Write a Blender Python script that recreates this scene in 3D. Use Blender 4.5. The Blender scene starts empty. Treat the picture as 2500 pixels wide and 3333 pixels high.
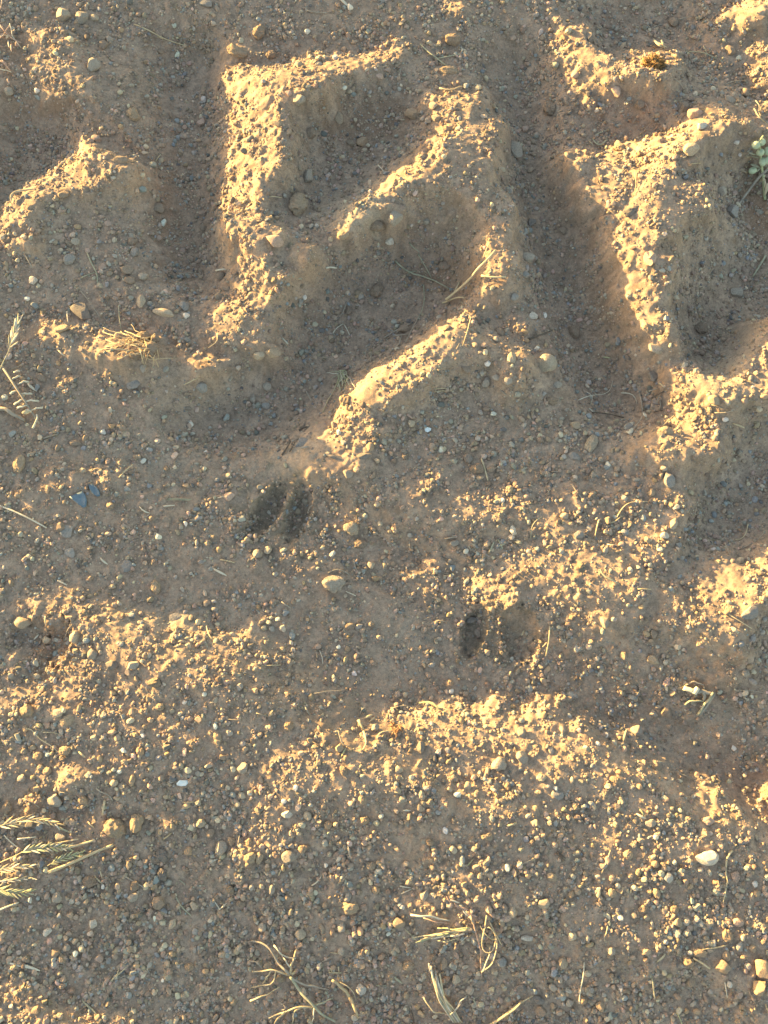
import bpy, math, random
import numpy as np
from mathutils import Vector

# ------------------------------------------------------------------ camera, sky, sun, exposure
SC = bpy.context.scene
COL = SC.collection
R = math.radians
TILT, DIST, VHALF = R(12.0), 1.027, R(33.0)
TV = math.tan(VHALF)
TH = TV * 0.75
cam_d = bpy.data.cameras.new("camera")
cam = bpy.data.objects.new("camera", cam_d)
COL.objects.link(cam)
cam_d.sensor_fit = 'VERTICAL'
cam_d.angle = 2 * VHALF
cam_d.clip_start = 0.02
cam_d.clip_end = 400
cam.location = (0, -DIST * math.sin(TILT), DIST * math.cos(TILT))
cam.rotation_euler = (TILT, 0, 0)
SC.camera = cam

SUN_EL, SUN_AZ = R(3.5), R(30.0)          # low evening sun from the upper left of the picture
w = bpy.data.worlds.new("World")
SC.world = w
w.use_nodes = True
wn = w.node_tree
bg = wn.nodes["Background"]
sky = wn.nodes.new("ShaderNodeTexSky")
sky.sky_type = 'NISHITA'
sky.sun_disc = False
sky.sun_elevation = SUN_EL
sky.sun_rotation = R(-60)
sky.dust_density = 1.2
sky.ozone_density = 0.7
wn.links.new(sky.outputs[0], bg.inputs[0])
bg.inputs[1].default_value = 0.15
sun_d = bpy.data.lights.new("sun", 'SUN')
sun_d.energy = 5.0
sun_d.angle = R(0.5)
sun_d.color = (1.0, 0.66, 0.235)
sun = bpy.data.objects.new("sun", sun_d)
COL.objects.link(sun)
sun.location = (-3, 2, 2)
sun.rotation_euler = Vector((math.cos(SUN_AZ) * math.cos(SUN_EL), -math.sin(SUN_AZ) * math.cos(SUN_EL),
                             -math.sin(SUN_EL))).to_track_quat('-Z', 'Y').to_euler()
vs = SC.view_settings
vs.view_transform = 'Standard'
vs.look = 'None'
vs.exposure = 2.78
vs.gamma = 1.0

rng = np.random.default_rng(7)
random.seed(7)

# ------------------------------------------------------------------ small helpers
def mesh_obj(name, verts, faces, mat, parent=None, smooth=True, tint=None, sharp=0):
    """faces: (n,k) int array, or a list of tuples."""
    me = bpy.data.meshes.new(name)
    v = np.asarray(verts, np.float32)
    if isinstance(faces, np.ndarray):
        n, k = faces.shape
        me.vertices.add(len(v))
        me.vertices.foreach_set("co", v.ravel())
        me.loops.add(n * k)
        me.loops.foreach_set("vertex_index", faces.astype(np.int32).ravel())
        me.polygons.add(n)
        me.polygons.foreach_set("loop_start", np.arange(0, n * k, k, dtype=np.int32))
        me.update(calc_edges=True)
    else:
        me.from_pydata([tuple(map(float, p)) for p in v], [], [tuple(map(int, f)) for f in faces])
    me.polygons.foreach_set("use_smooth", np.full(len(me.polygons), smooth))
    if tint is not None:
        a = me.color_attributes.new("tint", 'FLOAT_COLOR', 'POINT')
        c = np.ones((len(v), 4), np.float32)
        c[:, :3] = tint
        a.data.foreach_set("color", c.ravel())
    if sharp:
        me.set_sharp_from_angle(angle=R(sharp))
    me.materials.append(mat)
    o = bpy.data.objects.new(name, me)
    COL.objects.link(o)
    if parent is not None:
        o.parent = parent
    return o

def empty(name, loc):
    o = bpy.data.objects.new(name, None)
    o.empty_display_size = 0.01
    COL.objects.link(o)
    o.location = loc
    return o

def tag(o, label=None, cat=None, group=None, kind=None):
    if label: o["label"] = label
    if cat: o["category"] = cat
    if group: o["group"] = group
    if kind: o["kind"] = kind
    return o

def nodes(name):
    m = bpy.data.materials.new(name)
    m.use_nodes = True
    nt = m.node_tree
    return m, nt, nt.nodes["Principled BSDF"]

def noise_node(nt, scale, detail=4, rough=0.6, vec=None):
    n = nt.nodes.new("ShaderNodeTexNoise")
    n.inputs["Scale"].default_value = scale
    n.inputs["Detail"].default_value = detail
    n.inputs["Roughness"].default_value = rough
    if vec is not None:
        nt.links.new(vec, n.inputs["Vector"])
    return n

def ramp(nt, src, stops):
    r = nt.nodes.new("ShaderNodeValToRGB")
    els = r.color_ramp.elements
    while len(els) < len(stops):
        els.new(0.5)
    for e, (p, c) in zip(els, stops):
        e.position = p
        e.color = (*c, 1) if len(c) == 3 else c
    nt.links.new(src, r.inputs[0])
    return r

def mixc(nt, fac, a, b, mode='MIX'):
    n = nt.nodes.new("ShaderNodeMix")
    n.data_type = 'RGBA'
    n.blend_type = mode
    n.clamp_factor = True
    for s, i in ((fac, 0), (a, 6), (b, 7)):
        if isinstance(s, (int, float)):
            n.inputs[i].default_value = s
        elif isinstance(s, tuple):
            n.inputs[i].default_value = (*s, 1)
        else:
            nt.links.new(s, n.inputs[i])
    return n.outputs[2]

def bump(nt, bsdf, src, strength, dist):
    b = nt.nodes.new("ShaderNodeBump")
    b.inputs["Strength"].default_value = strength
    b.inputs["Distance"].default_value = dist
    nt.links.new(src, b.inputs["Height"])
    nt.links.new(b.outputs[0], bsdf.inputs["Normal"])

# ------------------------------------------------------------------ materials
def soil_material():
    m, nt, b = nodes("dry_soil")
    tc = nt.nodes.new("ShaderNodeTexCoord").outputs["Object"]
    at = nt.nodes.new("ShaderNodeAttribute")
    at.attribute_name = "tint"
    n1 = noise_node(nt, 9, 5, 0.6, tc)
    n2 = noise_node(nt, 260, 3, 0.7, tc)
    n3 = noise_node(nt, 900, 2, 0.6, tc)
    c = ramp(nt, n1.outputs[0], [(0.25, (0.85, 0.86, 0.88)), (0.55, (1.0, 1.0, 1.0)), (0.8, (1.12, 1.06, 0.98))])
    g = ramp(nt, n2.outputs[0], [(0.25, (0.70, 0.68, 0.66)), (0.5, (1, 1, 1)), (0.75, (1.22, 1.2, 1.16))])
    f = ramp(nt, n3.outputs[0], [(0.3, (0.8, 0.79, 0.77)), (0.5, (1, 1, 1)), (0.72, (1.25, 1.24, 1.22))])
    x = mixc(nt, 1.0, at.outputs["Color"], c.outputs[0], 'MULTIPLY')
    x = mixc(nt, 1.0, x, g.outputs[0], 'MULTIPLY')
    x = mixc(nt, 1.0, x, f.outputs[0], 'MULTIPLY')
    nt.links.new(x, b.inputs["Base Color"])
    b.inputs["Roughness"].default_value = 0.95
    b.inputs["Specular IOR Level"].default_value = 0.15
    bump(nt, b, n3.outputs[0], 0.5, 0.0012)
    return m

def grain_material():
    m, nt, b = nodes("gravel_grains")
    tc = nt.nodes.new("ShaderNodeTexCoord").outputs["Object"]
    at = nt.nodes.new("ShaderNodeAttribute")
    at.attribute_name = "tint"
    n2 = noise_node(nt, 500, 3, 0.7, tc)
    g = ramp(nt, n2.outputs[0], [(0.25, (0.78, 0.77, 0.75)), (0.5, (1, 1, 1)), (0.75, (1.18, 1.16, 1.14))])
    x = mixc(nt, 1.0, at.outputs["Color"], g.outputs[0], 'MULTIPLY')
    nt.links.new(x, b.inputs["Base Color"])
    b.inputs["Roughness"].default_value = 0.88
    b.inputs["Specular IOR Level"].default_value = 0.25
    bump(nt, b, n2.outputs[0], 0.4, 0.001)
    return m

SOIL = (0.294, 0.221, 0.170)
CW = {'g': ((0.29, 0.262, 0.225), 'grey'), 'd': ((0.135, 0.13, 0.125), 'dark grey'), 'b': ((0.22, 0.225, 0.225), 'bluish grey'),
      'w': ((0.52, 0.48, 0.42), 'white'), 't': ((0.315, 0.245, 0.172), 'tan'), 'p': ((0.42, 0.30, 0.245), 'pinkish'),
      'o': ((0.33, 0.235, 0.155), 'orange brown'), 'y': ((0.40, 0.335, 0.25), 'pale yellow'), 'n': ((0.215, 0.165, 0.125), 'brown')}

def stone_material(code, col, clod):
    m, nt, b = nodes(("clod_" if clod else "stone_") + CW[code][1].replace(' ', '_'))
    tc = nt.nodes.new("ShaderNodeTexCoord").outputs["Object"]
    oi = nt.nodes.new("ShaderNodeObjectInfo")
    n1 = noise_node(nt, 160, 4, 0.6, tc)
    n2 = noise_node(nt, 600, 3, 0.7, tc)
    v = ramp(nt, oi.outputs["Random"], [(0.0, (0.82, 0.83, 0.85)), (1.0, (1.15, 1.12, 1.08))])
    g = ramp(nt, n2.outputs[0], [(0.3, (0.5, 0.49, 0.47)), (0.5, (1, 1, 1)), (0.7, (1.3, 1.28, 1.24))])
    x = mixc(nt, 1.0, col, v.outputs[0], 'MULTIPLY')
    x = mixc(nt, 1.0, x, g.outputs[0], 'MULTIPLY')
    d = ramp(nt, n1.outputs[0], [(0.36, (0.1, 0.1, 0.1)), (0.64, (0.5, 0.5, 0.5))])   # patches of dust stuck on the stone
    x = mixc(nt, d.outputs[0], x, SOIL)
    nt.links.new(x, b.inputs["Base Color"])
    b.inputs["Roughness"].default_value = 0.95 if clod else 0.85
    b.inputs["Specular IOR Level"].default_value = 0.15 if clod else 0.35
    bump(nt, b, n2.outputs[0], 0.8 if clod else 0.55, 0.0016)
    return m

def plant_material(name, col, col2, rough=0.7, scale=120, trans=0.0):
    m, nt, b = nodes(name)
    tc = nt.nodes.new("ShaderNodeTexCoord").outputs["Object"]
    n1 = noise_node(nt, scale, 4, 0.6, tc)
    c = ramp(nt, n1.outputs[0], [(0.3, col), (0.7, col2)])
    nt.links.new(c.outputs[0], b.inputs["Base Color"])
    b.inputs["Roughness"].default_value = rough
    b.inputs["Specular IOR Level"].default_value = 0.3
    n2 = noise_node(nt, 900, 2, 0.6, tc)
    bump(nt, b, n2.outputs[0], 0.3, 0.0006)
    return m

M_SOIL = soil_material()
M_GRAIN = grain_material()
M_STONE = {k: stone_material(k, v[0], False) for k, v in CW.items()}
M_CLOD = {k: stone_material(k, v[0], True) for k, v in CW.items()}
PC = {'S': ('pale straw coloured', (0.36, 0.285, 0.175), (0.54, 0.45, 0.30)), 'G': ('grey green', (0.24, 0.235, 0.165), (0.38, 0.36, 0.26)),
      'K': ('grey', (0.22, 0.19, 0.155), (0.36, 0.31, 0.25)), 'D': ('dark brown', (0.07, 0.055, 0.045), (0.14, 0.11, 0.085)),
      'W': ('whitish', (0.42, 0.38, 0.30), (0.58, 0.53, 0.43)), 'L': ('green', (0.25, 0.27, 0.15), (0.42, 0.42, 0.25)),
      'R': ('rust brown', (0.17, 0.085, 0.045), (0.29, 0.17, 0.09)), 'P': ('pinkish brown', (0.30, 0.19, 0.15), (0.44, 0.32, 0.26)),
      'T': ('tan', (0.36, 0.27, 0.16), (0.50, 0.40, 0.25))}
M_PL = {k: plant_material("dry_plant_" + v[0].replace(' ', '_'), v[1], v[2]) for k, v in PC.items()}
M_POD = plant_material("seed_pod_skin", (0.30, 0.36, 0.24), (0.44, 0.48, 0.33), 0.6, 300)
M_BLUE = plant_material("blue_grey_shard", (0.10, 0.145, 0.185), (0.16, 0.21, 0.25), 0.45, 200)
M_FLAKE = plant_material("pale_flake", (0.50, 0.56, 0.58), (0.66, 0.70, 0.70), 0.5, 200)
M_MOSS = plant_material("brown_moss", (0.09, 0.05, 0.022), (0.30, 0.19, 0.085), 0.95, 260)

# ------------------------------------------------------------------ ground: furrows pressed by tyre lugs, hoof prints, crumbs
# relief in half millimetres on a 10 mm grid, each row as steps from left to right
HM = [[0,0,0,0,0,0,0,0,0,0,0,0,0,0,0,0,0,0,0,0,0,0,0,0,0,0,0,0,0,0,0,0,0,0,0,0,0,0,0,0,0,0,0,0,0,0,0,0,0,0,0,0,0,0,0,0,0,0,0,0,0,0,0,0,0,0,0,0,0,0,0,0,0,0,0,0,0,0,0,0,0,0,0,0,0,0,0,0,0,0,0,0,0,0,0,0,0,0,0,0,0,0,0,0,0,0,0,0,0,0,0,0,0,0,0,0,0,0,0,0,0,0,0,0,0,0,0,0,0,0,0,0,0,0,0,0,0,0,0,0,0,0,0,0,0,0,0,0,0,0,0,0,0],
[0,0,0,0,0,0,0,0,0,0,0,0,0,0,0,0,0,0,0,0,0,0,0,0,0,0,0,0,0,0,0,0,0,0,0,0,0,0,0,0,0,0,0,0,0,0,0,0,0,0,0,0,0,0,0,0,0,0,0,0,0,0,0,0,0,0,0,0,0,0,0,0,0,0,0,0,0,0,0,0,0,0,0,0,0,0,0,0,0,0,0,0,0,0,0,0,0,0,0,0,0,0,0,0,0,0,0,0,0,0,0,0,0,0,0,0,0,0,0,0,0,0,0,0,0,0,0,0,0,0,0,0,0,0,0,0,0,0,0,0,0,0,0,0,0,0,0,0,0,0,0,0,0],
[0,0,0,0,0,0,0,0,0,0,0,0,0,0,0,0,0,0,0,0,0,0,0,0,0,0,0,0,0,0,0,0,0,0,0,0,0,0,0,0,0,0,0,0,0,0,0,0,0,0,0,0,0,0,0,0,0,0,0,0,0,0,0,0,0,0,0,0,0,0,0,0,0,0,0,0,0,0,0,0,0,0,0,0,0,0,0,0,0,0,0,0,0,0,0,0,0,0,0,0,0,0,0,0,0,0,0,0,0,0,0,0,0,0,0,0,0,0,0,0,0,0,0,0,0,0,0,0,0,0,0,0,0,0,0,0,0,0,0,0,0,0,0,0,0,0,0,0,0,0,0,0,0],
[0,0,0,0,0,0,0,0,0,0,0,0,0,0,0,0,0,0,0,0,0,0,0,0,0,0,0,0,0,0,0,0,0,0,0,0,0,0,0,0,0,0,0,0,0,0,0,0,0,0,0,0,0,0,0,0,0,0,0,0,0,0,0,0,0,0,0,0,0,0,0,0,0,0,0,0,0,0,0,0,0,0,0,0,0,0,0,0,0,0,0,0,0,0,0,0,0,0,0,0,0,0,0,0,0,0,0,0,0,0,0,0,0,0,0,0,0,0,0,0,0,0,0,0,0,0,0,0,0,0,0,0,0,0,0,0,0,0,0,0,0,0,0,0,0,0,0,0,0,0,0,0,0],
[0,0,0,0,0,0,0,0,0,0,0,0,0,0,0,0,0,0,0,0,0,0,0,0,0,0,0,0,0,0,0,0,0,0,0,0,0,0,0,0,0,0,0,0,0,0,0,0,0,0,0,0,0,0,0,0,0,0,0,0,0,0,0,0,0,0,0,0,0,0,0,0,0,0,0,0,0,0,0,0,0,0,0,0,0,0,0,0,0,0,0,0,0,0,0,0,0,0,0,0,0,0,0,0,0,0,0,0,0,0,0,0,0,0,0,0,0,0,0,0,0,0,0,0,0,0,0,0,0,0,0,0,0,0,0,0,0,0,0,0,0,0,0,0,0,0,0,0,0,0,0,0,0],
[0,0,0,0,0,0,0,0,0,0,0,0,0,0,0,0,0,0,0,0,0,0,0,0,0,0,0,0,0,0,0,0,0,0,0,0,0,0,0,0,0,0,0,0,0,0,0,0,0,0,0,0,0,0,0,0,0,0,0,0,0,0,0,0,0,0,0,0,0,0,0,0,0,0,0,0,0,0,0,0,0,0,0,0,0,0,0,0,0,0,0,0,0,0,0,0,0,0,0,0,0,0,0,0,0,0,0,0,0,0,0,0,0,0,0,0,0,0,0,0,0,0,0,0,0,0,0,0,0,0,0,0,0,0,0,0,0,0,0,0,0,0,0,0,0,0,0,0,0,0,0,0,0],
[0,0,0,0,0,0,0,0,0,0,0,0,0,0,0,0,0,0,0,0,0,0,0,0,0,0,0,0,0,0,0,0,0,0,0,0,0,0,0,0,0,0,0,0,0,0,0,0,0,0,0,0,0,0,0,0,0,0,0,0,0,0,0,0,0,0,0,0,0,0,0,0,0,0,0,0,0,0,0,0,0,0,0,0,0,0,0,0,0,0,0,0,0,0,0,0,0,0,0,0,0,0,0,0,0,0,0,0,0,0,0,0,0,0,0,0,0,0,0,0,0,0,0,0,0,0,0,0,0,0,0,0,0,0,0,0,0,0,0,0,0,0,0,0,0,0,0,0,0,0,0,0,0],
[0,0,0,0,0,0,0,0,0,0,0,0,0,0,0,0,0,0,0,0,0,0,0,0,0,0,0,0,0,0,0,0,0,0,0,0,0,0,0,0,0,0,0,0,0,0,0,0,0,0,0,0,0,0,0,0,0,0,0,0,0,0,0,0,0,0,0,0,0,0,0,0,0,0,0,0,-1,0,0,0,0,0,0,0,0,1,0,0,0,0,0,0,0,0,0,0,0,0,0,0,0,0,0,0,0,0,0,0,0,0,0,0,0,0,0,0,0,0,0,0,0,0,0,0,0,0,0,0,0,0,0,0,0,0,0,0,0,0,0,0,0,0,0,0,0,0,0,0,0,0,0,0,0],
[0,0,0,0,0,0,0,0,0,0,0,0,0,0,0,0,0,0,0,0,0,0,0,0,0,0,0,0,0,0,0,0,0,0,0,0,0,0,0,0,0,0,0,0,0,0,0,0,0,0,0,0,0,0,-1,0,0,0,0,0,0,0,0,0,0,0,0,0,0,0,0,0,0,0,0,0,0,0,0,0,0,0,0,0,0,0,0,0,0,0,0,0,0,0,0,0,0,0,0,0,0,0,0,0,1,0,0,0,0,0,0,0,0,0,0,0,0,0,0,0,0,0,0,0,0,0,0,0,0,0,0,0,0,0,0,0,0,0,0,0,0,0,0,0,0,0,0,0,0,0,0,0,0],
[0,0,0,0,0,0,0,0,0,0,0,0,0,0,0,0,0,0,0,0,0,0,0,0,0,0,0,0,0,0,0,0,0,0,0,0,0,0,0,0,0,0,0,0,0,0,0,0,0,-1,0,0,0,0,0,0,0,0,0,0,0,0,0,0,0,0,0,0,0,-1,0,0,0,0,0,0,0,0,0,0,0,0,0,0,0,0,0,0,0,0,0,0,1,0,0,0,0,0,0,0,0,0,0,0,0,0,0,0,0,1,0,0,0,0,0,0,0,0,0,0,0,0,0,0,0,0,0,0,0,0,0,0,0,0,0,0,0,0,0,0,0,0,0,0,0,0,0,0,0,0,0,0,0],
[0,0,0,0,0,0,0,0,0,0,0,0,0,0,0,0,0,0,0,0,0,0,0,0,0,0,0,0,0,0,0,0,0,0,0,0,0,0,0,1,0,0,0,0,-1,0,0,0,-1,0,0,-1,0,0,0,0,0,0,0,0,0,-1,0,0,0,0,0,0,0,0,0,0,0,0,0,-1,0,0,0,0,0,0,0,0,0,0,0,1,0,0,0,0,0,0,0,0,0,1,0,0,0,0,0,0,0,0,0,1,0,0,0,0,0,1,0,0,0,0,0,0,0,0,0,0,0,0,0,0,0,0,0,0,0,0,0,0,0,0,0,0,0,0,0,0,0,0,0,0,0,0,0,0,0],
[0,0,0,0,0,0,0,0,0,0,0,0,0,0,0,0,0,0,0,0,0,0,0,0,0,0,0,0,0,0,0,0,0,0,0,0,0,0,1,0,1,0,0,-1,0,-1,0,-1,0,-1,-1,0,-1,0,0,0,0,0,-1,0,0,0,0,0,0,0,0,-1,0,0,0,0,0,-1,0,0,0,0,-1,0,0,0,1,0,0,0,0,0,1,0,0,0,0,0,1,0,0,0,0,1,0,0,0,0,0,1,0,0,1,0,0,1,0,0,0,1,0,0,0,1,0,0,0,0,-1,0,0,0,0,0,0,0,0,0,0,0,0,0,0,0,0,0,0,0,0,0,0,0,0,0,0,0,0],
[0,0,0,0,0,0,0,0,0,0,0,0,0,0,0,0,0,0,0,0,0,0,0,0,0,0,0,0,0,0,0,0,-1,0,0,0,1,1,1,1,1,0,0,-1,-1,-2,-1,-1,-1,-1,-1,-1,-1,0,-1,0,0,0,-1,0,0,0,0,0,-1,0,0,-1,0,0,-1,0,0,0,-1,-1,0,0,-1,0,0,0,1,0,0,0,1,0,1,0,0,1,0,0,1,0,1,0,0,1,0,0,0,0,1,0,1,1,1,0,1,0,1,0,1,0,0,1,1,1,0,0,0,-1,0,-1,0,0,0,0,0,0,0,0,0,0,0,0,0,0,0,0,0,0,0,0,0,0,0,0,0,0,0],
[0,0,0,0,0,0,0,0,0,0,0,0,0,0,0,0,0,0,0,0,0,0,0,0,0,0,0,0,0,0,0,-1,0,-1,0,0,2,1,2,3,2,1,0,-3,-3,-3,-2,-1,-2,-2,-3,-2,-1,-1,-1,0,0,-1,0,-2,0,0,1,0,-1,0,-1,-1,-1,0,0,-1,0,-1,-1,-2,0,-1,0,-1,1,0,0,1,0,1,1,1,0,1,0,1,1,0,1,1,0,1,1,1,-1,0,1,1,0,2,1,2,1,2,1,1,0,1,1,0,1,1,2,1,2,-1,-1,-1,-1,0,-1,0,0,0,0,0,0,0,0,0,0,0,0,0,0,0,0,0,0,0,0,0,0,0,0,0,0],
[0,0,0,0,0,0,0,0,0,0,0,0,0,0,0,0,0,0,0,0,0,0,0,0,0,0,0,0,0,0,-2,-1,2,-3,-1,2,4,2,3,4,6,2,0,-9,-5,-4,-3,-3,-3,-4,-4,-4,-2,-1,0,-1,-1,0,-2,-2,-1,2,0,0,-1,-1,-2,-1,-1,0,-1,-2,0,-1,-2,-3,0,-1,-1,-1,1,0,0,2,0,1,2,2,1,1,0,2,2,1,0,2,1,1,2,0,-1,0,2,1,2,2,3,3,2,2,2,1,0,2,1,1,1,3,3,2,3,0,-3,-3,-1,-1,-1,0,0,0,0,0,0,0,0,0,0,0,0,0,0,0,0,0,0,0,0,0,0,0,0,0,0],
[0,0,0,0,0,0,0,0,0,0,0,0,0,0,0,0,0,0,0,0,0,0,0,0,0,0,0,0,0,0,-3,-2,2,0,-2,3,9,2,1,5,6,2,-2,-12,-5,-4,-5,-4,-5,-5,-4,-2,-1,-1,-1,-1,-1,-2,-1,-1,1,0,0,0,-2,-2,-1,0,-2,-1,-1,-1,-2,-2,-2,-1,-1,-1,0,0,0,1,0,1,2,2,2,1,1,2,1,2,2,1,1,1,1,1,1,0,0,1,2,2,3,3,3,3,2,2,1,1,1,1,1,2,2,3,4,2,3,1,-5,-4,-3,-1,0,-1,0,0,0,0,0,0,0,0,0,0,0,0,0,0,0,0,0,0,0,0,0,0,0,0,0],
[0,0,0,0,0,0,0,0,0,0,0,0,0,0,0,0,0,0,0,0,0,0,0,0,0,0,0,0,0,0,-3,-1,0,4,-1,6,9,4,0,0,0,-5,-5,-6,-3,-5,-7,-1,-6,-2,-1,-1,-1,-1,-1,-2,-1,-1,0,1,0,0,-2,-2,-1,-1,0,-2,-1,-1,-2,-2,-2,-1,-1,-1,0,0,0,1,0,1,1,2,2,1,2,1,1,2,2,2,0,1,1,2,0,0,1,0,2,2,3,3,3,3,2,2,1,1,0,1,1,1,1,2,3,4,5,4,3,-2,-8,-5,-3,-2,0,-1,0,0,0,0,0,0,0,0,0,0,0,0,0,0,0,0,0,0,0,0,0,0,0,0,0],
[0,0,0,0,0,0,0,0,0,0,0,0,0,0,0,0,0,0,0,0,0,0,0,0,0,0,0,0,0,-1,-2,-1,4,5,1,6,4,2,-3,-6,-7,-6,-3,-2,-2,-6,-3,1,-2,-1,-1,-1,-1,-1,-2,-1,0,1,1,-1,-1,-2,-1,-1,-1,-1,-1,-2,-1,-2,-2,-2,0,-1,-1,0,0,1,0,1,1,2,2,2,1,1,1,2,2,2,1,0,1,2,1,0,0,0,2,2,3,3,3,2,3,2,1,1,1,0,0,0,1,1,2,2,3,7,6,2,2,-3,-10,-6,-3,-1,-1,-1,0,0,0,0,0,0,0,0,0,0,0,0,0,0,0,0,0,0,0,0,0,0,0,0,0],
[0,0,0,0,0,0,0,0,0,0,0,0,0,0,0,0,0,0,0,0,0,0,0,0,0,0,0,0,0,0,-3,1,5,4,3,3,0,-6,-7,-7,-4,-3,-1,0,-1,-1,-1,-1,-1,-1,-1,-1,-2,-1,0,0,1,0,-1,-2,-1,-1,-1,-1,-1,-2,-1,-2,-2,-2,-1,0,-1,-1,1,0,1,0,1,2,2,1,2,1,2,1,2,2,1,1,0,2,1,0,0,1,1,2,3,3,2,2,2,2,2,2,1,0,0,0,0,1,0,1,2,3,5,7,3,2,0,-6,-7,-6,-3,-1,-1,-1,0,0,0,0,0,0,0,0,0,0,0,0,0,0,0,0,0,0,0,0,0,0,0,0,0],
[0,0,0,0,0,0,0,0,0,0,0,0,0,0,0,0,0,0,0,0,0,0,0,0,0,0,0,0,0,-1,-3,3,4,3,2,1,-6,-7,-4,-3,-1,-1,-1,0,-1,-1,-1,-1,-1,-1,-2,-1,-1,1,0,0,-1,-1,-2,-1,0,-1,-2,-1,-1,-2,-2,-2,-1,-1,-1,0,0,0,1,1,0,1,2,2,2,2,1,1,2,2,1,1,1,1,1,1,0,0,1,2,2,3,3,2,1,2,1,2,1,2,1,1,0,-1,0,0,1,1,3,4,6,4,3,3,-2,-8,-7,-5,-3,-2,-1,0,-1,0,0,0,0,0,0,0,0,0,0,0,0,0,0,0,0,0,0,0,0,0,0,0,0],
[0,0,0,0,0,0,0,0,0,0,0,0,0,0,0,0,0,0,0,0,0,0,0,0,0,0,0,0,0,-1,0,0,3,1,1,-2,-7,-2,-3,-1,0,-1,0,-2,-1,0,-1,-2,-1,-2,0,0,1,0,-1,-1,-2,-1,-1,-1,-1,-1,-2,-1,-2,-2,-2,0,-1,-1,0,1,0,1,0,1,2,2,2,2,1,1,2,2,1,1,1,1,1,1,0,0,1,1,3,2,3,2,2,1,2,1,1,1,2,2,5,0,-1,-1,-1,-1,1,2,4,5,6,4,2,3,0,-10,-10,-7,-4,-2,-1,0,-1,0,0,0,0,0,0,0,0,0,0,0,0,0,0,0,0,0,0,0,0,0,0,0,0],
[0,0,0,0,0,0,0,0,0,0,0,0,0,0,0,0,0,0,0,0,0,0,0,0,0,0,0,0,0,-2,-1,-1,2,0,0,-2,-3,-1,0,-1,-1,-1,-1,-1,-1,-1,-1,-2,-1,0,1,0,0,-2,-1,-1,-1,-1,-1,-1,-2,-1,-2,-2,-2,-1,0,-1,0,0,1,0,1,1,1,2,2,2,1,1,2,2,1,1,1,1,1,1,0,1,0,1,2,2,3,2,1,2,2,1,2,1,1,2,1,5,7,2,-3,-2,-3,-1,1,3,6,6,2,2,1,1,2,-6,-14,-8,-5,-2,-2,0,-1,0,0,0,0,0,0,0,0,0,0,0,0,0,0,0,0,0,0,0,0,0,0,0,0],
[0,0,0,0,0,0,0,0,0,0,0,0,0,0,0,0,0,0,0,0,0,0,0,0,0,0,0,0,0,-1,-2,0,0,0,-1,-1,-1,-1,0,-1,-1,-1,-1,-1,-1,-2,-1,0,0,1,-1,-1,-1,-2,0,-1,-1,-1,-2,-1,-2,-2,-2,-1,-1,0,-1,0,1,0,1,1,1,2,2,2,1,1,2,1,2,2,0,1,1,1,1,0,0,1,2,2,1,2,2,2,1,2,2,2,2,3,1,1,2,5,7,2,-2,0,-2,-3,1,4,5,2,1,-1,0,1,0,-3,-13,-9,-5,-3,-1,-1,-1,0,0,0,0,0,0,0,0,0,0,0,0,0,0,0,0,0,0,0,0,0,0,0,0],
[0,0,0,0,0,0,0,0,0,0,0,0,0,0,0,0,0,0,0,0,0,0,0,0,0,0,0,0,1,0,-2,-1,0,-1,0,-1,-1,0,-1,-1,-1,-1,-2,-1,-2,0,0,1,0,-1,-2,-1,-1,-1,-1,-1,-1,-1,-2,-2,-2,-2,0,-1,0,0,0,1,0,1,1,2,2,2,1,1,2,1,2,2,1,0,1,1,1,0,1,0,2,1,2,1,1,2,2,2,2,2,3,4,2,3,2,3,0,3,5,1,-1,1,-1,0,2,2,1,0,-1,-1,-1,1,0,-4,-9,-10,-6,-4,-1,-1,-1,0,0,0,0,0,0,0,0,0,0,0,0,0,0,0,0,0,0,0,0,0,0,0,0],
[0,0,0,0,0,0,0,0,0,0,0,0,0,0,0,0,0,0,0,0,0,0,0,0,0,0,0,0,3,3,-5,-1,-1,-1,0,-1,-1,-1,-1,-1,-1,-1,-2,-1,1,0,0,0,-2,-1,-1,-1,-1,-1,-1,-2,-1,-2,-2,-2,-1,0,-1,0,0,1,1,0,1,2,2,2,1,2,1,1,2,2,1,0,1,1,1,1,0,1,1,1,2,1,1,1,1,2,3,3,2,2,3,5,3,2,4,3,1,0,1,0,1,1,0,1,0,0,0,-1,0,0,0,-1,-1,-2,-9,-11,-7,-3,-2,-1,0,-1,0,0,0,0,0,0,0,0,0,0,0,0,0,0,0,0,0,0,0,0,0,0,0],
[0,0,0,0,0,0,0,0,0,0,0,0,0,0,0,0,0,0,0,0,0,0,0,0,0,0,0,0,3,2,-4,-1,0,-1,0,-1,-1,-1,-1,-1,-2,-1,0,0,0,0,-1,-1,-2,0,-1,-1,-1,-2,-1,-2,-2,-2,-1,-2,-1,3,-1,0,1,0,1,2,2,2,1,2,1,1,2,2,1,1,1,1,1,0,0,1,1,2,2,1,0,1,1,0,2,2,5,7,1,3,2,2,2,4,3,2,0,-1,0,1,1,1,0,-1,-1,-1,0,0,1,1,-1,-2,-3,-3,-6,-10,-7,-4,-2,-1,0,-1,0,0,0,0,0,0,0,0,0,0,0,0,0,0,0,0,0,0,0,0,0,0,0],
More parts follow.
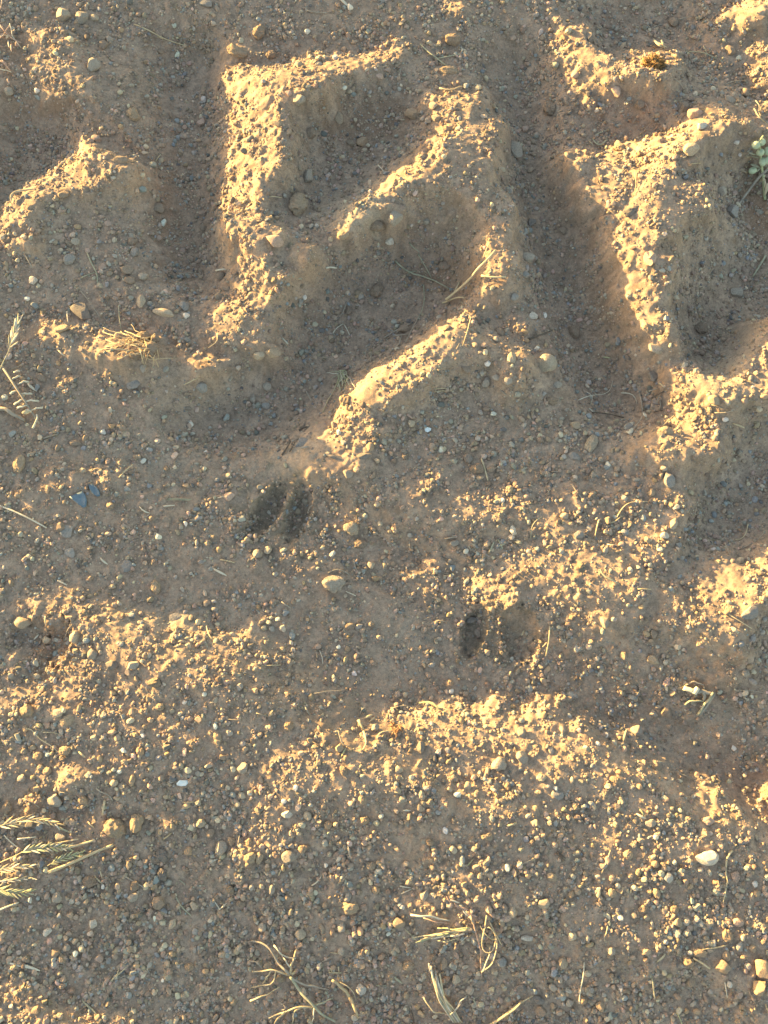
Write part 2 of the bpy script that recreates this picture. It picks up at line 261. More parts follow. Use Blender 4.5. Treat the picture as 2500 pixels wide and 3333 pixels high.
[0,0,0,0,0,0,0,0,0,0,0,0,0,0,0,0,0,0,0,0,0,0,0,0,0,0,0,0,4,1,-3,-1,-1,0,-1,-1,-1,-1,-1,-1,-1,0,0,0,0,-2,-1,-1,-1,0,-2,-1,-1,-2,-2,-2,-2,-1,-2,-2,0,4,2,-1,1,2,2,2,1,2,1,1,2,2,1,1,1,0,1,1,1,0,1,1,3,4,2,0,0,0,0,1,1,4,4,5,3,4,2,2,1,2,2,0,-1,-1,1,1,2,1,-1,-2,-2,-1,0,2,0,0,-2,-3,-2,-3,-5,-9,-6,-4,-2,-2,0,-1,0,0,0,0,0,0,0,0,0,0,0,0,0,0,0,0,0,0,0,0,0,0,0],
[0,0,0,0,0,0,0,0,0,0,0,0,0,0,0,0,0,0,0,0,0,0,0,0,0,0,0,1,5,0,-3,-2,-1,0,-1,0,-2,-1,-1,0,0,0,0,-1,-1,-1,-1,-1,-1,-1,-2,-1,-2,-2,-2,-1,-2,-2,-1,1,1,1,5,0,1,2,2,2,1,1,2,1,2,1,1,0,0,1,1,1,1,1,4,0,5,5,3,0,-4,1,2,-1,1,6,4,-1,2,6,2,2,1,-1,0,0,0,0,1,1,1,0,-1,-2,-2,-1,0,1,-1,-1,-3,-1,-2,-1,-4,-7,-6,-5,-3,-1,-1,-1,0,0,0,0,0,0,0,0,0,0,0,0,0,0,0,0,0,0,0,0,0,0,0],
[0,0,0,0,0,0,0,0,0,0,0,0,0,0,0,0,0,0,0,0,0,0,0,0,0,0,0,1,6,0,-4,-1,-1,-1,0,-1,-1,0,-1,0,0,-1,-1,0,-1,-1,-1,-1,-2,-1,-2,-2,-2,-1,-2,-2,-2,1,1,1,1,3,2,2,2,2,1,1,1,2,1,2,1,0,0,0,0,0,3,2,5,1,4,-1,1,5,5,2,-1,3,2,-2,-1,5,4,-2,-2,6,2,1,-1,-2,0,1,1,0,0,0,0,0,-1,-2,-2,-1,-1,-1,-2,-1,-1,-1,1,-1,-1,-4,-8,-6,-4,-2,-1,-1,0,0,0,0,0,0,0,0,0,0,0,0,0,0,0,0,0,0,0,0,0,0,0],
[0,0,0,0,0,0,0,0,0,0,0,0,0,0,0,0,0,0,0,0,0,0,0,0,0,0,0,1,7,-1,-3,-2,0,-1,0,-1,-1,0,0,-1,0,-1,-1,0,-1,-2,-1,-1,-2,-2,-2,-2,-1,-2,-2,0,1,1,1,2,3,2,2,2,1,1,1,1,1,2,2,1,2,-1,-2,-1,0,0,4,4,3,2,2,3,3,3,4,3,2,1,1,1,1,2,2,-3,-2,3,0,0,0,1,1,0,0,-2,-1,0,0,0,-1,-1,-1,-3,-3,-1,-2,-1,0,0,1,-1,-1,1,-8,-8,-5,-2,-1,-1,0,0,0,0,0,0,0,0,0,0,0,0,0,0,0,0,0,0,0,0,0,0,0],
[0,0,0,0,0,0,0,0,0,0,0,0,0,0,0,0,0,0,0,0,0,0,0,0,0,0,0,2,7,-2,-3,-1,0,0,-1,-1,0,-1,0,-1,0,-1,-1,-1,-1,-2,-1,-2,-2,-2,-1,-2,-2,-1,1,1,1,2,3,2,2,2,1,1,1,1,0,1,0,2,5,3,0,-3,-3,-1,0,0,4,4,2,3,3,4,4,4,3,2,2,2,1,1,2,1,0,-2,-2,-1,-1,0,1,2,1,-1,-2,-2,-1,0,0,0,0,-1,-2,-3,-2,-2,-1,0,0,0,0,1,0,0,-7,-10,-5,-2,-1,-1,0,0,0,0,0,0,0,0,0,0,0,0,0,0,0,0,0,0,0,0,0,0,0],
[0,0,0,0,0,0,0,0,0,0,0,0,0,0,0,0,0,0,0,0,0,0,0,0,0,0,0,2,9,-4,-1,-1,1,0,-2,-1,-1,-1,-1,0,-1,-1,-1,-1,-2,-1,-3,-1,-2,-1,-3,0,0,1,2,1,2,2,3,2,1,1,1,2,1,0,-1,0,0,0,3,7,-3,-3,-1,0,1,2,2,3,3,3,3,5,4,4,4,2,2,1,1,1,0,-1,0,-2,-1,0,0,0,-1,1,0,-2,-3,-1,0,0,1,-1,-1,-1,-2,-1,-1,-1,-1,0,0,0,1,0,0,-5,-8,-7,-4,-2,-1,-1,0,0,0,0,0,0,0,0,0,0,0,0,0,0,0,0,0,0,0,0,0,0,0],
[0,0,0,0,0,0,0,0,0,0,0,0,0,0,0,0,0,0,0,0,0,0,0,0,0,0,0,3,7,-5,1,3,3,-2,-4,-1,0,-3,-1,-1,-1,-1,-1,-2,-2,-1,-2,-2,-2,-1,1,1,1,1,1,2,2,2,2,2,1,1,1,1,4,-2,-3,-1,0,1,5,6,-5,-2,0,3,2,1,1,2,3,3,3,4,4,5,3,3,1,1,1,-1,-1,-1,0,0,-1,0,-1,-2,-2,1,0,-2,-3,-1,1,1,0,-1,-1,-1,-1,-1,0,0,0,0,0,0,1,0,-4,-9,-8,-4,-3,-2,0,-1,0,0,0,0,0,0,0,0,0,0,0,0,0,0,0,0,0,0,0,0,0,0,0],
[0,0,0,0,0,0,0,0,0,0,0,0,0,0,0,0,0,0,0,0,0,0,0,0,0,0,0,2,0,-4,1,4,6,0,-4,0,-1,-2,-1,-1,-1,-1,-2,-1,-2,-2,-2,-1,0,1,1,1,1,1,1,1,1,2,4,4,0,0,-1,2,3,-2,-2,-1,0,0,4,2,-2,1,2,3,1,1,1,2,4,3,3,3,3,4,3,3,1,1,-1,-1,-1,0,1,0,-1,-3,-2,-2,-1,-1,0,-1,-2,-1,1,1,0,-1,0,0,-1,0,0,0,0,0,0,0,0,-1,-8,-10,-5,-4,-2,-1,-1,0,0,0,0,0,0,0,0,0,0,0,0,0,0,0,0,0,0,0,0,0,0,0,0],
[0,0,0,0,0,0,0,0,0,0,0,0,0,0,0,0,0,0,0,0,0,0,0,0,0,0,0,1,0,-2,2,6,3,-3,-3,-1,-1,-1,-1,0,-1,-2,-1,-2,-2,-1,-1,1,1,1,1,1,1,1,0,0,0,1,5,9,2,-3,-4,2,1,-1,1,-2,0,0,1,2,3,2,1,1,2,1,2,3,3,4,2,2,2,3,2,2,1,0,-1,1,1,0,-1,-2,-2,-2,-2,-2,-2,-1,0,-1,-2,-1,1,1,1,0,1,0,0,0,-1,0,0,-1,0,-1,-2,-4,-7,-8,-5,-3,-1,-1,0,0,0,0,0,0,0,0,0,0,0,0,0,0,0,0,0,0,0,0,0,0,0,0,0],
[0,0,0,0,0,0,0,0,0,0,0,0,0,0,0,0,0,0,0,0,0,0,0,0,0,0,0,2,0,0,2,6,1,-5,-2,-2,-1,0,-1,-1,-1,-1,-2,-2,-1,1,1,1,1,1,2,0,0,0,-1,0,-1,0,2,9,5,-2,-1,2,4,-4,2,0,0,-2,0,3,3,1,2,1,2,2,2,3,3,3,3,2,1,1,1,2,1,0,1,1,0,-2,-3,-1,-2,-2,-3,-3,-2,-1,0,-1,-1,-1,0,2,2,1,1,0,1,0,-1,0,-1,-2,-2,-2,-4,-5,-6,-6,-4,-2,-1,0,0,1,0,0,0,0,0,0,0,0,0,0,0,0,0,0,0,0,0,0,0,0,0,0,0],
[0,0,0,0,0,0,0,0,0,0,0,0,0,0,0,0,0,0,0,0,0,0,0,0,0,0,1,9,-1,-3,-1,1,0,-1,-2,-1,-1,-1,0,-1,-1,-2,-1,0,0,1,1,1,2,2,1,0,-2,-1,-1,-1,-1,-1,2,4,4,3,3,2,2,0,1,1,0,0,0,2,2,2,2,2,2,2,2,2,2,3,3,1,1,0,2,2,2,1,0,-2,-2,-2,-2,-2,-3,-3,-3,-3,-4,0,0,1,0,-1,0,1,2,2,1,0,1,0,0,0,-2,-3,-4,-4,-6,-5,-4,-5,-4,-1,1,1,1,0,1,0,0,0,0,0,0,0,0,0,0,0,0,0,0,0,0,0,0,0,0,0,0],
[0,0,0,0,0,0,0,0,0,0,0,0,0,0,0,0,0,0,0,0,0,0,0,0,0,0,2,12,2,-7,-4,-1,0,0,-1,-2,-1,-1,1,-1,-1,0,0,0,0,1,1,1,1,4,6,-3,-5,-3,-1,-1,-1,1,-1,3,4,5,4,3,2,1,1,0,0,1,2,2,1,3,2,2,2,2,2,2,1,1,2,1,2,2,2,2,1,-1,-3,-3,-1,-2,-2,-4,-4,-4,-4,-3,-3,0,2,2,1,1,-1,1,1,1,0,1,0,0,0,-1,-2,-4,-4,-5,-6,-6,-6,-7,-3,2,3,3,3,1,0,1,0,0,0,0,0,0,0,0,0,0,0,0,0,0,0,0,0,0,0,0,0],
[0,0,0,0,0,0,0,0,0,0,0,0,0,0,0,0,0,0,0,0,0,0,0,0,0,0,2,11,5,-8,-5,-2,1,2,-1,-4,-3,-1,-1,-2,4,5,-2,0,0,0,1,1,1,2,8,-5,-6,-1,-1,0,0,1,1,1,4,5,6,4,0,0,0,1,2,1,2,2,3,2,2,1,2,2,2,1,2,1,1,2,2,3,1,-1,-2,-3,-2,-1,-2,-3,-4,-5,-4,-4,-4,-2,-1,0,2,3,2,1,1,0,0,0,0,-1,-1,-1,-2,-2,-3,-3,-5,-6,-6,-8,-10,-10,-5,10,10,7,3,2,1,1,0,0,0,0,0,0,0,0,0,0,0,0,0,0,0,0,0,0,0,0,0],
[0,0,0,0,0,0,0,0,0,0,0,0,0,0,0,0,0,0,0,0,0,0,0,0,0,0,2,12,4,-9,-5,-2,0,7,-2,-6,-5,-3,-2,0,4,10,1,-2,0,0,0,1,1,-1,1,-3,0,-1,1,1,1,2,2,0,3,6,5,2,0,1,2,1,2,2,3,2,2,2,1,2,2,2,1,1,1,1,2,4,1,0,-2,-2,-4,-3,0,-3,-4,-3,-5,-4,-4,-3,-2,-1,0,1,1,2,2,2,1,1,0,-1,0,-2,-4,-4,-5,-4,-3,-3,-6,-8,-11,-11,-13,-16,-7,28,19,11,5,2,2,1,0,0,0,0,0,0,0,0,0,0,0,0,0,0,0,0,0,0,0,0,0],
[0,0,0,0,0,0,0,0,0,0,0,0,0,0,0,0,0,0,0,0,0,0,0,0,0,0,3,14,-1,-8,-5,-3,-2,7,3,-10,-4,-1,2,6,3,1,2,0,0,0,0,2,0,-3,-1,-1,1,2,1,1,-1,1,1,3,4,4,3,3,3,1,2,2,2,3,2,2,1,2,2,2,1,1,1,1,2,1,2,1,-2,-4,-4,-3,-3,-2,-1,-3,-3,-5,-4,-3,-1,-1,-1,0,2,1,0,1,2,0,1,1,1,-1,-2,-5,-6,-8,-6,-5,-4,-4,-9,-13,-15,-15,-14,-9,12,28,20,13,7,3,1,1,1,0,0,0,0,0,0,0,0,0,0,0,0,0,0,0,0,0,0,0,0],
[0,0,0,0,0,0,0,0,0,0,0,0,0,0,0,0,0,0,0,0,0,0,0,0,0,0,4,14,-4,-9,-5,-3,-2,1,3,-4,0,4,7,4,1,-1,-1,2,2,-1,-3,0,1,-3,-1,0,2,3,1,0,1,1,0,1,4,1,4,5,5,3,2,3,2,1,2,2,2,2,1,1,1,1,1,1,1,1,-1,-6,-6,-4,-3,-3,-2,-2,-1,-1,-4,-4,-2,0,1,0,0,1,1,1,1,0,0,-1,0,2,0,-4,-6,-6,-8,-10,-7,-5,-3,-6,-15,-15,-15,-13,-6,2,14,22,22,15,8,4,2,1,1,0,0,0,0,0,0,0,0,0,0,0,0,0,0,0,0,0,0,0,0],
[0,0,0,0,0,0,0,0,0,0,0,0,0,0,0,0,0,0,0,0,0,0,0,0,0,0,4,11,-7,-7,-3,-3,0,0,2,6,-1,15,4,-1,0,-4,-3,1,1,-2,-2,0,0,-2,-1,1,4,1,1,0,2,0,0,-1,3,3,5,5,6,4,3,2,2,1,3,2,1,1,2,0,1,1,0,0,-2,-1,-8,-9,-4,-4,-2,-2,-2,-1,-1,0,-2,-3,1,3,2,0,0,-1,1,1,1,0,0,-1,0,-2,-3,-7,-8,-9,-10,-12,-12,-5,-2,-6,-17,-15,-7,-3,1,4,5,15,30,18,9,5,2,1,1,0,0,0,0,0,0,0,0,0,0,0,0,0,0,0,0,0,0,0,0],
[0,0,0,0,0,0,0,0,0,0,0,0,0,0,0,0,0,0,0,0,0,0,0,0,0,0,3,3,-6,-1,-1,-2,-1,1,2,4,2,12,6,5,-1,-6,-4,-1,0,0,-3,0,2,-1,-1,3,3,1,0,-1,1,0,-1,1,2,4,5,5,5,3,4,3,2,2,1,3,1,1,1,0,0,-1,-2,-3,-3,-7,-10,-7,-3,-1,-2,-1,-2,-1,0,1,0,0,0,5,4,1,-2,0,-1,0,0,1,1,0,-3,-6,-8,-8,-8,-12,-15,-14,-12,-10,-3,-7,-7,-4,1,2,3,4,4,11,28,18,9,5,2,1,1,0,0,0,0,0,0,0,0,0,0,0,0,0,0,0,0,0,0,0,0],
[0,0,0,0,0,0,0,0,0,0,0,0,0,0,0,0,0,0,0,0,0,0,0,0,0,0,2,2,-6,-1,0,2,0,-1,3,2,2,6,4,2,0,-2,0,0,1,1,0,0,1,-1,1,2,1,0,0,0,0,0,1,1,2,3,5,4,4,3,3,3,2,2,2,1,1,0,0,-1,-2,-3,-4,-5,-4,-8,-8,-5,-1,-1,-1,-2,0,0,2,2,0,1,3,3,2,1,-1,0,-2,-3,0,2,0,-3,-6,-9,-8,-10,-13,-12,-14,-12,-9,-8,-4,-2,1,2,3,4,4,5,6,10,20,15,9,4,2,1,1,0,0,0,0,0,0,0,0,0,0,0,0,0,0,0,0,0,0,0,0],
[0,0,0,0,0,0,0,0,0,0,0,0,0,0,0,0,0,0,0,0,0,0,0,0,0,0,1,-1,-4,0,0,3,2,0,1,1,2,2,3,2,0,0,1,2,2,2,1,2,0,0,0,1,0,0,0,-1,0,2,2,1,1,2,4,4,2,3,3,2,3,2,1,1,0,-1,-2,-3,-4,-5,-5,-5,-6,-5,-5,-3,1,-1,0,-1,0,1,3,2,1,1,1,1,1,1,0,0,-3,-1,0,-1,-6,-8,-10,-8,-9,-12,-13,-10,-10,-8,-4,-3,1,1,2,4,4,5,5,7,7,8,14,12,7,3,2,1,1,0,0,0,0,0,0,0,0,0,0,0,0,0,0,0,0,0,0,0,0],
[0,0,0,0,0,0,0,0,0,0,0,0,0,0,0,0,0,0,0,0,0,0,0,0,0,0,0,-1,-2,1,1,1,1,0,1,1,2,2,2,2,0,1,1,4,3,2,1,2,0,0,0,0,-1,0,0,0,1,2,2,1,1,2,1,3,2,2,3,3,2,2,0,0,-2,-3,-4,-5,-5,-6,-4,-4,-4,-4,-2,0,1,1,0,0,0,-1,2,2,0,1,0,0,1,1,0,-1,0,-2,0,-7,-11,-10,-12,-9,-7,-10,-10,-10,-7,-4,4,0,2,3,4,5,5,7,7,6,3,2,13,10,7,3,1,1,1,0,0,0,0,0,0,0,0,0,0,0,0,0,0,0,0,0,0,0,0],
[0,0,0,0,0,0,0,0,0,0,0,0,0,0,0,0,0,0,0,0,0,0,0,0,0,0,0,-2,1,0,1,1,1,1,0,1,2,2,3,2,1,1,2,4,3,1,0,0,1,0,0,-1,0,1,1,1,2,0,1,0,1,2,1,2,1,2,2,3,1,0,-1,-2,-5,-5,-5,-6,-4,-4,-3,-3,-2,-2,-1,1,0,2,0,1,-1,0,1,1,0,0,0,0,0,0,1,-1,0,-1,-3,-8,-14,-14,-7,-10,-10,-9,-8,-5,-1,0,5,5,2,5,5,6,8,6,4,1,1,2,11,10,6,2,2,0,1,0,0,0,0,0,0,0,0,0,0,0,0,0,0,0,0,0,0,0,0],
[0,0,0,0,0,0,0,0,0,0,0,0,0,0,0,0,0,0,0,0,0,0,0,0,0,0,-1,-2,2,2,1,1,1,1,1,1,1,3,3,2,2,2,1,2,2,1,-1,-1,0,1,0,1,1,1,2,2,0,0,0,0,1,2,3,0,0,1,1,1,0,-2,-4,-5,-7,-6,-6,-4,-3,-1,-2,-1,-1,-1,0,0,1,0,1,0,0,0,0,1,1,0,-1,0,-1,1,0,-1,-1,-3,-6,-15,-15,-13,-1,-8,-9,-6,-3,0,2,3,4,8,5,5,7,7,4,2,1,1,3,5,7,8,4,2,1,0,1,0,0,0,0,0,0,0,0,0,0,0,0,0,0,0,0,0,0,0,0],
[0,0,0,0,0,0,0,0,0,0,0,0,0,0,0,0,0,0,0,0,0,0,0,0,0,0,0,-2,2,3,1,1,2,1,1,2,3,2,2,2,2,3,0,-1,1,0,-1,-2,0,1,2,2,2,2,1,1,0,0,1,1,2,2,1,-1,0,0,-3,-2,0,-6,-7,-7,-7,-7,-7,-1,-1,0,-1,0,0,0,1,1,0,0,0,0,1,0,0,1,0,-1,0,0,0,0,-1,-2,-4,-7,-11,-16,-14,-10,0,-1,-4,-1,2,3,3,4,4,9,8,6,6,2,1,1,3,3,5,4,5,4,2,1,1,1,0,0,0,0,0,0,0,0,0,0,0,0,0,0,0,0,0,0,0,0,0],
[0,0,0,0,0,0,0,0,0,0,0,0,0,0,0,0,0,0,0,0,0,0,0,0,0,0,0,0,3,3,2,1,2,0,2,4,3,0,1,2,0,0,0,-1,0,0,-1,0,1,2,2,2,3,2,2,-1,0,1,3,2,3,1,0,-4,-4,-2,-4,-3,-4,-7,-7,-8,-7,-7,-7,-2,0,-2,0,0,1,2,2,2,0,0,-2,0,1,2,1,0,-2,-3,2,2,1,-1,-3,-7,-6,-12,-13,-10,-7,-2,0,0,2,3,2,4,4,9,7,7,6,3,2,0,2,4,4,4,3,2,3,2,1,1,0,1,0,0,0,0,0,0,0,0,0,0,0,0,0,0,0,0,0,0,0,0,0],
[0,0,0,0,0,0,0,0,0,0,0,0,0,0,0,0,0,0,0,0,0,0,0,0,0,0,1,2,4,3,2,1,-1,0,2,3,2,-1,1,-1,-2,0,2,0,0,0,2,2,3,2,3,2,1,2,1,0,1,3,4,2,0,-1,-3,-5,-2,-8,-7,-5,-7,-4,-3,-8,-9,-8,-7,-4,-3,-4,-1,1,-1,5,3,3,1,-1,-5,-3,5,6,2,-1,-8,-6,7,6,3,-1,-3,-9,-12,-12,-7,-2,-1,0,1,2,3,3,5,6,7,9,6,4,2,1,1,3,4,3,3,3,1,2,1,1,1,0,1,0,0,0,0,0,0,0,0,0,0,0,0,0,0,0,0,0,0,0,0,0,0],
[0,0,0,0,0,0,0,0,0,0,0,0,0,0,0,0,0,0,0,0,0,0,0,0,0,0,1,3,3,2,1,1,-1,1,1,1,1,0,1,-1,-2,0,1,0,1,3,3,6,4,3,2,0,1,0,3,2,4,3,0,-1,-2,-3,-5,-5,-6,-9,-6,-7,-4,-4,-8,-7,-8,-6,-4,-3,-5,-3,-2,-2,-2,1,0,2,1,2,-5,-5,5,5,7,0,-10,-7,2,8,7,0,-6,-9,-10,-4,-1,1,0,2,2,4,4,5,8,7,7,5,3,1,1,3,3,4,3,2,1,1,1,1,1,0,0,1,0,0,0,0,0,0,0,0,0,0,0,0,0,0,0,0,0,0,0,0,0,0,0],
[0,0,0,0,0,0,0,0,0,0,0,0,0,0,0,0,0,0,0,0,0,0,0,0,0,0,0,3,1,0,0,0,1,1,1,0,0,2,2,2,-1,-2,0,2,2,4,5,6,6,3,0,0,0,2,6,4,1,-1,-1,-5,-3,-6,-8,-4,-5,-9,-5,-4,-8,-7,-7,-7,-5,-5,-4,-1,-3,-2,-1,-2,-1,-1,0,-1,-1,0,0,0,0,-2,2,-1,-1,-3,-1,2,3,-4,-5,-3,0,1,1,1,2,3,5,4,7,8,7,5,3,2,1,2,4,4,4,3,1,0,0,0,0,0,0,1,0,0,0,0,0,0,0,0,0,0,0,0,0,0,0,0,0,0,0,0,0,0,0,0,0],
[0,0,0,0,0,0,0,0,0,0,0,0,0,0,0,0,0,0,0,0,0,0,0,0,0,-1,-1,0,2,-2,0,0,2,1,0,-1,1,5,4,3,-1,-1,-1,2,5,6,7,5,4,1,0,1,2,4,4,1,-2,-4,-4,-6,-3,-6,-10,-8,-6,-3,-5,-5,-8,-7,-6,-5,-4,-2,-2,-2,-1,-2,-1,-2,1,-1,-1,-1,0,1,-1,-2,-1,-1,0,0,0,-2,-2,-1,-3,-1,0,1,0,3,2,2,3,4,9,6,7,6,4,2,1,2,3,3,4,5,4,3,-1,-2,-2,-1,-1,0,0,0,0,0,0,0,0,0,0,0,0,0,0,0,0,0,0,0,0,0,0,0,0,0,0,0,0],
[0,0,0,0,0,0,0,0,0,0,0,0,0,0,0,0,0,0,0,0,0,0,0,0,0,-1,-2,-2,3,0,-2,-2,1,-1,-1,5,4,5,3,2,0,0,1,3,6,6,6,5,3,1,1,0,2,2,0,-2,-3,-3,-5,-6,-5,-8,-9,-6,-5,-5,-6,-5,-5,-7,-4,-3,-2,-2,-1,-2,-2,-1,0,0,-1,-1,0,0,0,-2,-1,-1,-1,0,0,-1,-2,-2,-2,-2,1,1,0,0,2,4,2,4,5,7,9,6,5,2,2,2,2,3,3,3,4,5,7,2,-1,-6,-3,-3,-1,-1,-1,0,0,0,0,0,0,0,0,0,0,0,0,0,0,0,0,0,0,0,0,0,0,0,0,0,0],
[0,0,0,0,0,0,0,0,0,0,0,0,0,0,0,0,0,0,0,0,0,0,0,0,0,-1,-3,-2,2,1,2,-3,-3,-2,5,6,2,3,2,1,2,3,3,4,6,5,4,3,3,2,1,-3,0,-1,-3,-3,-2,-3,-3,-7,-7,-8,-6,-6,-5,-7,-7,-5,-3,-6,2,-2,-2,-2,-2,-1,-1,0,0,-1,-1,0,0,-1,-1,-2,0,0,0,0,-1,-2,-2,-4,1,0,0,0,2,3,3,3,5,7,8,7,4,4,2,2,2,2,2,3,2,3,4,5,6,3,1,-5,-7,-4,-3,-1,-1,0,-1,0,0,0,0,0,0,0,0,0,0,0,0,0,0,0,0,0,0,0,0,0,0,0,0],
[0,0,0,0,0,0,0,0,0,0,0,0,0,0,0,0,0,0,0,0,0,0,0,0,0,-1,-3,-2,0,3,6,-5,-3,0,11,5,-4,-4,2,3,5,4,5,5,4,4,2,1,2,0,0,-2,-4,-3,-3,-2,-3,-2,-4,-9,-5,-1,-7,-8,-7,-7,-6,-5,-4,0,2,0,-2,-2,0,0,0,-2,-1,1,0,-1,-1,-2,-1,0,1,2,-1,-1,-2,-3,-4,0,6,-3,-1,3,3,3,3,7,8,7,5,4,3,1,2,3,1,3,2,2,3,3,4,5,8,7,5,-10,-12,-8,-3,-3,-1,0,0,-1,0,0,0,0,0,0,0,0,0,0,0,0,0,0,0,0,0,0,0,0,0,0,0],
[0,0,0,0,0,0,0,0,0,0,0,0,0,0,0,0,0,0,0,0,0,0,0,0,0,-1,-3,-1,0,7,8,-4,-8,2,9,10,-6,-12,3,5,6,5,4,4,4,2,1,-1,0,-2,-2,-3,-4,-3,-3,-2,-2,-3,-5,-9,-1,-1,-10,-7,-6,-5,-4,-2,1,1,-1,-2,-1,0,0,-1,-1,0,0,0,-2,-1,-1,-1,0,-1,4,4,-4,-4,-4,-3,4,9,4,-3,-4,0,4,5,8,7,6,4,3,2,2,3,1,2,2,2,2,4,4,5,7,7,9,5,4,-13,-18,-9,-5,-2,-2,-1,0,0,-1,0,0,0,0,0,0,0,0,0,0,0,0,0,0,0,0,0,0,0,0,0,0],
[0,0,0,0,0,0,0,0,0,0,0,0,0,0,0,0,0,0,0,0,0,0,0,0,1,-1,-3,-3,1,7,4,0,-2,1,5,8,-1,-12,2,5,4,5,4,3,2,0,-1,-2,-3,-3,-3,-3,-3,-2,-3,-2,-4,-3,-2,-7,-2,-5,-7,-6,-4,-2,0,1,0,-1,-2,0,0,-1,-1,-1,1,-1,-1,-1,-1,-1,0,-1,-1,-1,5,6,-4,-10,-5,3,12,11,4,-3,-7,0,7,7,6,5,5,1,2,3,3,1,1,1,2,3,3,7,6,6,11,5,7,3,-4,-15,-15,-10,-6,-3,-2,-1,-1,0,-1,0,0,0,0,0,0,0,0,0,0,0,0,0,0,0,0,0,0,0,0,0,0],
[0,0,0,0,0,0,0,0,0,0,0,0,0,0,0,0,0,0,0,0,0,0,0,0,1,-2,-3,-2,1,4,5,3,2,0,3,4,-2,-9,5,6,2,3,2,1,0,-1,-2,-5,-5,-4,-1,-2,-1,-3,-4,-5,-5,-3,3,-1,-6,-6,-5,-2,-1,1,1,-2,-1,-1,0,0,-2,0,0,0,-1,-1,-2,0,-1,0,-1,-1,-3,-2,6,8,-2,-12,-4,8,16,9,4,-2,-5,2,6,4,4,3,6,1,4,5,3,-1,-1,2,2,3,5,10,8,8,7,3,3,1,-3,-14,-16,-12,-6,-4,-3,-2,-1,-1,0,-1,0,0,0,0,0,0,0,0,0,0,0,0,0,0,0,0,0,0,0,0,0],
[0,0,0,0,0,0,0,0,0,0,0,0,0,0,0,0,0,0,0,0,0,0,0,0,0,-2,-3,-2,1,4,5,9,5,-1,0,8,-5,-9,5,2,1,0,0,-1,-1,-3,-4,-7,-5,-2,0,-1,-2,-5,-7,-6,-4,-2,4,6,-6,-4,0,0,1,-1,-2,-1,1,-1,-1,-1,0,1,-1,-2,-1,-1,0,-1,0,-1,-3,-3,-4,-2,4,13,3,-7,-4,8,16,9,3,0,-1,1,2,2,3,2,8,6,5,7,3,-3,-4,1,6,4,4,8,7,5,3,1,-1,-1,-2,-4,-14,-13,-8,-5,-3,-3,-2,-2,-1,0,-1,0,0,0,0,0,0,0,0,0,0,0,0,0,0,0,0,0,0,0,0],
[0,0,0,0,0,0,0,0,0,0,0,0,0,0,0,0,0,0,0,0,0,0,0,0,0,-3,-2,-1,-1,1,5,10,6,0,-4,6,1,-6,0,1,-1,-1,-1,-3,-4,-4,-4,-6,-8,1,4,0,-3,-8,-4,-1,-2,-2,1,4,0,1,1,-2,-2,-1,0,0,-1,-1,0,0,-2,-1,1,-2,-1,0,-1,-1,-3,-1,-5,-2,-5,-4,7,16,7,-2,-5,10,18,7,1,-1,0,0,0,4,3,3,8,8,8,3,1,-1,-6,1,7,7,4,4,4,1,0,-2,-3,0,1,3,-10,-9,-8,-6,-7,-5,-4,-3,-1,-1,-1,0,0,0,0,0,0,0,0,0,0,0,0,0,0,0,0,0,0,0,0],
[0,0,0,0,0,0,0,0,0,0,0,0,0,0,0,0,0,0,0,0,0,0,0,0,0,-4,0,0,-1,0,3,3,6,0,-1,-4,3,0,1,-1,-1,-2,-3,-6,-6,-5,-1,-2,-4,2,1,-2,-1,-3,-1,-2,-1,-1,-1,1,2,1,2,0,-2,0,0,-2,0,0,-1,-2,-4,-2,5,0,-1,-1,-2,-4,-4,-5,-5,-2,0,2,8,13,11,-1,-1,15,22,0,-6,-2,1,0,-3,1,5,8,11,8,4,0,0,1,-1,-2,4,8,4,1,1,-2,-3,-3,-1,4,5,7,-5,-1,-4,-10,-12,-11,-7,-4,-3,-1,0,-1,0,0,0,0,0,0,0,0,0,0,0,0,0,0,0,0,0,0,0],
[0,0,0,0,0,0,0,0,0,0,0,0,0,0,0,0,0,0,0,0,0,0,0,0,-1,-4,1,-4,0,3,1,2,3,-1,-2,-1,3,-1,-1,-2,-1,-5,-3,-4,-5,-1,0,-1,-1,0,0,-1,0,-2,-1,-1,-1,-1,1,0,0,1,2,1,-1,-1,-1,1,-1,-2,-3,-3,0,1,2,0,-2,-3,-5,-6,-2,-4,-1,1,5,5,5,4,16,8,5,8,13,2,-9,-5,-2,4,0,3,10,10,8,4,0,2,1,3,0,-5,3,6,2,-2,-4,-7,-2,1,4,6,7,6,3,3,3,-4,-18,-21,-12,-6,-3,-2,0,-1,0,0,0,0,0,0,0,0,0,0,0,0,0,0,0,0,0,0,0],
[0,0,0,0,0,0,0,0,0,0,0,0,0,0,0,0,0,0,0,0,0,0,0,-1,-1,-3,0,-1,-3,1,1,1,0,-2,-1,3,3,0,-7,-3,0,-3,-3,-1,0,-1,-1,-1,0,0,0,-2,-2,-1,-1,0,0,1,0,0,2,1,0,-1,-1,0,0,-2,-3,-3,-1,1,2,1,-2,-3,-5,-5,-6,-3,-2,3,4,7,6,-2,0,0,12,14,7,7,5,2,-6,-2,-1,5,8,7,8,7,4,4,0,3,4,3,-2,-8,2,4,-2,-7,-12,-6,5,5,8,7,5,4,4,4,3,2,-12,-26,-15,-7,-4,-1,-1,-1,0,0,0,0,0,0,0,0,0,0,0,0,0,0,0,0,0,0,0],
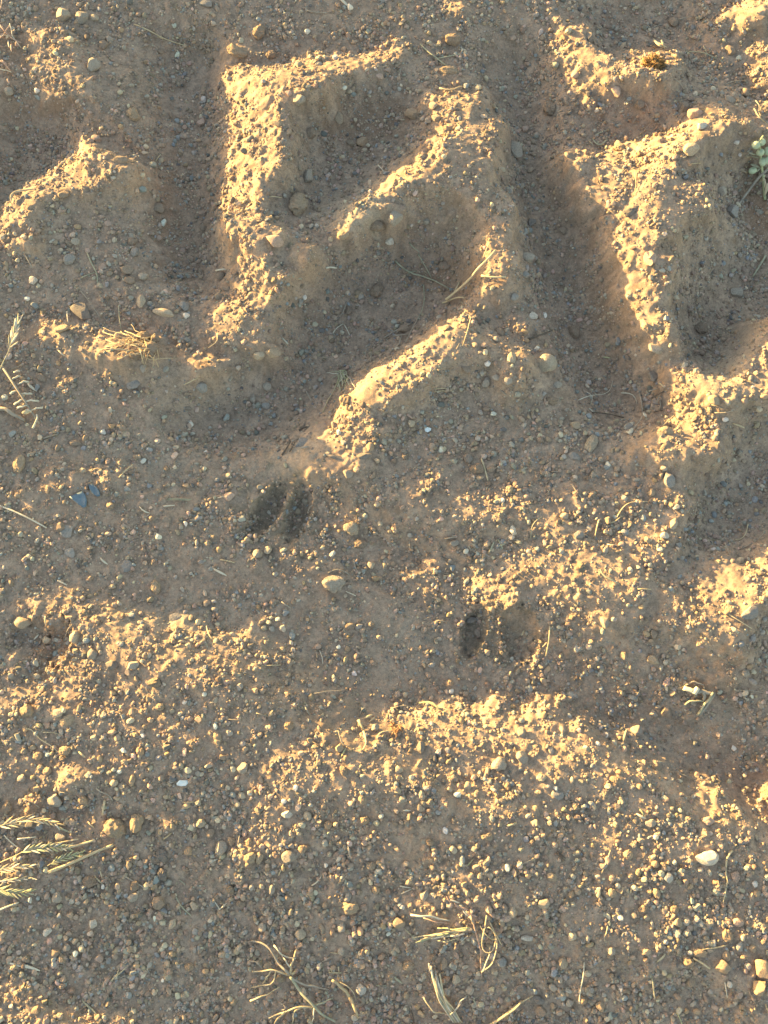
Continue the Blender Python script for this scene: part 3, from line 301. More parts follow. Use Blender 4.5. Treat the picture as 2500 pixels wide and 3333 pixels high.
[0,0,0,0,0,0,0,0,0,0,0,0,0,0,0,0,0,0,0,0,0,0,0,-1,-1,-2,0,1,-4,-1,-2,0,1,-2,2,1,0,-1,-6,0,0,-3,0,-1,-1,0,-1,0,0,-1,-2,-1,-1,-1,0,1,0,1,1,1,1,-1,-1,-1,0,-1,-3,-3,-1,0,2,1,-1,-2,-5,-5,-7,-3,-3,0,5,5,5,3,1,-1,-1,5,11,9,7,4,4,2,-3,0,4,6,9,8,5,4,3,3,2,3,2,1,-2,-4,-3,-4,-7,-8,-6,2,6,7,6,4,5,5,4,2,1,0,-8,-21,-15,-7,-4,-1,-1,-1,0,0,0,0,0,0,0,0,0,0,0,0,0,0,0,0,0,0,0],
[0,0,0,0,0,0,0,0,0,0,0,0,0,0,0,0,0,0,0,0,0,0,0,0,-1,-4,0,-1,-1,-1,-2,-1,-2,0,0,0,-1,0,-1,0,-1,0,-1,-1,0,0,0,-1,-2,-1,-1,-1,0,0,1,0,1,1,1,-1,-1,0,-1,-1,-2,-2,-3,0,2,1,0,-2,-4,-5,-6,-6,-3,-1,2,3,5,4,4,1,-2,0,-2,8,10,8,5,4,4,4,2,2,7,6,6,4,4,3,2,3,2,2,1,1,-1,-4,-8,-10,-5,-4,0,5,6,2,3,5,5,4,3,-1,-1,-1,-7,-16,-11,-6,-3,-2,0,-1,0,0,0,0,0,0,0,0,0,0,0,0,0,0,0,0,0,0,0],
[0,0,0,0,0,0,0,0,0,0,0,0,0,0,0,0,0,0,0,0,0,0,0,0,-2,-2,-1,0,-1,-2,-2,-1,0,0,-1,0,0,0,-1,-1,0,-1,-1,0,0,0,-2,-2,-1,0,-1,0,1,0,1,1,1,0,-1,-1,0,-2,-2,-4,-4,4,1,2,0,-2,-3,-5,-6,-6,-4,-2,-1,-1,2,8,7,6,-1,-4,-3,0,1,5,11,7,4,4,6,5,5,5,5,5,4,4,3,2,2,2,2,2,1,-1,-6,-9,-5,-4,-1,-3,-1,2,4,4,4,5,3,1,-1,-3,-2,2,-5,-12,-8,-5,-2,-1,-1,0,0,0,0,0,0,0,0,0,0,0,0,0,0,0,0,0,0,0,0],
[0,0,0,0,0,0,0,0,0,0,0,0,0,0,0,0,0,0,0,0,0,0,0,1,-1,-3,-2,-1,-1,-1,-1,-1,1,0,0,-1,-1,0,0,-1,-1,0,-1,0,-1,-2,-1,-1,0,0,0,1,0,1,1,1,-1,-1,-1,2,-4,-5,-5,0,3,1,3,1,-5,-4,-6,-6,-5,-2,-1,-2,0,-1,2,4,-2,7,7,-1,0,1,3,5,7,5,3,5,8,5,5,4,5,4,4,3,2,2,2,2,2,1,-2,-3,-7,-4,-2,0,3,-3,-7,-5,0,6,6,5,-1,-3,-6,0,4,5,-2,-12,-8,-4,-1,0,0,0,0,0,0,0,0,0,0,0,0,0,0,0,0,0,0,0,0,0,0],
[0,0,0,0,0,0,0,0,0,0,0,0,0,0,0,0,0,0,0,0,0,0,0,1,-2,-2,-1,0,-2,0,-1,-1,3,0,-3,-1,0,-1,-1,0,0,0,-1,-2,-1,-1,-1,0,1,0,0,1,1,1,-1,-1,-1,-1,-3,3,-8,-5,-2,10,0,-4,-2,1,-6,-6,-5,-3,-1,-2,-1,-2,3,1,-3,-2,-2,4,12,8,2,3,5,5,5,4,0,4,6,4,4,4,5,4,2,2,2,3,2,1,1,-3,-4,-5,-1,4,2,2,3,-2,-14,-12,-4,1,7,6,2,-8,-8,5,9,5,0,-13,-8,-3,0,1,1,1,0,0,0,0,0,0,0,0,0,0,0,0,0,0,0,0,0,0,0],
[0,0,0,0,0,0,0,0,0,0,0,0,0,0,0,0,0,0,0,0,0,0,0,1,-2,-2,-1,-1,0,0,-1,-1,1,0,-1,0,-1,0,-1,0,-1,-1,-1,-2,0,0,0,0,1,0,1,1,0,-1,-1,-2,-2,-2,-5,-3,-2,-1,2,4,-3,-4,-6,0,-3,-4,-2,-1,-1,-2,-1,0,-1,-1,0,1,4,5,7,8,7,5,4,3,2,3,1,2,2,4,4,6,3,1,1,4,4,1,2,-1,-4,-4,-1,0,3,3,3,2,1,-4,-13,-14,-9,-3,2,2,2,-4,-3,5,13,9,-3,-11,-8,-2,1,3,2,1,1,0,0,0,0,0,0,0,0,0,0,0,0,0,0,0,0,0,0],
[0,0,0,0,0,0,0,0,0,0,0,0,0,0,0,0,0,0,0,0,0,0,1,1,-3,-1,-1,0,-1,0,-1,0,0,0,0,-1,0,-1,0,-1,-2,-1,-1,0,0,1,0,0,1,1,0,0,-2,-1,-3,-4,-4,-2,-1,-1,1,1,3,-3,-3,-8,-4,-2,-1,-1,-1,-2,-1,0,-1,-2,-1,2,3,5,6,8,6,6,5,3,2,3,1,2,2,1,2,3,2,2,2,3,6,4,1,0,-3,-5,-7,0,3,5,3,3,2,1,1,0,-13,-18,-12,-8,-3,-1,-1,0,0,5,10,12,4,-11,-9,0,3,4,3,2,1,1,0,0,0,0,0,0,0,0,0,0,0,0,0,0,0,0,0],
[0,0,0,0,0,0,0,0,0,0,0,0,0,0,0,0,0,0,0,0,0,0,1,1,-2,-1,0,-1,0,0,0,0,-1,0,-1,0,-1,-1,-1,-1,-1,-1,1,0,0,1,0,1,0,0,-1,-2,-2,-3,-4,-4,-1,-1,1,2,0,-1,-1,-1,-1,-6,-5,-3,-2,-3,0,0,-2,-1,-1,1,3,4,6,7,7,6,4,4,3,2,2,1,2,4,1,1,2,4,1,-2,2,5,4,3,-3,0,-7,-4,-5,3,6,3,2,1,1,2,2,0,-10,-18,-15,-11,-6,-4,-2,0,1,3,5,6,3,-2,-1,2,5,6,4,3,1,1,0,0,0,0,0,0,0,0,0,0,0,0,0,0,0,0,0],
[0,0,0,0,0,0,0,0,0,0,0,0,0,0,0,0,0,0,0,0,0,0,1,3,-2,-2,0,0,2,1,-3,-1,0,-1,0,-1,-1,-1,-2,0,0,0,1,0,0,0,1,0,-1,-1,-2,-3,-4,-3,-4,-2,2,2,1,2,0,-5,-5,3,1,-4,-6,-6,-3,-2,1,0,-2,0,2,4,6,7,7,6,5,4,3,2,5,0,1,3,5,5,-2,2,9,2,-3,-5,-3,2,2,2,-5,-4,-4,-1,0,5,1,1,1,1,3,2,1,0,-6,-14,-15,-15,-10,-6,-3,-1,0,1,3,3,2,2,2,6,7,6,6,3,2,1,0,0,0,0,0,0,0,0,0,0,0,0,0,0,0,0,0],
[0,0,0,0,0,0,0,0,0,0,0,0,0,0,0,0,0,0,0,0,0,0,1,4,-2,-2,-1,0,2,-1,0,0,-1,-1,-1,-1,-1,-1,0,0,1,0,0,0,0,0,0,-1,-2,-2,-4,-3,-3,-3,-5,-1,5,5,2,0,-1,-5,-6,3,3,-3,-10,-7,-4,0,0,2,2,4,4,7,7,7,7,5,1,2,3,2,3,2,3,2,3,2,0,4,10,-1,-3,-7,-8,1,0,-3,-3,1,2,1,2,1,-4,-2,2,5,2,0,2,2,1,-7,-16,-21,-15,-10,-4,-2,-1,1,1,1,2,3,5,7,8,8,6,4,2,1,0,0,0,0,0,0,0,0,0,0,0,0,0,0,0,0,0],
[0,0,0,0,0,0,0,0,0,0,0,0,0,0,0,0,0,0,0,0,0,0,1,7,-3,-3,-1,-1,0,1,5,-3,-2,-1,-1,-1,0,-1,1,0,0,0,0,-1,0,-1,-1,-2,-3,-3,-3,-3,-4,-5,-1,2,2,3,2,2,2,-3,-5,-1,3,-3,-9,-7,-2,-2,1,7,5,5,7,6,6,6,7,3,1,3,1,1,-2,2,2,2,2,-2,-1,0,2,3,2,-4,-4,-2,-3,0,1,5,0,4,-1,-5,-2,2,4,5,-5,2,3,0,1,-1,-2,-28,-23,-13,-5,-3,-1,0,0,1,2,3,6,7,9,8,7,4,2,2,0,0,0,0,0,0,0,0,0,0,0,0,0,0,0,0,0],
[0,0,0,0,0,0,0,0,0,0,0,0,0,0,0,0,0,0,0,0,0,0,2,5,-2,-2,-1,-1,-1,3,2,-3,-1,-1,0,0,0,-1,0,1,0,-1,0,-1,-1,-2,-2,-3,-3,-3,-4,-4,-5,0,5,0,-2,0,0,5,3,0,-5,-5,3,0,-7,-7,-3,-1,8,8,8,5,6,6,4,4,4,2,3,0,0,-1,-1,1,3,0,-4,-3,-1,2,0,2,3,-3,-5,-2,4,3,2,7,-1,-3,-3,-2,2,7,2,-1,-5,2,3,1,1,2,-7,-26,-23,-12,-6,-3,-2,0,0,0,2,3,6,7,9,9,7,5,2,1,1,0,0,0,0,0,0,0,0,0,0,0,0,0,0,0,0],
[0,0,0,0,0,0,0,0,0,0,0,0,0,0,0,0,0,0,0,0,0,0,3,7,-4,-3,-2,0,4,2,-4,-1,-1,3,-1,-1,0,-1,1,0,-1,-1,-1,-2,-1,-3,-3,-3,-4,-3,-4,-3,-3,1,5,-1,-4,1,1,3,3,1,-4,-6,3,2,-5,-8,0,7,9,6,7,6,5,5,5,1,0,2,3,-1,-1,-1,0,-1,-2,-2,-5,-2,2,2,2,2,2,-5,-3,0,7,5,2,1,-2,-4,-3,0,4,6,1,-4,-2,2,5,3,1,-2,-17,-21,-17,-10,-6,-3,-2,-1,0,0,1,3,6,7,9,9,7,5,3,1,1,0,0,0,0,0,0,0,0,0,0,0,0,0,0,0,0],
[0,0,0,0,0,0,0,0,0,0,0,0,0,0,0,0,0,0,0,0,0,0,4,10,-8,-4,-3,-1,5,1,-3,1,1,5,-2,1,-2,-2,0,2,0,-4,-3,-2,-3,-3,-4,-5,-4,-3,-1,-1,-1,0,1,-1,0,0,1,-1,1,3,-1,-4,1,4,-2,-3,8,8,7,4,4,4,6,4,-2,-1,0,3,0,0,0,-3,-3,-2,-2,-2,-1,-1,1,1,4,2,1,-4,-2,1,3,4,1,1,-3,-3,-1,1,2,4,1,-2,1,4,5,4,1,-7,-19,-17,-13,-9,-6,-4,-3,-1,-1,0,1,3,5,7,9,9,7,6,3,1,1,0,0,0,0,0,0,0,0,0,0,0,0,0,0,0,0],
[0,0,0,0,0,0,0,0,0,0,0,0,0,0,0,0,0,0,0,0,0,0,4,4,-6,-2,0,-1,1,0,-3,1,8,2,0,5,-4,-5,-2,7,0,-8,-4,-4,-3,-5,-5,-4,-2,0,0,0,0,-1,0,-1,0,-3,-2,0,1,3,-1,-4,1,8,8,5,8,7,4,1,2,3,1,-1,-3,-1,-1,1,0,3,0,-2,-3,-4,-1,0,-1,0,0,1,3,0,0,-1,-1,0,2,1,1,0,-1,-1,-1,1,1,2,2,1,3,4,8,1,3,-9,-16,-15,-10,-9,-7,-6,-4,-3,-2,-1,1,3,4,7,9,9,8,5,4,1,1,0,0,0,0,0,0,0,0,0,0,0,0,0,0,0,0],
[0,0,0,0,0,0,0,0,0,0,0,0,0,0,0,0,0,0,0,0,0,0,3,2,-3,-1,-1,-1,0,-1,-1,6,9,-5,-2,5,1,-11,-3,3,1,-3,-4,-5,-5,-5,-2,-1,0,0,0,0,-1,0,-1,-2,-3,-2,-1,1,0,-1,0,3,7,10,13,9,5,4,2,0,2,3,-5,-7,-4,-2,-1,0,-1,1,1,4,-1,-5,-2,-1,0,0,0,1,0,1,0,-1,0,0,0,1,0,0,0,0,0,0,1,2,3,3,4,6,6,0,10,-4,-16,-11,-8,-10,-11,-11,-7,-5,-3,-2,0,2,4,7,8,9,8,6,3,2,1,0,0,0,0,0,0,0,0,0,0,0,0,0,0,0,0],
[0,0,0,0,0,0,0,0,0,0,0,0,0,0,0,0,0,0,0,0,0,1,6,1,-4,-3,-1,0,-1,-1,1,4,2,-2,-2,-2,-3,-6,2,-1,-4,8,-5,-7,-3,-1,-1,0,0,0,0,-1,0,-2,-3,-3,0,0,0,-2,0,1,4,6,8,12,13,3,0,1,2,3,3,3,-6,-8,-5,-2,-2,-1,-1,-1,4,7,-3,-4,-2,-1,0,-1,1,0,0,0,0,0,0,0,0,1,0,0,0,0,0,0,2,2,5,6,7,5,7,6,9,3,-15,-4,-1,-10,-23,-18,-13,-9,-5,-3,0,1,4,6,8,8,8,6,3,2,1,0,0,0,0,0,0,0,0,0,0,0,0,0,0,0,0],
[0,0,0,0,0,0,0,0,0,0,0,0,0,0,0,0,0,0,0,0,0,2,14,-3,-8,-3,-1,-1,-1,0,0,1,0,-3,-3,-4,-3,-1,1,-3,1,1,-3,-2,0,0,0,0,-1,-1,-1,-1,-2,-3,-2,-1,0,0,-1,-1,2,3,4,6,8,9,7,-1,3,4,4,3,3,1,-3,-6,-7,-3,-1,-1,-1,0,2,3,-1,-2,-2,0,-1,0,0,0,1,0,0,0,0,0,0,0,0,0,0,0,0,1,1,4,7,12,13,6,5,6,4,3,-5,0,0,-8,-17,-28,-24,-12,-7,-3,-2,1,3,5,7,8,7,6,3,2,1,0,0,0,0,0,0,0,0,0,0,0,0,0,0,0,0],
[0,0,0,0,0,0,0,0,0,0,0,0,0,0,0,0,0,0,0,0,0,3,12,-4,-7,-2,-1,-1,-1,0,-1,-1,-2,-2,-4,-3,1,-2,-1,0,1,-2,0,0,0,0,0,-1,-2,-2,-3,-3,-3,-3,-2,-1,0,0,0,0,2,3,5,6,7,7,4,4,5,4,4,3,2,2,1,-8,-8,-2,-1,-1,-1,0,1,0,0,0,-1,0,-1,0,0,0,0,0,0,0,0,0,0,0,0,0,0,0,0,1,1,4,9,18,13,3,4,3,2,0,-3,-3,-6,-4,-4,-23,-23,-14,-7,-5,-2,0,2,4,6,7,6,5,3,2,1,0,0,0,0,0,0,0,0,0,0,0,0,0,0,0,0],
[0,0,0,0,0,0,0,0,0,0,0,0,0,0,0,0,0,0,0,0,0,2,7,-3,-3,-1,-2,0,-1,-1,-2,-2,-2,-3,-2,0,-1,0,0,0,-1,0,0,0,0,-1,-1,-3,-3,-5,-5,-5,-4,-3,-2,-1,-1,0,1,0,2,4,5,7,8,7,6,7,6,4,3,2,1,1,-2,-4,-1,-1,-2,-2,-1,-1,0,0,0,0,0,-1,0,0,0,0,0,0,0,0,0,0,0,0,0,0,0,-1,-1,0,1,2,8,12,16,10,4,2,-2,-4,-5,-5,-4,-1,1,-14,-18,-13,-7,-5,-3,-1,1,3,5,5,5,4,3,1,1,0,0,0,0,0,0,0,0,0,0,0,0,0,0,0,0],
[0,0,0,0,0,0,0,0,0,0,0,0,0,0,0,0,0,0,0,0,0,5,7,-3,-4,-3,-2,-1,-1,-2,-2,-2,-2,-1,0,-1,1,-1,0,-1,0,0,0,0,-1,-2,-3,-5,-7,-7,-7,-6,-5,-3,-2,-1,0,-1,1,1,2,4,5,8,9,8,9,10,7,1,2,2,3,3,0,3,4,-7,-5,-3,-1,-1,0,-1,0,0,0,-1,0,0,0,1,0,0,0,0,-1,0,0,0,0,-1,-1,-1,-2,-2,-1,2,4,10,13,19,5,-3,-6,-7,-4,-2,0,3,5,-6,-17,-10,-7,-4,-3,-1,0,1,3,4,3,3,1,2,0,0,0,0,0,0,0,0,0,0,0,0,0,0,0,0,0],
[0,0,0,0,0,0,0,0,0,0,0,0,0,0,0,0,0,0,0,0,0,11,18,-12,-9,-5,-3,-2,-2,-2,-2,0,-1,0,0,0,-1,0,0,0,0,-1,-1,-1,-1,-3,-6,-8,-8,-9,-9,-7,-5,-3,-2,-1,0,0,0,1,2,3,6,8,9,10,10,10,6,3,4,5,6,6,8,5,2,-10,-9,-4,-2,-1,-1,0,-1,0,0,0,0,0,0,0,0,0,0,0,0,0,-1,0,0,-2,-2,-3,-3,-4,-3,-1,3,7,11,16,8,-7,-7,-1,0,2,4,7,4,-6,-7,-7,-6,-4,-3,-2,-1,0,1,1,2,1,1,1,0,0,0,0,0,0,0,0,0,0,0,0,0,0,0,0,0],
[0,0,0,0,0,0,0,0,0,0,0,0,0,0,0,0,0,0,0,0,1,8,18,-7,-12,-6,-3,-2,-2,-1,-1,0,0,0,0,-1,0,0,0,-1,0,-1,-2,-2,-2,-4,-7,-9,-11,-10,-9,-7,-5,-3,-2,-1,0,-1,1,0,2,3,5,6,9,10,10,9,6,6,10,9,8,9,8,-1,-2,-3,-6,-4,-3,-2,-1,-1,-1,0,-1,0,0,0,1,0,0,0,0,0,-1,0,-1,0,-1,-2,-4,-5,-6,-6,-5,-3,2,4,8,10,5,-7,0,9,6,5,8,10,6,0,-4,-7,-6,-5,-3,-3,-2,-2,-2,0,-1,1,0,0,0,0,0,0,0,0,0,0,0,0,0,0,0,0,0,0,0],
[0,0,0,0,0,0,0,0,0,0,0,0,0,0,0,0,0,0,0,0,1,11,19,-14,-11,-5,-3,-2,0,-1,0,0,0,-1,0,0,0,0,-1,-1,-1,-2,-2,-2,-1,-4,-8,-10,-11,-11,-10,-7,-5,-4,-2,-1,-1,0,0,0,1,2,4,5,8,8,10,9,6,5,19,16,12,9,5,-4,0,-1,-4,-4,-4,-3,-2,-2,-2,0,-1,0,0,0,1,1,1,0,-1,-1,-1,0,-1,-2,-2,-3,-5,-8,-8,-9,-7,-4,0,3,6,8,5,-1,3,14,11,10,12,13,11,9,-5,-10,-7,-4,-4,-4,-5,-5,-6,-4,-1,-1,-1,0,0,0,0,0,0,0,0,0,0,0,0,0,0,0,0,0,0],
[0,0,0,0,0,0,0,0,0,0,0,0,0,0,0,0,0,0,0,0,1,9,10,-14,-5,-2,-1,0,-1,0,0,0,-1,0,0,0,0,-1,-2,-1,-2,-2,-1,-1,-1,-4,-7,-10,-11,-10,-10,-8,-6,-4,-3,-2,-1,-1,0,0,0,1,3,3,6,7,8,10,9,12,19,17,16,9,6,2,3,0,-4,-8,-6,-5,-4,-4,-2,-2,0,-1,0,1,1,3,2,0,-1,-2,-3,-1,-2,-2,-3,-5,-8,-10,-11,-10,-9,-5,-1,3,6,8,8,7,7,11,17,17,15,13,12,9,1,-4,-6,-3,-6,-7,-5,-12,-13,-7,-4,-2,-1,0,-1,0,0,0,0,0,0,0,0,0,0,0,0,0,0,0,0],
[0,0,0,0,0,0,0,0,0,0,0,0,0,0,0,0,0,0,0,0,1,5,1,-6,-2,0,0,0,-1,0,0,0,0,0,0,-1,-1,-2,-2,-2,-1,0,0,-1,-1,-2,-6,-8,-10,-10,-10,-8,-7,-6,-5,-3,-2,-2,-1,0,0,0,2,2,3,5,8,9,11,15,21,19,17,11,5,4,5,4,1,-5,-8,-8,-7,-6,-5,-2,-2,-1,0,2,2,5,6,2,-4,-6,-4,-4,-3,-3,-5,-7,-10,-12,-12,-12,-9,-5,-1,3,5,9,11,13,13,16,21,18,15,11,8,3,1,0,-2,-1,0,-3,0,-20,-25,-10,-6,-3,-1,0,-1,0,0,0,0,0,0,0,0,0,0,0,0,0,0,0,0],
[0,0,0,0,0,0,0,0,0,0,0,0,0,0,0,0,0,0,0,0,1,6,-3,-3,-1,0,-1,0,0,-1,0,0,1,1,-2,-1,-2,-2,-1,-1,0,-1,0,0,0,0,-4,-7,-7,-9,-8,-8,-8,-8,-8,-5,-4,-3,-2,-1,-1,0,0,1,2,4,5,8,12,16,23,23,13,12,7,5,4,3,5,4,0,-7,-12,-10,-7,-5,-2,-2,0,2,4,9,15,7,-11,-13,-9,-6,-5,-5,-7,-9,-12,-13,-14,-11,-8,-5,-1,2,6,11,14,17,19,22,20,18,12,7,2,0,-2,-2,-1,0,2,2,-1,-20,-22,-11,-6,-3,-1,-1,-1,0,0,0,0,0,0,0,0,0,0,0,0,0,0,0,0],
[0,0,0,0,0,0,0,0,0,0,0,0,0,0,0,0,0,0,0,0,1,8,-3,-4,-1,-1,0,-1,0,-1,-1,0,4,4,-6,-3,-1,-1,-1,0,-1,0,1,2,1,-1,-3,-4,-5,-6,-5,-6,-9,-10,-11,-8,-7,-5,-4,-2,-1,-1,-1,1,0,2,4,6,10,14,20,23,18,14,10,6,3,5,4,5,4,2,-4,-13,-12,-7,-4,-2,0,2,5,11,20,9,-8,-22,-14,-10,-7,-7,-8,-11,-14,-14,-14,-10,-7,-4,-1,3,7,11,17,23,26,24,17,11,6,3,-1,-3,-2,0,2,3,3,4,-4,-22,-17,-11,-6,-3,-1,-1,-1,0,0,0,0,0,0,0,0,0,0,0,0,0,0,0,0],
[0,0,0,0,0,0,0,0,0,0,0,0,0,0,0,0,0,0,0,0,1,8,-1,-5,-2,-1,0,-1,-1,-1,-2,-2,4,7,-6,-2,-1,0,-1,0,2,4,3,0,0,-2,-2,-3,-4,-1,-1,0,-7,-15,-14,-12,-11,-7,-6,-3,-3,-2,-1,-1,0,1,2,4,7,11,15,20,23,17,11,10,7,5,5,4,3,4,4,-2,-13,-11,-5,-1,-1,0,4,10,18,6,2,-21,-21,-14,-10,-9,-10,-13,-15,-15,-12,-9,-6,-3,1,3,8,13,19,26,34,19,7,5,2,-2,-5,-1,4,6,5,4,3,2,-2,-22,-17,-11,-6,-2,-2,0,-1,0,0,0,0,0,0,0,0,0,0,0,0,0,0,0,0],
[0,0,0,0,0,0,0,0,0,0,0,0,0,0,0,0,0,0,0,0,2,9,-1,-6,-2,-2,-1,-1,-1,-2,-1,-2,3,2,0,0,0,0,0,5,10,5,0,-3,-3,-3,-4,-3,-2,2,5,8,-1,-20,-18,-15,-14,-10,-8,-4,-4,-4,-3,-3,-1,-1,1,2,5,8,11,15,19,22,16,12,11,8,5,3,5,5,4,5,-1,-11,-6,4,-2,-4,2,5,11,5,2,-9,-27,-19,-13,-11,-12,-15,-15,-15,-11,-8,-4,-2,2,5,9,15,21,27,32,8,2,6,-7,-11,-5,2,11,20,10,0,2,-2,-1,-17,-17,-12,-5,-2,-1,-1,0,0,0,0,0,0,0,0,0,0,0,0,0,0,0,0,0],
[0,0,0,0,0,0,0,0,0,0,0,0,0,0,0,0,0,0,0,0,3,11,-5,-4,-3,-2,-1,-1,-2,-1,0,0,1,1,1,1,0,5,10,12,11,4,-5,-10,-3,-6,-7,-6,-2,4,6,3,-1,-7,-9,-19,-17,-12,-7,-5,-5,-6,-7,-6,-4,-2,0,1,3,5,7,11,15,19,22,17,8,10,11,8,5,6,5,4,3,-2,-3,3,0,-2,1,1,0,-1,-1,-3,-25,-22,-14,-12,-14,-15,-16,-13,-11,-6,-3,0,2,7,12,19,23,23,19,7,4,1,-15,-15,-5,1,10,23,23,7,2,-1,0,-16,-22,-13,-5,-2,0,1,0,0,0,0,0,0,0,0,0,0,0,0,0,0,0,0,0],
[0,0,0,0,0,0,0,0,0,0,0,0,0,0,0,0,0,0,0,0,4,12,-5,-6,-3,-2,-1,-1,-1,-1,0,-1,2,3,1,3,10,12,8,6,2,1,-1,-6,-1,-6,-15,-10,-3,3,3,-3,-3,-3,-4,-7,-12,-7,-4,-2,-4,-10,-15,-13,-7,-4,-1,0,1,3,5,7,10,14,17,18,12,16,13,13,11,9,6,2,1,2,1,0,1,0,-1,-3,-5,-4,-3,-5,-20,-20,-13,-12,-15,-15,-16,-13,-9,-5,-1,1,4,10,16,24,34,19,8,11,-8,-17,-17,-14,-8,-1,8,15,23,24,13,4,5,-17,-30,-15,-6,0,1,1,2,0,0,0,0,0,0,0,0,0,0,0,0,0,0,0,0],
[0,0,0,0,0,0,0,0,0,0,0,0,0,0,0,0,0,0,0,1,5,13,-8,-6,-3,-2,-1,-1,0,-1,-1,-1,0,12,3,8,8,5,3,0,1,-2,-2,-3,-3,-3,-14,-10,0,0,-7,-4,1,-4,-1,3,0,1,2,6,3,-11,-36,-23,-12,-6,-2,-1,1,1,3,4,7,9,11,12,13,16,16,21,18,9,8,7,5,3,1,0,0,-4,-3,-6,-9,-7,-7,-7,-17,-13,-8,-12,-14,-16,-15,-12,-8,-3,-1,3,7,12,21,31,39,15,8,11,-21,-31,-21,-16,-9,-3,4,11,19,30,30,9,5,-19,-33,-17,-5,1,3,3,2,1,0,0,0,0,0,0,0,0,0,0,0,0,0,0,0],
[0,0,0,0,0,0,0,0,0,0,0,0,0,0,0,0,0,0,0,1,9,10,-12,-5,-2,-1,-1,-1,0,1,-2,1,10,11,-4,5,3,2,0,-1,-3,-2,-3,-3,-3,-2,-12,-7,-2,-4,-5,6,2,1,2,7,6,4,3,6,3,-10,-47,-28,-15,-7,-3,-1,0,0,2,2,4,5,7,9,10,12,15,19,22,17,16,11,10,6,1,-3,-5,-13,-5,-7,-9,-11,-9,-7,-8,-4,-7,-12,-15,-16,-14,-11,-6,-2,0,5,10,17,27,35,30,14,11,-3,-28,-30,-23,-17,-11,-4,2,9,18,30,42,16,5,-26,-35,-18,-4,3,5,4,3,1,1,0,0,0,0,0,0,0,0,0,0,0,0,0,0],
[0,0,0,0,0,0,0,0,0,0,0,0,0,0,0,0,0,0,0,1,6,5,-8,-2,-2,-1,-1,-1,-1,4,4,5,7,4,-6,0,1,-2,-2,-2,-3,-3,-4,-2,-2,-1,-11,-5,1,4,2,4,4,5,2,6,4,3,1,3,-5,-19,-33,-25,-15,-8,-3,-2,0,0,0,1,2,3,4,6,7,9,11,15,18,23,30,19,9,5,2,-7,-14,-12,-8,-8,-6,-8,-4,-2,-3,-6,-9,-13,-15,-16,-13,-10,-5,-1,3,7,13,23,37,38,19,9,6,-12,-33,-27,-23,-17,-12,-5,0,8,16,31,52,21,4,-28,-41,-19,-4,4,7,5,4,2,1,0,0,0,0,0,0,0,0,0,0,0,0,0,0],
[0,0,0,0,0,0,0,0,0,0,0,0,0,0,0,0,0,0,0,1,6,2,-4,-3,-2,-2,-2,-3,1,5,6,5,4,2,-4,-6,-6,-2,-3,-3,-3,-5,-3,1,2,-1,-3,3,2,2,2,5,3,4,5,4,4,3,3,2,-4,-27,-31,-24,-14,-8,-5,-2,0,-1,0,1,1,1,2,4,4,6,8,12,15,21,31,32,9,2,2,-4,-17,-12,-7,-7,-6,1,5,3,-9,-11,-12,-14,-16,-15,-12,-8,-4,0,5,9,19,29,42,31,11,7,2,-19,-32,-27,-21,-17,-12,-6,-1,6,13,27,51,36,5,-29,-46,-20,-4,6,8,7,4,3,1,0,0,0,0,0,0,0,0,0,0,0,0,0,0],
[0,0,0,0,0,0,0,0,0,0,0,0,0,0,0,0,0,0,0,2,11,3,-9,-5,-4,-2,-3,-4,2,7,5,3,0,-4,-2,-6,-10,-2,-1,-2,-2,-2,-1,1,5,4,2,3,1,0,0,1,5,7,4,5,5,4,3,2,-2,-28,-33,-23,-15,-9,-5,-3,-1,-1,0,0,1,0,1,2,2,4,6,8,11,17,23,24,19,6,2,4,-10,-12,-6,-4,-3,3,7,5,-12,-12,-14,-15,-16,-15,-11,-7,-2,2,7,13,24,37,41,17,11,5,-4,-28,-26,-25,-20,-16,-12,-7,-2,4,9,21,35,44,10,-31,-39,-14,-2,7,9,8,6,2,2,0,0,0,0,0,0,0,0,0,0,0,0,0,0],
[0,0,0,0,0,0,0,0,0,0,0,0,0,0,0,0,0,0,0,3,14,1,-11,-7,-4,-3,-3,-2,1,6,1,-1,-5,-4,1,-1,-4,-1,-1,-1,-1,0,2,3,4,3,1,1,1,-1,-1,1,5,6,5,5,5,3,3,0,-8,-19,-27,-23,-16,-11,-7,-3,-2,-1,-1,0,0,0,1,0,2,2,3,5,8,12,15,17,17,14,10,5,0,-10,-3,-1,1,4,2,-2,-8,-11,-14,-16,-16,-14,-10,-5,-1,3,10,19,31,40,31,13,8,1,-11,-26,-25,-20,-19,-17,-12,-8,-3,1,6,12,18,19,7,-11,-15,-5,1,9,10,9,6,3,1,1,0,0,0,0,0,0,0,0,0,0,0,0,0],
[0,0,0,0,0,0,0,0,0,0,0,0,0,0,0,0,0,0,0,5,20,-7,-14,-7,-3,-3,-2,-1,-1,2,-1,-1,-1,-1,-1,-1,0,-1,-1,-1,2,3,3,2,2,1,1,0,-1,-1,-1,1,4,6,4,3,4,2,3,2,-2,-11,-23,-24,-20,-14,-9,-5,-3,-1,-1,-1,0,0,0,0,1,1,2,3,5,7,10,12,15,15,13,11,10,-5,0,4,1,0,-3,-4,-7,-11,-15,-16,-16,-13,-9,-4,0,6,13,26,41,40,16,9,5,1,-15,-24,-23,-19,-19,-15,-13,-9,-5,-1,2,6,8,8,3,-1,-2,1,4,11,11,10,6,4,1,1,0,0,0,0,0,0,0,0,0,0,0,0,0],
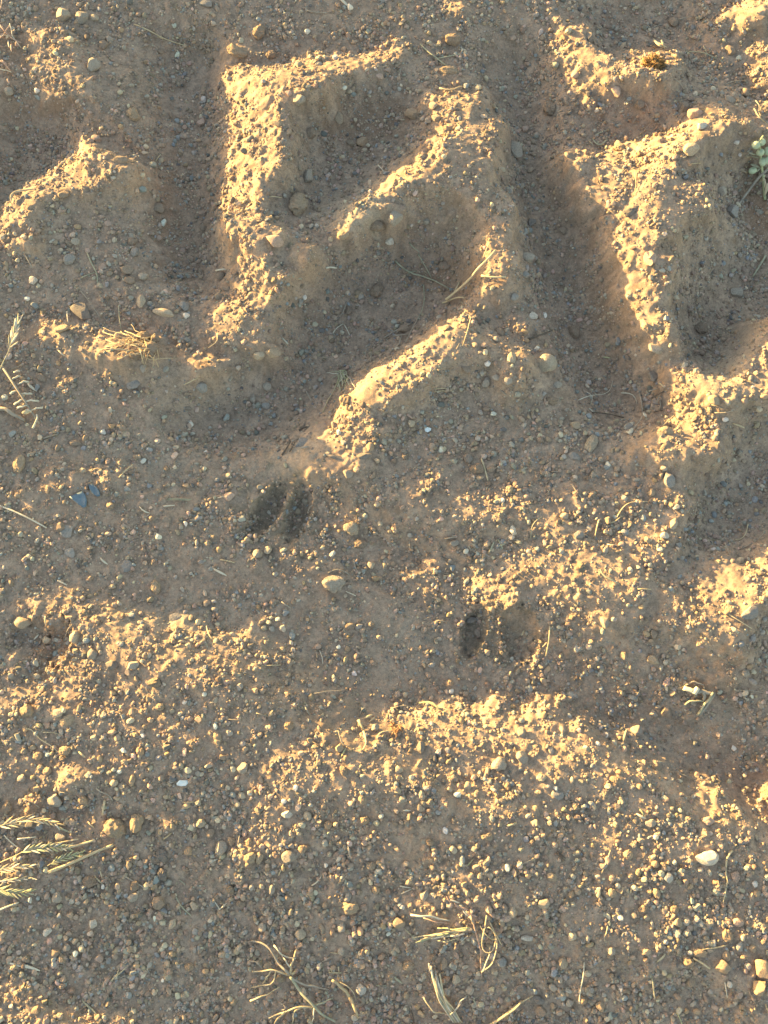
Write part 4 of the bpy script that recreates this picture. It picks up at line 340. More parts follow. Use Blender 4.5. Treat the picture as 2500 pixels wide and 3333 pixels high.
[0,0,0,0,0,0,0,0,0,0,0,0,0,0,0,0,0,0,0,4,12,-10,-9,-3,-2,-1,-1,0,-1,0,0,-1,0,-1,-1,-1,-2,-1,1,2,3,3,2,1,1,0,-1,-2,-2,-2,-1,1,3,5,4,3,4,4,4,5,6,3,-21,-30,-24,-18,-12,-7,-5,-3,-1,-1,-1,0,0,0,0,1,1,1,3,4,7,9,11,14,15,19,17,7,6,6,0,-7,-7,-8,-10,-12,-15,-17,-15,-12,-8,-3,1,8,16,31,50,30,8,8,4,3,-7,-28,-24,-20,-18,-15,-14,-10,-6,-3,-1,2,3,3,2,0,3,5,8,12,12,10,7,4,2,1,0,0,0,0,0,0,0,0,0,0,0,0,0],
[0,0,0,0,0,0,0,0,0,0,0,0,0,0,0,0,0,0,0,2,2,-7,-2,-2,-1,0,0,0,-1,0,-1,0,-1,-1,-2,-1,0,2,2,3,1,2,1,0,0,-2,-2,-4,-4,-3,-2,1,3,3,5,6,6,6,6,8,8,8,-4,-32,-30,-23,-15,-11,-7,-5,-3,-2,0,-1,0,0,0,0,1,0,2,2,4,7,8,12,15,19,23,23,12,10,2,-11,-14,-13,-13,-14,-17,-16,-16,-11,-7,-2,3,9,19,34,50,22,8,8,6,1,-1,-27,-24,-21,-17,-16,-14,-11,-8,-5,-3,0,0,1,1,2,4,6,10,13,13,10,8,4,2,1,0,0,0,0,0,0,0,0,0,0,0,0,0],
[0,0,0,0,0,0,0,0,0,0,0,0,0,0,0,0,0,0,0,2,-2,-4,-1,0,-1,0,0,-1,0,-1,0,-2,-1,-1,-1,1,2,2,2,1,1,1,0,-1,-2,-3,-5,-5,-6,-5,-2,1,4,6,5,9,10,8,8,8,9,8,7,-19,-37,-23,-18,-16,-12,-9,-5,-3,-2,-1,0,0,0,0,0,0,1,2,2,4,7,10,14,20,26,32,16,7,6,-2,-19,-19,-16,-18,-17,-18,-14,-11,-5,-2,4,10,20,34,47,22,9,8,6,4,2,-20,-31,-22,-16,-15,-14,-13,-9,-7,-5,-2,-1,0,1,1,4,7,11,13,13,11,8,5,2,1,0,0,0,0,0,0,0,0,0,0,0,0,0],
[0,0,0,0,0,0,0,0,0,0,0,0,0,0,0,0,0,0,0,2,-3,-2,0,-1,0,0,-1,0,-1,-1,-1,-2,0,0,1,2,1,2,1,0,1,-1,-1,-2,-3,-6,-7,-8,-7,-6,-3,3,6,9,9,11,13,10,10,8,9,9,6,-5,-30,-18,-19,-23,-21,-15,-9,-5,-3,-2,0,-1,0,0,0,0,0,1,1,3,5,9,14,20,29,35,20,8,4,2,-11,-26,-22,-20,-19,-17,-15,-9,-5,0,4,11,21,34,46,22,9,8,8,5,2,-15,-32,-22,-18,-15,-13,-13,-11,-9,-6,-4,-2,-1,0,2,3,7,11,13,13,12,8,5,3,1,0,0,0,0,0,0,0,0,0,0,0,0,0],
[0,0,0,0,0,0,0,0,0,0,0,0,0,0,0,0,0,0,1,2,-2,-2,-1,0,0,-1,-1,0,-1,-2,-1,0,1,1,1,1,1,1,0,0,0,-1,-2,-4,-6,-8,-9,-9,-9,-6,-2,3,8,12,14,17,15,10,9,10,9,5,-1,-4,-9,6,-7,-40,-38,-24,-13,-8,-5,-2,-1,-1,-1,0,0,0,0,0,1,2,5,8,13,21,31,39,23,6,4,2,-5,-29,-27,-23,-21,-17,-14,-9,-4,1,6,12,23,36,44,20,11,11,7,3,-1,-6,-31,-28,-18,-13,-13,-13,-12,-10,-8,-6,-3,-2,0,1,3,7,10,13,14,12,8,6,2,2,0,0,0,0,0,0,0,0,0,0,0,0,0],
[0,0,0,0,0,0,0,0,0,0,0,0,0,0,0,0,0,0,1,5,-2,-4,-1,0,-1,0,-1,-1,-1,0,0,1,0,1,0,1,0,1,0,0,-1,-2,-4,-6,-8,-10,-11,-11,-8,-6,-1,5,10,15,17,20,18,10,11,11,10,-5,-8,0,9,14,4,-37,-53,-31,-18,-11,-6,-4,-2,-2,-1,0,-1,0,0,0,1,2,4,8,14,22,32,39,22,7,5,2,-3,-31,-31,-24,-21,-18,-13,-8,-3,2,7,14,27,39,41,21,12,9,2,0,-1,-3,-28,-30,-17,-12,-12,-11,-12,-11,-10,-7,-5,-3,-2,1,3,6,10,12,14,12,10,5,3,2,0,0,0,0,0,0,0,0,0,0,0,0,0],
[0,0,0,0,0,0,0,0,0,0,0,0,0,0,0,0,0,0,1,6,-3,-3,-1,-1,0,-1,-1,0,1,0,0,0,0,0,1,0,0,0,0,0,-2,-3,-5,-9,-10,-12,-12,-11,-8,-4,1,6,12,17,21,22,20,11,13,14,2,-8,-8,2,15,10,0,-24,-52,-33,-19,-13,-8,-6,-4,-3,-2,-1,-1,0,0,0,1,2,4,8,15,23,34,43,17,5,4,1,-9,-31,-28,-25,-21,-16,-12,-7,-3,3,8,18,32,49,34,13,9,7,2,-4,-11,-8,-19,-20,-14,-11,-10,-10,-11,-11,-11,-8,-6,-5,-3,-1,2,5,10,12,14,12,10,6,3,1,1,0,0,0,0,0,0,0,0,0,0,0,0],
[0,0,0,0,0,0,0,0,0,0,0,0,0,0,0,0,0,0,2,6,-4,-3,-1,0,-1,0,2,2,0,-1,-1,-1,0,-1,1,0,0,0,-1,0,-2,-5,-7,-10,-13,-13,-13,-10,-6,-3,3,8,14,20,23,22,21,17,16,11,-5,-6,-7,-1,13,5,-5,-19,-41,-29,-18,-12,-10,-9,-6,-5,-4,-2,-1,-1,-1,0,1,3,4,9,16,23,34,41,15,6,5,-1,-14,-31,-27,-24,-21,-16,-11,-6,-2,4,10,21,37,52,25,11,7,5,5,0,-18,-10,-15,-17,-14,-10,-8,-9,-10,-11,-10,-9,-8,-6,-5,-2,0,5,8,12,13,13,10,6,4,1,1,0,0,0,0,0,0,0,0,0,0,0,0],
[0,0,0,0,0,0,0,0,0,0,0,0,0,0,0,0,0,0,2,8,-5,-4,-2,1,5,3,7,2,-5,-6,-3,-2,-1,0,0,0,0,0,0,-2,-2,-5,-9,-12,-15,-14,-12,-9,-5,-1,4,10,17,23,28,27,22,17,9,4,2,0,-6,-16,-4,-1,-8,-14,-21,-16,-12,-9,-11,-13,-10,-9,-6,-4,-2,-2,-1,0,1,2,6,10,15,22,32,39,20,5,1,-2,-15,-33,-27,-24,-20,-16,-10,-5,0,4,11,23,40,53,19,9,5,7,7,5,-5,-5,-19,-30,-16,-10,-8,-8,-8,-10,-9,-9,-9,-8,-7,-4,-1,3,7,11,14,13,10,6,4,1,1,0,0,0,0,0,0,0,0,0,0,0,0],
[0,0,0,0,0,0,0,0,0,0,0,0,0,0,0,0,0,0,3,7,-5,-5,-1,7,12,3,6,1,-10,-9,-5,-2,-1,0,-1,0,0,0,0,-2,-3,-6,-10,-13,-15,-15,-12,-8,-4,1,5,12,20,29,36,29,16,8,5,2,1,0,0,-21,-19,-7,-6,-6,-7,-4,1,-3,-11,-19,-17,-13,-9,-6,-5,-3,-3,0,1,4,6,10,15,20,28,35,25,4,0,-2,-17,-34,-28,-24,-20,-15,-9,-4,0,5,13,24,38,49,19,8,7,7,6,4,-2,0,-11,-34,-17,-11,-8,-7,-8,-8,-9,-9,-9,-9,-9,-6,-3,1,7,11,13,12,10,7,4,1,1,0,0,0,0,0,0,0,0,0,0,0,0],
[0,0,0,0,0,0,0,0,0,0,0,0,0,0,0,0,0,0,4,6,-6,-2,1,8,7,4,2,2,-8,-8,-5,-2,-1,-1,0,0,0,-1,0,-2,-3,-7,-11,-14,-16,-14,-12,-7,-3,2,7,14,24,35,43,20,8,5,2,0,1,-4,-12,-18,-13,-6,-4,-2,1,5,11,5,0,-23,-27,-16,-12,-8,-6,-7,-5,-2,1,4,7,10,14,18,22,24,23,13,0,-2,-17,-33,-30,-25,-20,-14,-8,-3,1,7,13,25,39,44,15,10,8,7,6,4,-1,0,-8,-27,-15,-11,-9,-9,-8,-9,-8,-9,-10,-10,-10,-8,-4,1,5,11,13,12,10,6,4,1,1,0,0,0,0,0,0,0,0,0,0,0,0],
[0,0,0,0,0,0,0,0,0,0,0,0,0,0,0,0,0,0,4,2,-7,5,4,7,6,1,3,1,-7,-8,-5,-2,-2,0,-1,0,0,0,-1,-2,-3,-8,-11,-15,-16,-14,-11,-7,-2,2,8,16,28,42,39,12,5,1,-1,1,-6,-13,-14,-9,-6,-4,-2,2,4,12,9,6,7,-6,-23,-18,-11,-8,-10,-11,-11,-5,-1,4,7,10,13,15,17,18,17,14,3,-1,-14,-34,-32,-27,-20,-13,-7,-2,2,8,15,27,41,41,8,10,9,7,5,4,0,-1,-3,-8,-16,-14,-10,-13,-13,-11,-9,-9,-11,-11,-10,-9,-5,0,6,11,12,12,10,6,3,1,1,0,0,0,0,0,0,0,0,0,0,0,0],
[0,0,0,0,0,0,0,0,0,0,0,0,0,0,0,0,0,0,1,-5,-2,6,8,8,7,4,6,-2,-12,-8,-4,-3,-1,0,-1,0,0,0,-1,-2,-4,-8,-12,-15,-16,-15,-10,-6,-2,3,8,18,31,48,31,3,-1,-1,0,2,-12,-14,-8,-6,-4,-2,0,2,6,11,12,11,6,5,-4,-12,-5,-2,-11,-20,-23,-13,-4,3,7,9,13,14,15,16,14,8,0,-1,-6,-37,-39,-28,-20,-12,-6,-1,4,10,18,29,44,32,4,11,8,6,5,4,1,-3,-3,-2,-3,-4,-8,-21,-23,-16,-11,-11,-11,-12,-11,-9,-5,1,6,11,13,12,9,5,3,1,1,0,0,0,0,0,0,0,0,0,0,0,0],
[0,0,0,0,0,0,0,0,0,0,0,0,0,0,0,0,0,-1,-2,-6,-4,7,13,10,5,5,5,0,-13,-7,-4,-2,-1,0,-1,0,0,0,-1,-3,-4,-9,-12,-15,-17,-14,-11,-6,-1,3,9,18,32,46,18,-1,-1,1,3,2,-12,-10,-7,-5,-3,-1,0,2,5,8,13,17,11,2,3,1,2,-1,-5,-10,-35,-21,-6,2,6,10,12,15,17,12,4,0,-1,-1,-4,-41,-40,-29,-19,-11,-4,1,7,14,22,32,40,20,5,8,8,5,5,3,1,-4,-2,-2,-2,0,1,-13,-34,-20,-14,-12,-13,-12,-12,-8,-4,1,8,11,13,12,8,6,2,2,0,0,0,0,0,0,0,0,0,0,0,0,0],
[0,0,0,0,0,0,0,0,0,0,0,0,0,0,0,0,0,-2,-4,-8,-5,6,15,13,6,5,4,2,-10,-8,-3,-2,-1,0,0,0,0,-1,-1,-3,-5,-9,-13,-16,-17,-15,-10,-6,-1,3,8,17,29,36,12,1,2,6,7,4,-11,-10,-7,-5,-3,-2,0,1,4,7,11,18,15,8,3,0,-2,-3,-4,-2,-17,-16,-6,0,5,11,16,14,8,1,-1,-1,-1,0,-14,-43,-37,-26,-17,-9,-3,4,12,21,30,34,28,10,5,2,7,5,4,4,1,-3,-2,-2,-1,-1,1,-12,-32,-21,-15,-13,-14,-13,-12,-7,-3,2,8,12,13,12,9,5,3,1,0,0,0,0,0,0,0,0,0,0,0,0,0],
[0,0,0,0,0,0,0,0,0,0,0,0,0,0,0,0,0,-2,-6,-12,-6,8,16,13,8,3,4,4,-2,-10,-4,-1,0,1,1,1,0,-2,-2,-4,-6,-10,-14,-18,-17,-15,-11,-5,-2,3,8,16,22,25,14,6,7,9,11,7,-13,-10,-8,-6,-5,-3,-1,1,2,6,8,12,16,14,9,2,3,3,3,2,-9,-15,-4,0,3,7,14,3,-1,0,-1,0,-1,-8,-28,-38,-30,-23,-15,-7,0,7,18,34,44,24,9,3,2,0,3,6,5,6,2,-3,-2,-2,-1,0,0,-16,-28,-20,-15,-14,-14,-14,-12,-8,-2,4,8,13,13,12,9,5,3,1,0,0,0,0,0,0,0,0,0,0,0,0,0],
[0,0,0,0,0,0,0,0,0,0,0,0,0,0,0,0,-1,-2,-8,-15,-9,8,17,13,10,6,4,4,2,-3,-2,-1,2,1,3,2,1,-5,-5,-4,-7,-12,-17,-19,-19,-16,-11,-5,-2,3,7,14,22,19,13,10,10,12,12,7,-9,-10,-10,-10,-8,-5,-2,0,2,3,7,8,10,13,12,11,9,8,7,5,3,-7,-1,-2,-1,0,1,0,0,-1,0,-3,-10,-21,-28,-28,-25,-19,-13,-5,2,11,24,45,43,7,2,1,1,2,2,4,8,6,3,-3,-2,-2,-1,-2,0,-16,-27,-19,-14,-15,-14,-15,-11,-8,-1,3,9,13,13,12,9,6,2,2,0,0,0,0,0,0,0,0,0,0,0,0,0],
[0,0,0,0,0,0,0,0,0,0,0,0,0,0,0,0,-1,-3,-10,-18,-10,2,16,16,10,9,7,3,1,2,2,3,4,2,4,3,3,-3,-2,-3,-8,-16,-22,-25,-21,-17,-11,-6,-1,3,7,13,20,19,13,12,12,13,13,10,-3,-8,-14,-16,-13,-8,-5,-1,1,2,5,6,9,10,13,17,12,9,7,6,5,0,-2,-1,0,0,-1,0,0,-1,-2,-14,-18,-22,-22,-24,-22,-16,-10,-4,5,13,29,50,29,1,0,1,4,4,4,1,6,6,5,-3,-2,-3,-6,-3,0,-12,-25,-16,-14,-14,-15,-14,-12,-7,-2,3,9,13,13,12,10,5,3,2,0,0,0,0,0,0,0,0,0,0,0,0,0],
[0,0,0,0,0,0,0,0,0,0,0,0,0,0,0,0,-2,-3,-12,-19,-13,-2,9,16,15,11,9,4,2,3,3,4,4,3,4,4,7,6,7,1,-4,-17,-36,-32,-25,-18,-12,-6,-1,3,6,14,19,20,14,13,14,14,13,11,7,3,-20,-27,-21,-13,-7,-3,-1,2,4,5,7,9,12,16,18,12,8,5,4,4,3,1,-1,0,-1,0,-1,0,-1,-19,-23,-23,-23,-23,-19,-14,-9,-1,7,17,29,42,18,2,5,5,4,4,3,0,3,6,5,-1,-1,-7,-8,-4,-4,-11,-16,-13,-13,-13,-15,-14,-12,-7,-3,4,8,12,14,12,10,6,3,1,1,0,0,0,0,0,0,0,0,0,0,0,0],
[0,0,0,0,0,0,0,0,0,0,0,0,0,0,0,-1,-2,-3,-14,-20,-15,-4,4,11,19,14,11,7,3,5,3,3,3,5,6,7,8,8,5,3,2,-7,-42,-42,-29,-19,-12,-6,-1,2,8,13,20,21,16,15,14,13,11,10,7,8,-6,-33,-30,-19,-10,-5,-2,1,2,5,6,7,11,15,20,15,6,5,6,7,6,5,0,-1,0,-1,1,-1,-1,-10,-32,-27,-26,-22,-19,-13,-6,1,10,21,34,37,7,-1,9,5,3,1,0,-1,0,7,7,5,2,-3,-7,-7,-9,-14,-12,-12,-11,-13,-14,-14,-12,-8,-3,3,8,11,14,12,10,7,3,1,1,0,0,0,0,0,0,0,0,0,0,0,0],
[0,0,0,0,0,0,0,0,0,0,0,0,0,0,0,-1,-2,-4,-15,-22,-14,-6,1,7,15,19,12,7,6,6,3,4,6,8,9,9,9,5,2,1,-4,-7,-35,-44,-29,-18,-12,-5,-1,3,7,14,20,25,18,14,12,11,10,8,9,5,6,-26,-39,-25,-13,-7,-3,0,1,4,4,7,9,12,16,15,8,11,10,10,7,5,3,0,0,0,-2,-2,-1,-1,-28,-37,-30,-24,-18,-12,-4,3,14,28,46,28,0,-5,4,2,-1,-2,-2,-1,0,7,8,9,5,2,2,0,-12,-25,-14,-11,-11,-12,-14,-13,-12,-9,-3,2,6,11,13,13,10,6,4,1,1,0,0,0,0,0,0,0,0,0,0,0,0],
[0,0,0,0,0,0,0,0,0,0,0,0,0,0,0,-2,-1,-5,-17,-22,-14,-7,-1,5,9,14,12,9,9,10,8,8,10,10,11,9,4,1,-1,-6,-8,-17,-30,-31,-24,-17,-10,-5,-1,3,7,15,21,28,17,12,10,10,10,9,8,6,5,-16,-42,-29,-15,-8,-4,-1,1,2,3,5,8,9,11,12,13,16,17,10,6,5,7,2,-1,-2,-2,-2,-2,-1,-18,-44,-33,-25,-17,-11,-3,5,19,36,46,11,1,-2,-7,-1,-2,-2,-2,0,0,6,11,12,10,5,2,4,-13,-25,-15,-11,-10,-11,-13,-13,-12,-8,-5,1,5,10,12,12,9,7,4,1,1,0,0,0,0,0,0,0,0,0,0,0,0],
[0,0,0,0,0,0,0,0,0,0,0,0,0,0,0,-2,-1,-6,-19,-21,-15,-7,-1,1,5,7,9,11,14,14,12,11,10,9,12,10,1,-4,-8,-11,-11,-19,-22,-21,-19,-15,-9,-5,0,3,8,14,22,27,17,11,11,10,10,9,7,7,4,-11,-43,-31,-16,-9,-4,-2,0,2,2,4,5,7,9,10,12,16,20,13,9,9,6,4,-2,-2,-3,-2,-1,-2,-22,-40,-32,-25,-18,-10,-2,8,22,40,38,4,-1,-2,-12,-2,-1,-2,-1,1,1,8,14,13,11,9,2,1,-14,-18,-13,-10,-10,-11,-11,-12,-10,-9,-5,-2,3,8,10,10,10,6,3,2,1,0,0,0,0,0,0,0,0,0,0,0,0],
[0,0,0,0,0,0,0,0,0,0,0,0,0,0,0,-2,-2,-7,-20,-21,-14,-6,-3,0,3,4,5,8,15,19,11,10,10,12,11,10,-5,-11,-13,-11,-10,-17,-11,-15,-15,-13,-8,-4,-1,4,8,14,21,24,19,12,12,10,9,8,8,4,-1,-15,-35,-26,-16,-9,-4,-2,-1,1,1,3,3,6,7,8,11,13,16,19,20,8,6,3,-1,-3,-2,-2,-3,-3,-23,-34,-32,-26,-17,-10,-1,8,22,45,31,-4,-3,-2,-14,-5,2,0,1,1,3,11,14,12,10,9,6,1,-6,-9,-15,-11,-10,-10,-10,-9,-8,-7,-7,-4,-1,3,7,9,7,6,4,1,1,0,0,0,0,0,0,0,0,0,0,0,0],
[0,0,0,0,0,0,0,0,0,0,0,0,0,0,-1,-1,-2,-8,-22,-20,-13,-7,-2,-1,1,2,4,6,10,15,15,12,13,12,11,-4,-13,-14,-10,-5,-4,-8,-7,-13,-14,-12,-7,-4,0,4,8,15,21,26,17,11,11,9,9,8,7,6,0,-23,-29,-25,-15,-9,-4,-2,-1,0,0,2,2,4,5,8,9,11,14,21,22,9,5,4,1,0,-2,-3,-2,0,-14,-35,-36,-29,-18,-10,-2,7,18,33,26,4,0,-6,-15,-2,6,1,0,2,6,13,12,10,9,6,6,5,2,-1,-7,-11,-4,-13,-9,-5,-2,-5,-8,-7,-7,-4,1,4,6,5,3,1,1,0,0,0,0,0,0,0,0,0,0,0,0],
[0,0,0,0,0,0,0,0,0,0,0,0,0,0,0,-2,-2,-10,-22,-20,-12,-7,-2,-1,0,1,3,4,8,11,15,15,14,14,0,-17,-11,-7,-1,-1,0,-4,-9,-13,-14,-11,-7,-3,0,4,9,15,21,25,16,11,10,9,8,8,7,7,6,-17,-37,-26,-15,-9,-4,-3,-1,0,0,0,2,2,4,6,8,10,13,15,17,14,6,2,5,5,-2,0,0,0,-1,-29,-47,-32,-20,-11,-3,4,13,18,19,14,3,-7,-6,0,1,1,3,3,8,12,9,8,6,6,6,6,6,5,3,-1,3,-14,-9,5,8,1,-12,-12,-11,-19,-8,1,3,3,2,1,1,0,0,0,0,0,0,0,0,0,0,0,0],
[0,0,0,0,0,0,0,0,0,0,0,0,0,0,-1,-2,-2,-11,-23,-19,-12,-5,-3,-1,0,1,2,3,6,11,14,16,15,8,-12,-9,-2,-1,0,0,0,-5,-12,-14,-13,-11,-6,-3,0,4,9,15,21,26,14,10,9,9,9,8,7,8,6,-9,-41,-27,-15,-9,-5,-3,-1,-1,0,0,0,2,3,4,7,9,11,13,14,13,7,2,6,6,3,3,0,-1,-2,-17,-47,-36,-22,-11,-4,2,8,13,15,12,6,0,-5,-6,-5,5,8,3,9,8,6,5,7,7,6,7,8,12,8,2,4,-3,-2,8,2,-5,-10,-7,-10,-25,-12,-3,2,1,2,1,0,0,0,0,0,0,0,0,0,0,0,0,0],
[0,0,0,0,0,0,0,0,0,0,0,0,0,0,-1,-2,-2,-13,-23,-18,-11,-6,-2,-1,0,1,1,4,6,10,14,17,8,-1,-4,-1,-1,0,4,1,-3,-8,-13,-15,-13,-11,-6,-2,0,4,9,15,21,25,13,9,9,9,9,9,8,8,5,-19,-31,-23,-13,-9,-6,-3,-3,-1,-1,0,0,1,2,3,6,8,11,12,13,12,9,6,6,5,4,-3,0,1,-1,-11,-44,-39,-24,-11,-5,2,7,10,13,11,7,-1,-5,-3,-3,2,3,4,7,2,3,9,8,4,7,12,15,15,7,2,4,5,3,-4,-11,-11,-4,-7,-7,-9,-10,-3,0,1,0,1,0,0,0,0,0,0,0,0,0,0,0,0,0],
[0,0,0,0,0,0,0,0,0,0,0,0,0,0,-1,-1,-4,-14,-23,-17,-10,-5,-2,-1,0,1,2,3,7,10,13,16,3,1,0,0,2,4,2,-1,-6,-10,-14,-15,-14,-9,-6,-3,1,4,9,14,20,23,14,9,9,9,10,10,10,8,2,-23,-22,-18,-12,-10,-7,-6,-4,-2,-2,-1,0,1,1,3,5,8,10,13,14,14,7,7,6,6,4,-7,-7,3,-2,-6,-38,-42,-23,-12,-4,1,6,10,12,11,5,-1,-2,-1,-2,-2,-1,3,3,2,3,7,3,4,17,18,15,12,8,6,6,3,-7,-12,-7,-2,-6,-8,-2,-1,-11,-3,-2,0,1,0,0,0,0,0,0,0,0,0,0,0,0,0,0],
[0,0,0,0,0,0,0,0,0,0,0,0,0,0,-1,-1,-4,-16,-21,-15,-9,-5,-2,0,0,1,2,4,6,10,12,11,6,2,2,3,3,2,0,-3,-7,-11,-15,-16,-13,-9,-6,-2,1,4,9,14,19,21,14,10,10,9,11,10,10,8,-4,-13,-11,-13,-12,-12,-12,-11,-6,-5,-2,-2,-1,0,1,3,5,8,10,13,15,14,7,6,6,5,3,-4,-13,-9,-2,0,-28,-44,-23,-11,-3,2,6,10,12,11,4,0,-1,-2,-1,0,0,1,1,3,4,3,4,6,15,16,13,15,12,7,2,-6,-14,-10,-1,0,-6,-9,-1,4,-8,-5,-1,0,1,0,0,0,0,0,0,0,0,0,0,0,0,0,0],
[0,0,0,0,0,0,0,0,0,0,0,0,0,0,-1,-2,-4,-15,-19,-14,-7,-4,-2,0,1,1,3,4,6,9,11,9,7,3,4,2,2,0,-1,-5,-8,-13,-15,-15,-13,-9,-5,-2,1,4,9,13,19,20,13,11,11,11,11,11,10,9,2,-1,-1,-8,-10,-16,-24,-19,-12,-7,-4,-2,-2,0,0,3,5,7,10,13,16,13,7,6,4,2,0,-1,-11,-19,-13,-9,-21,-29,-17,-9,-2,3,7,11,12,10,4,-1,-1,0,0,2,2,2,2,3,3,3,3,6,9,11,11,14,16,6,-5,-13,-10,-5,-3,0,-1,-3,-4,0,-4,-3,-1,1,0,1,0,0,0,0,0,0,0,0,0,0,0,0,0],
[0,0,0,0,0,0,0,0,0,0,0,0,0,0,-1,-2,-4,-14,-16,-11,-6,-3,-1,0,1,2,4,5,6,8,8,8,6,5,2,1,0,-1,-3,-5,-10,-13,-16,-15,-13,-8,-5,-1,1,5,8,14,17,18,14,13,12,12,11,11,9,8,6,4,4,1,2,-8,-36,-32,-18,-10,-6,-4,-2,-1,0,2,5,7,10,13,16,12,5,3,1,0,-1,-1,-5,-20,-23,-21,-18,-16,-12,-5,-1,3,8,11,13,9,4,-1,1,1,4,3,3,3,3,4,3,3,3,2,5,5,7,8,8,4,-3,-8,-5,-4,-2,-1,0,2,0,-2,-4,-7,1,1,2,0,1,0,0,0,0,0,0,0,0,0,0,0,0],
[0,0,0,0,0,0,0,0,0,0,0,0,0,0,-1,-2,-3,-11,-13,-8,-5,-2,0,0,1,4,7,7,4,5,6,6,5,3,0,-1,-2,-2,-3,-7,-10,-14,-16,-15,-12,-8,-4,-1,1,5,9,13,17,19,14,13,13,12,10,10,9,8,5,4,4,2,1,2,-18,-40,-22,-14,-7,-5,-3,-2,0,1,4,6,9,12,15,10,1,-1,0,0,1,-2,-3,-16,-30,-23,-17,-13,-7,-4,1,4,9,11,13,10,3,0,5,7,0,5,4,5,6,6,6,2,0,-3,-1,1,2,3,3,1,-2,-3,-3,-2,-2,-2,-2,-1,1,-1,-2,-5,3,3,2,1,1,0,0,0,0,0,0,0,0,0,0,0,0],
[0,0,0,0,0,0,0,0,0,0,0,0,0,0,-1,-1,-3,-8,-8,-6,-3,-2,0,0,2,5,10,10,3,4,3,5,5,1,-5,-6,-4,-3,-4,-7,-10,-15,-16,-15,-11,-8,-3,-1,2,5,9,15,19,18,13,12,12,12,10,10,9,6,5,4,3,1,1,1,-3,-29,-29,-16,-9,-6,-3,-3,-1,0,3,4,7,9,11,5,0,0,1,1,-2,-5,0,-11,-30,-23,-17,-11,-6,-2,2,5,10,12,13,9,4,1,11,6,1,6,7,8,9,11,11,3,-5,-11,-8,-6,-2,-1,0,-1,-1,-2,-2,-1,-2,-3,-4,-5,2,-2,-2,-1,6,6,3,2,0,1,0,0,0,0,0,0,0,0,0,0,0],
[0,0,0,0,0,0,0,0,0,0,0,0,0,0,0,-2,-2,-5,-5,-3,-2,-2,0,0,2,5,8,7,5,4,3,4,3,0,-7,-7,-4,-4,-4,-8,-11,-15,-16,-14,-11,-7,-4,0,2,6,10,16,21,16,12,12,11,11,11,10,7,6,4,2,1,1,1,1,0,-13,-27,-17,-10,-6,-5,-3,-2,-1,1,3,4,5,5,1,0,2,2,-2,-8,-3,8,-5,-31,-25,-17,-10,-4,-1,2,6,10,13,13,9,3,5,17,6,5,11,9,10,8,12,10,2,-2,-15,-19,-11,-6,-4,-2,-2,-2,-1,-2,-1,-3,-4,-6,-6,-2,-3,-4,3,16,8,4,2,0,1,0,0,0,0,0,0,0,0,0,0,0],
[0,0,0,0,0,0,0,0,0,0,0,0,0,0,0,-2,-1,-4,-2,-1,-2,-1,-1,-1,1,7,7,6,3,4,3,3,2,-5,-7,-5,-3,-3,-5,-8,-12,-15,-16,-14,-11,-6,-3,0,2,6,12,18,22,12,12,11,11,11,10,8,7,3,2,0,1,1,2,0,-4,-4,-11,-14,-8,-7,-6,-5,-4,-3,0,0,3,2,2,1,-2,1,1,-4,-3,-2,2,-2,-29,-26,-15,-9,-3,0,3,7,11,13,12,9,5,12,13,11,10,12,9,8,6,5,1,-1,-2,-3,-17,-16,-9,-6,-5,-4,-2,-1,-1,-2,-4,-5,-6,-7,-2,3,10,6,6,5,3,2,0,1,0,0,0,0,0,0,0,0,0,0,0],
[0,0,0,0,0,0,0,0,0,0,0,0,0,0,0,-1,-1,-2,-1,-2,-1,-1,-2,-2,4,6,6,5,4,2,3,2,-1,-8,-5,-3,-2,-3,-5,-9,-12,-15,-16,-14,-10,-6,-2,0,3,6,12,17,18,16,13,12,10,9,7,6,3,0,1,1,1,1,1,-3,-3,-2,1,-2,0,-9,-6,-7,-9,-5,-2,0,0,1,0,1,1,-2,0,3,-6,-9,-7,-9,-19,-20,-13,-7,-3,1,4,8,11,14,12,8,11,14,11,12,10,9,7,6,3,-1,-3,-3,-3,0,-5,-14,-11,-10,-7,-5,-2,-1,-1,-3,-4,-6,-6,-3,8,10,11,3,-1,3,2,1,0,1,0,0,0,0,0,0,0,0,0,0,0],
[0,0,0,0,0,0,0,0,0,0,0,0,0,0,0,2,-1,-2,-3,-1,-2,-2,-2,1,5,5,5,4,4,2,2,1,-4,-7,-4,-3,-2,-3,-5,-9,-12,-15,-16,-13,-10,-5,-2,0,3,7,12,19,19,13,13,10,8,7,3,1,0,2,1,1,1,1,-1,-1,1,1,2,1,2,-2,-1,-5,-12,-8,-4,-2,0,-1,0,0,2,3,0,-1,-13,-9,-9,-13,-16,-15,-11,-6,-2,1,5,9,13,14,12,10,14,14,11,10,8,6,5,1,-3,-6,-3,-1,1,1,1,-7,-14,-14,-9,-7,-3,0,-1,-2,-5,-6,-3,4,12,10,10,3,-3,1,1,0,1,0,0,0,0,0,0,0,0,0,0,0,0],
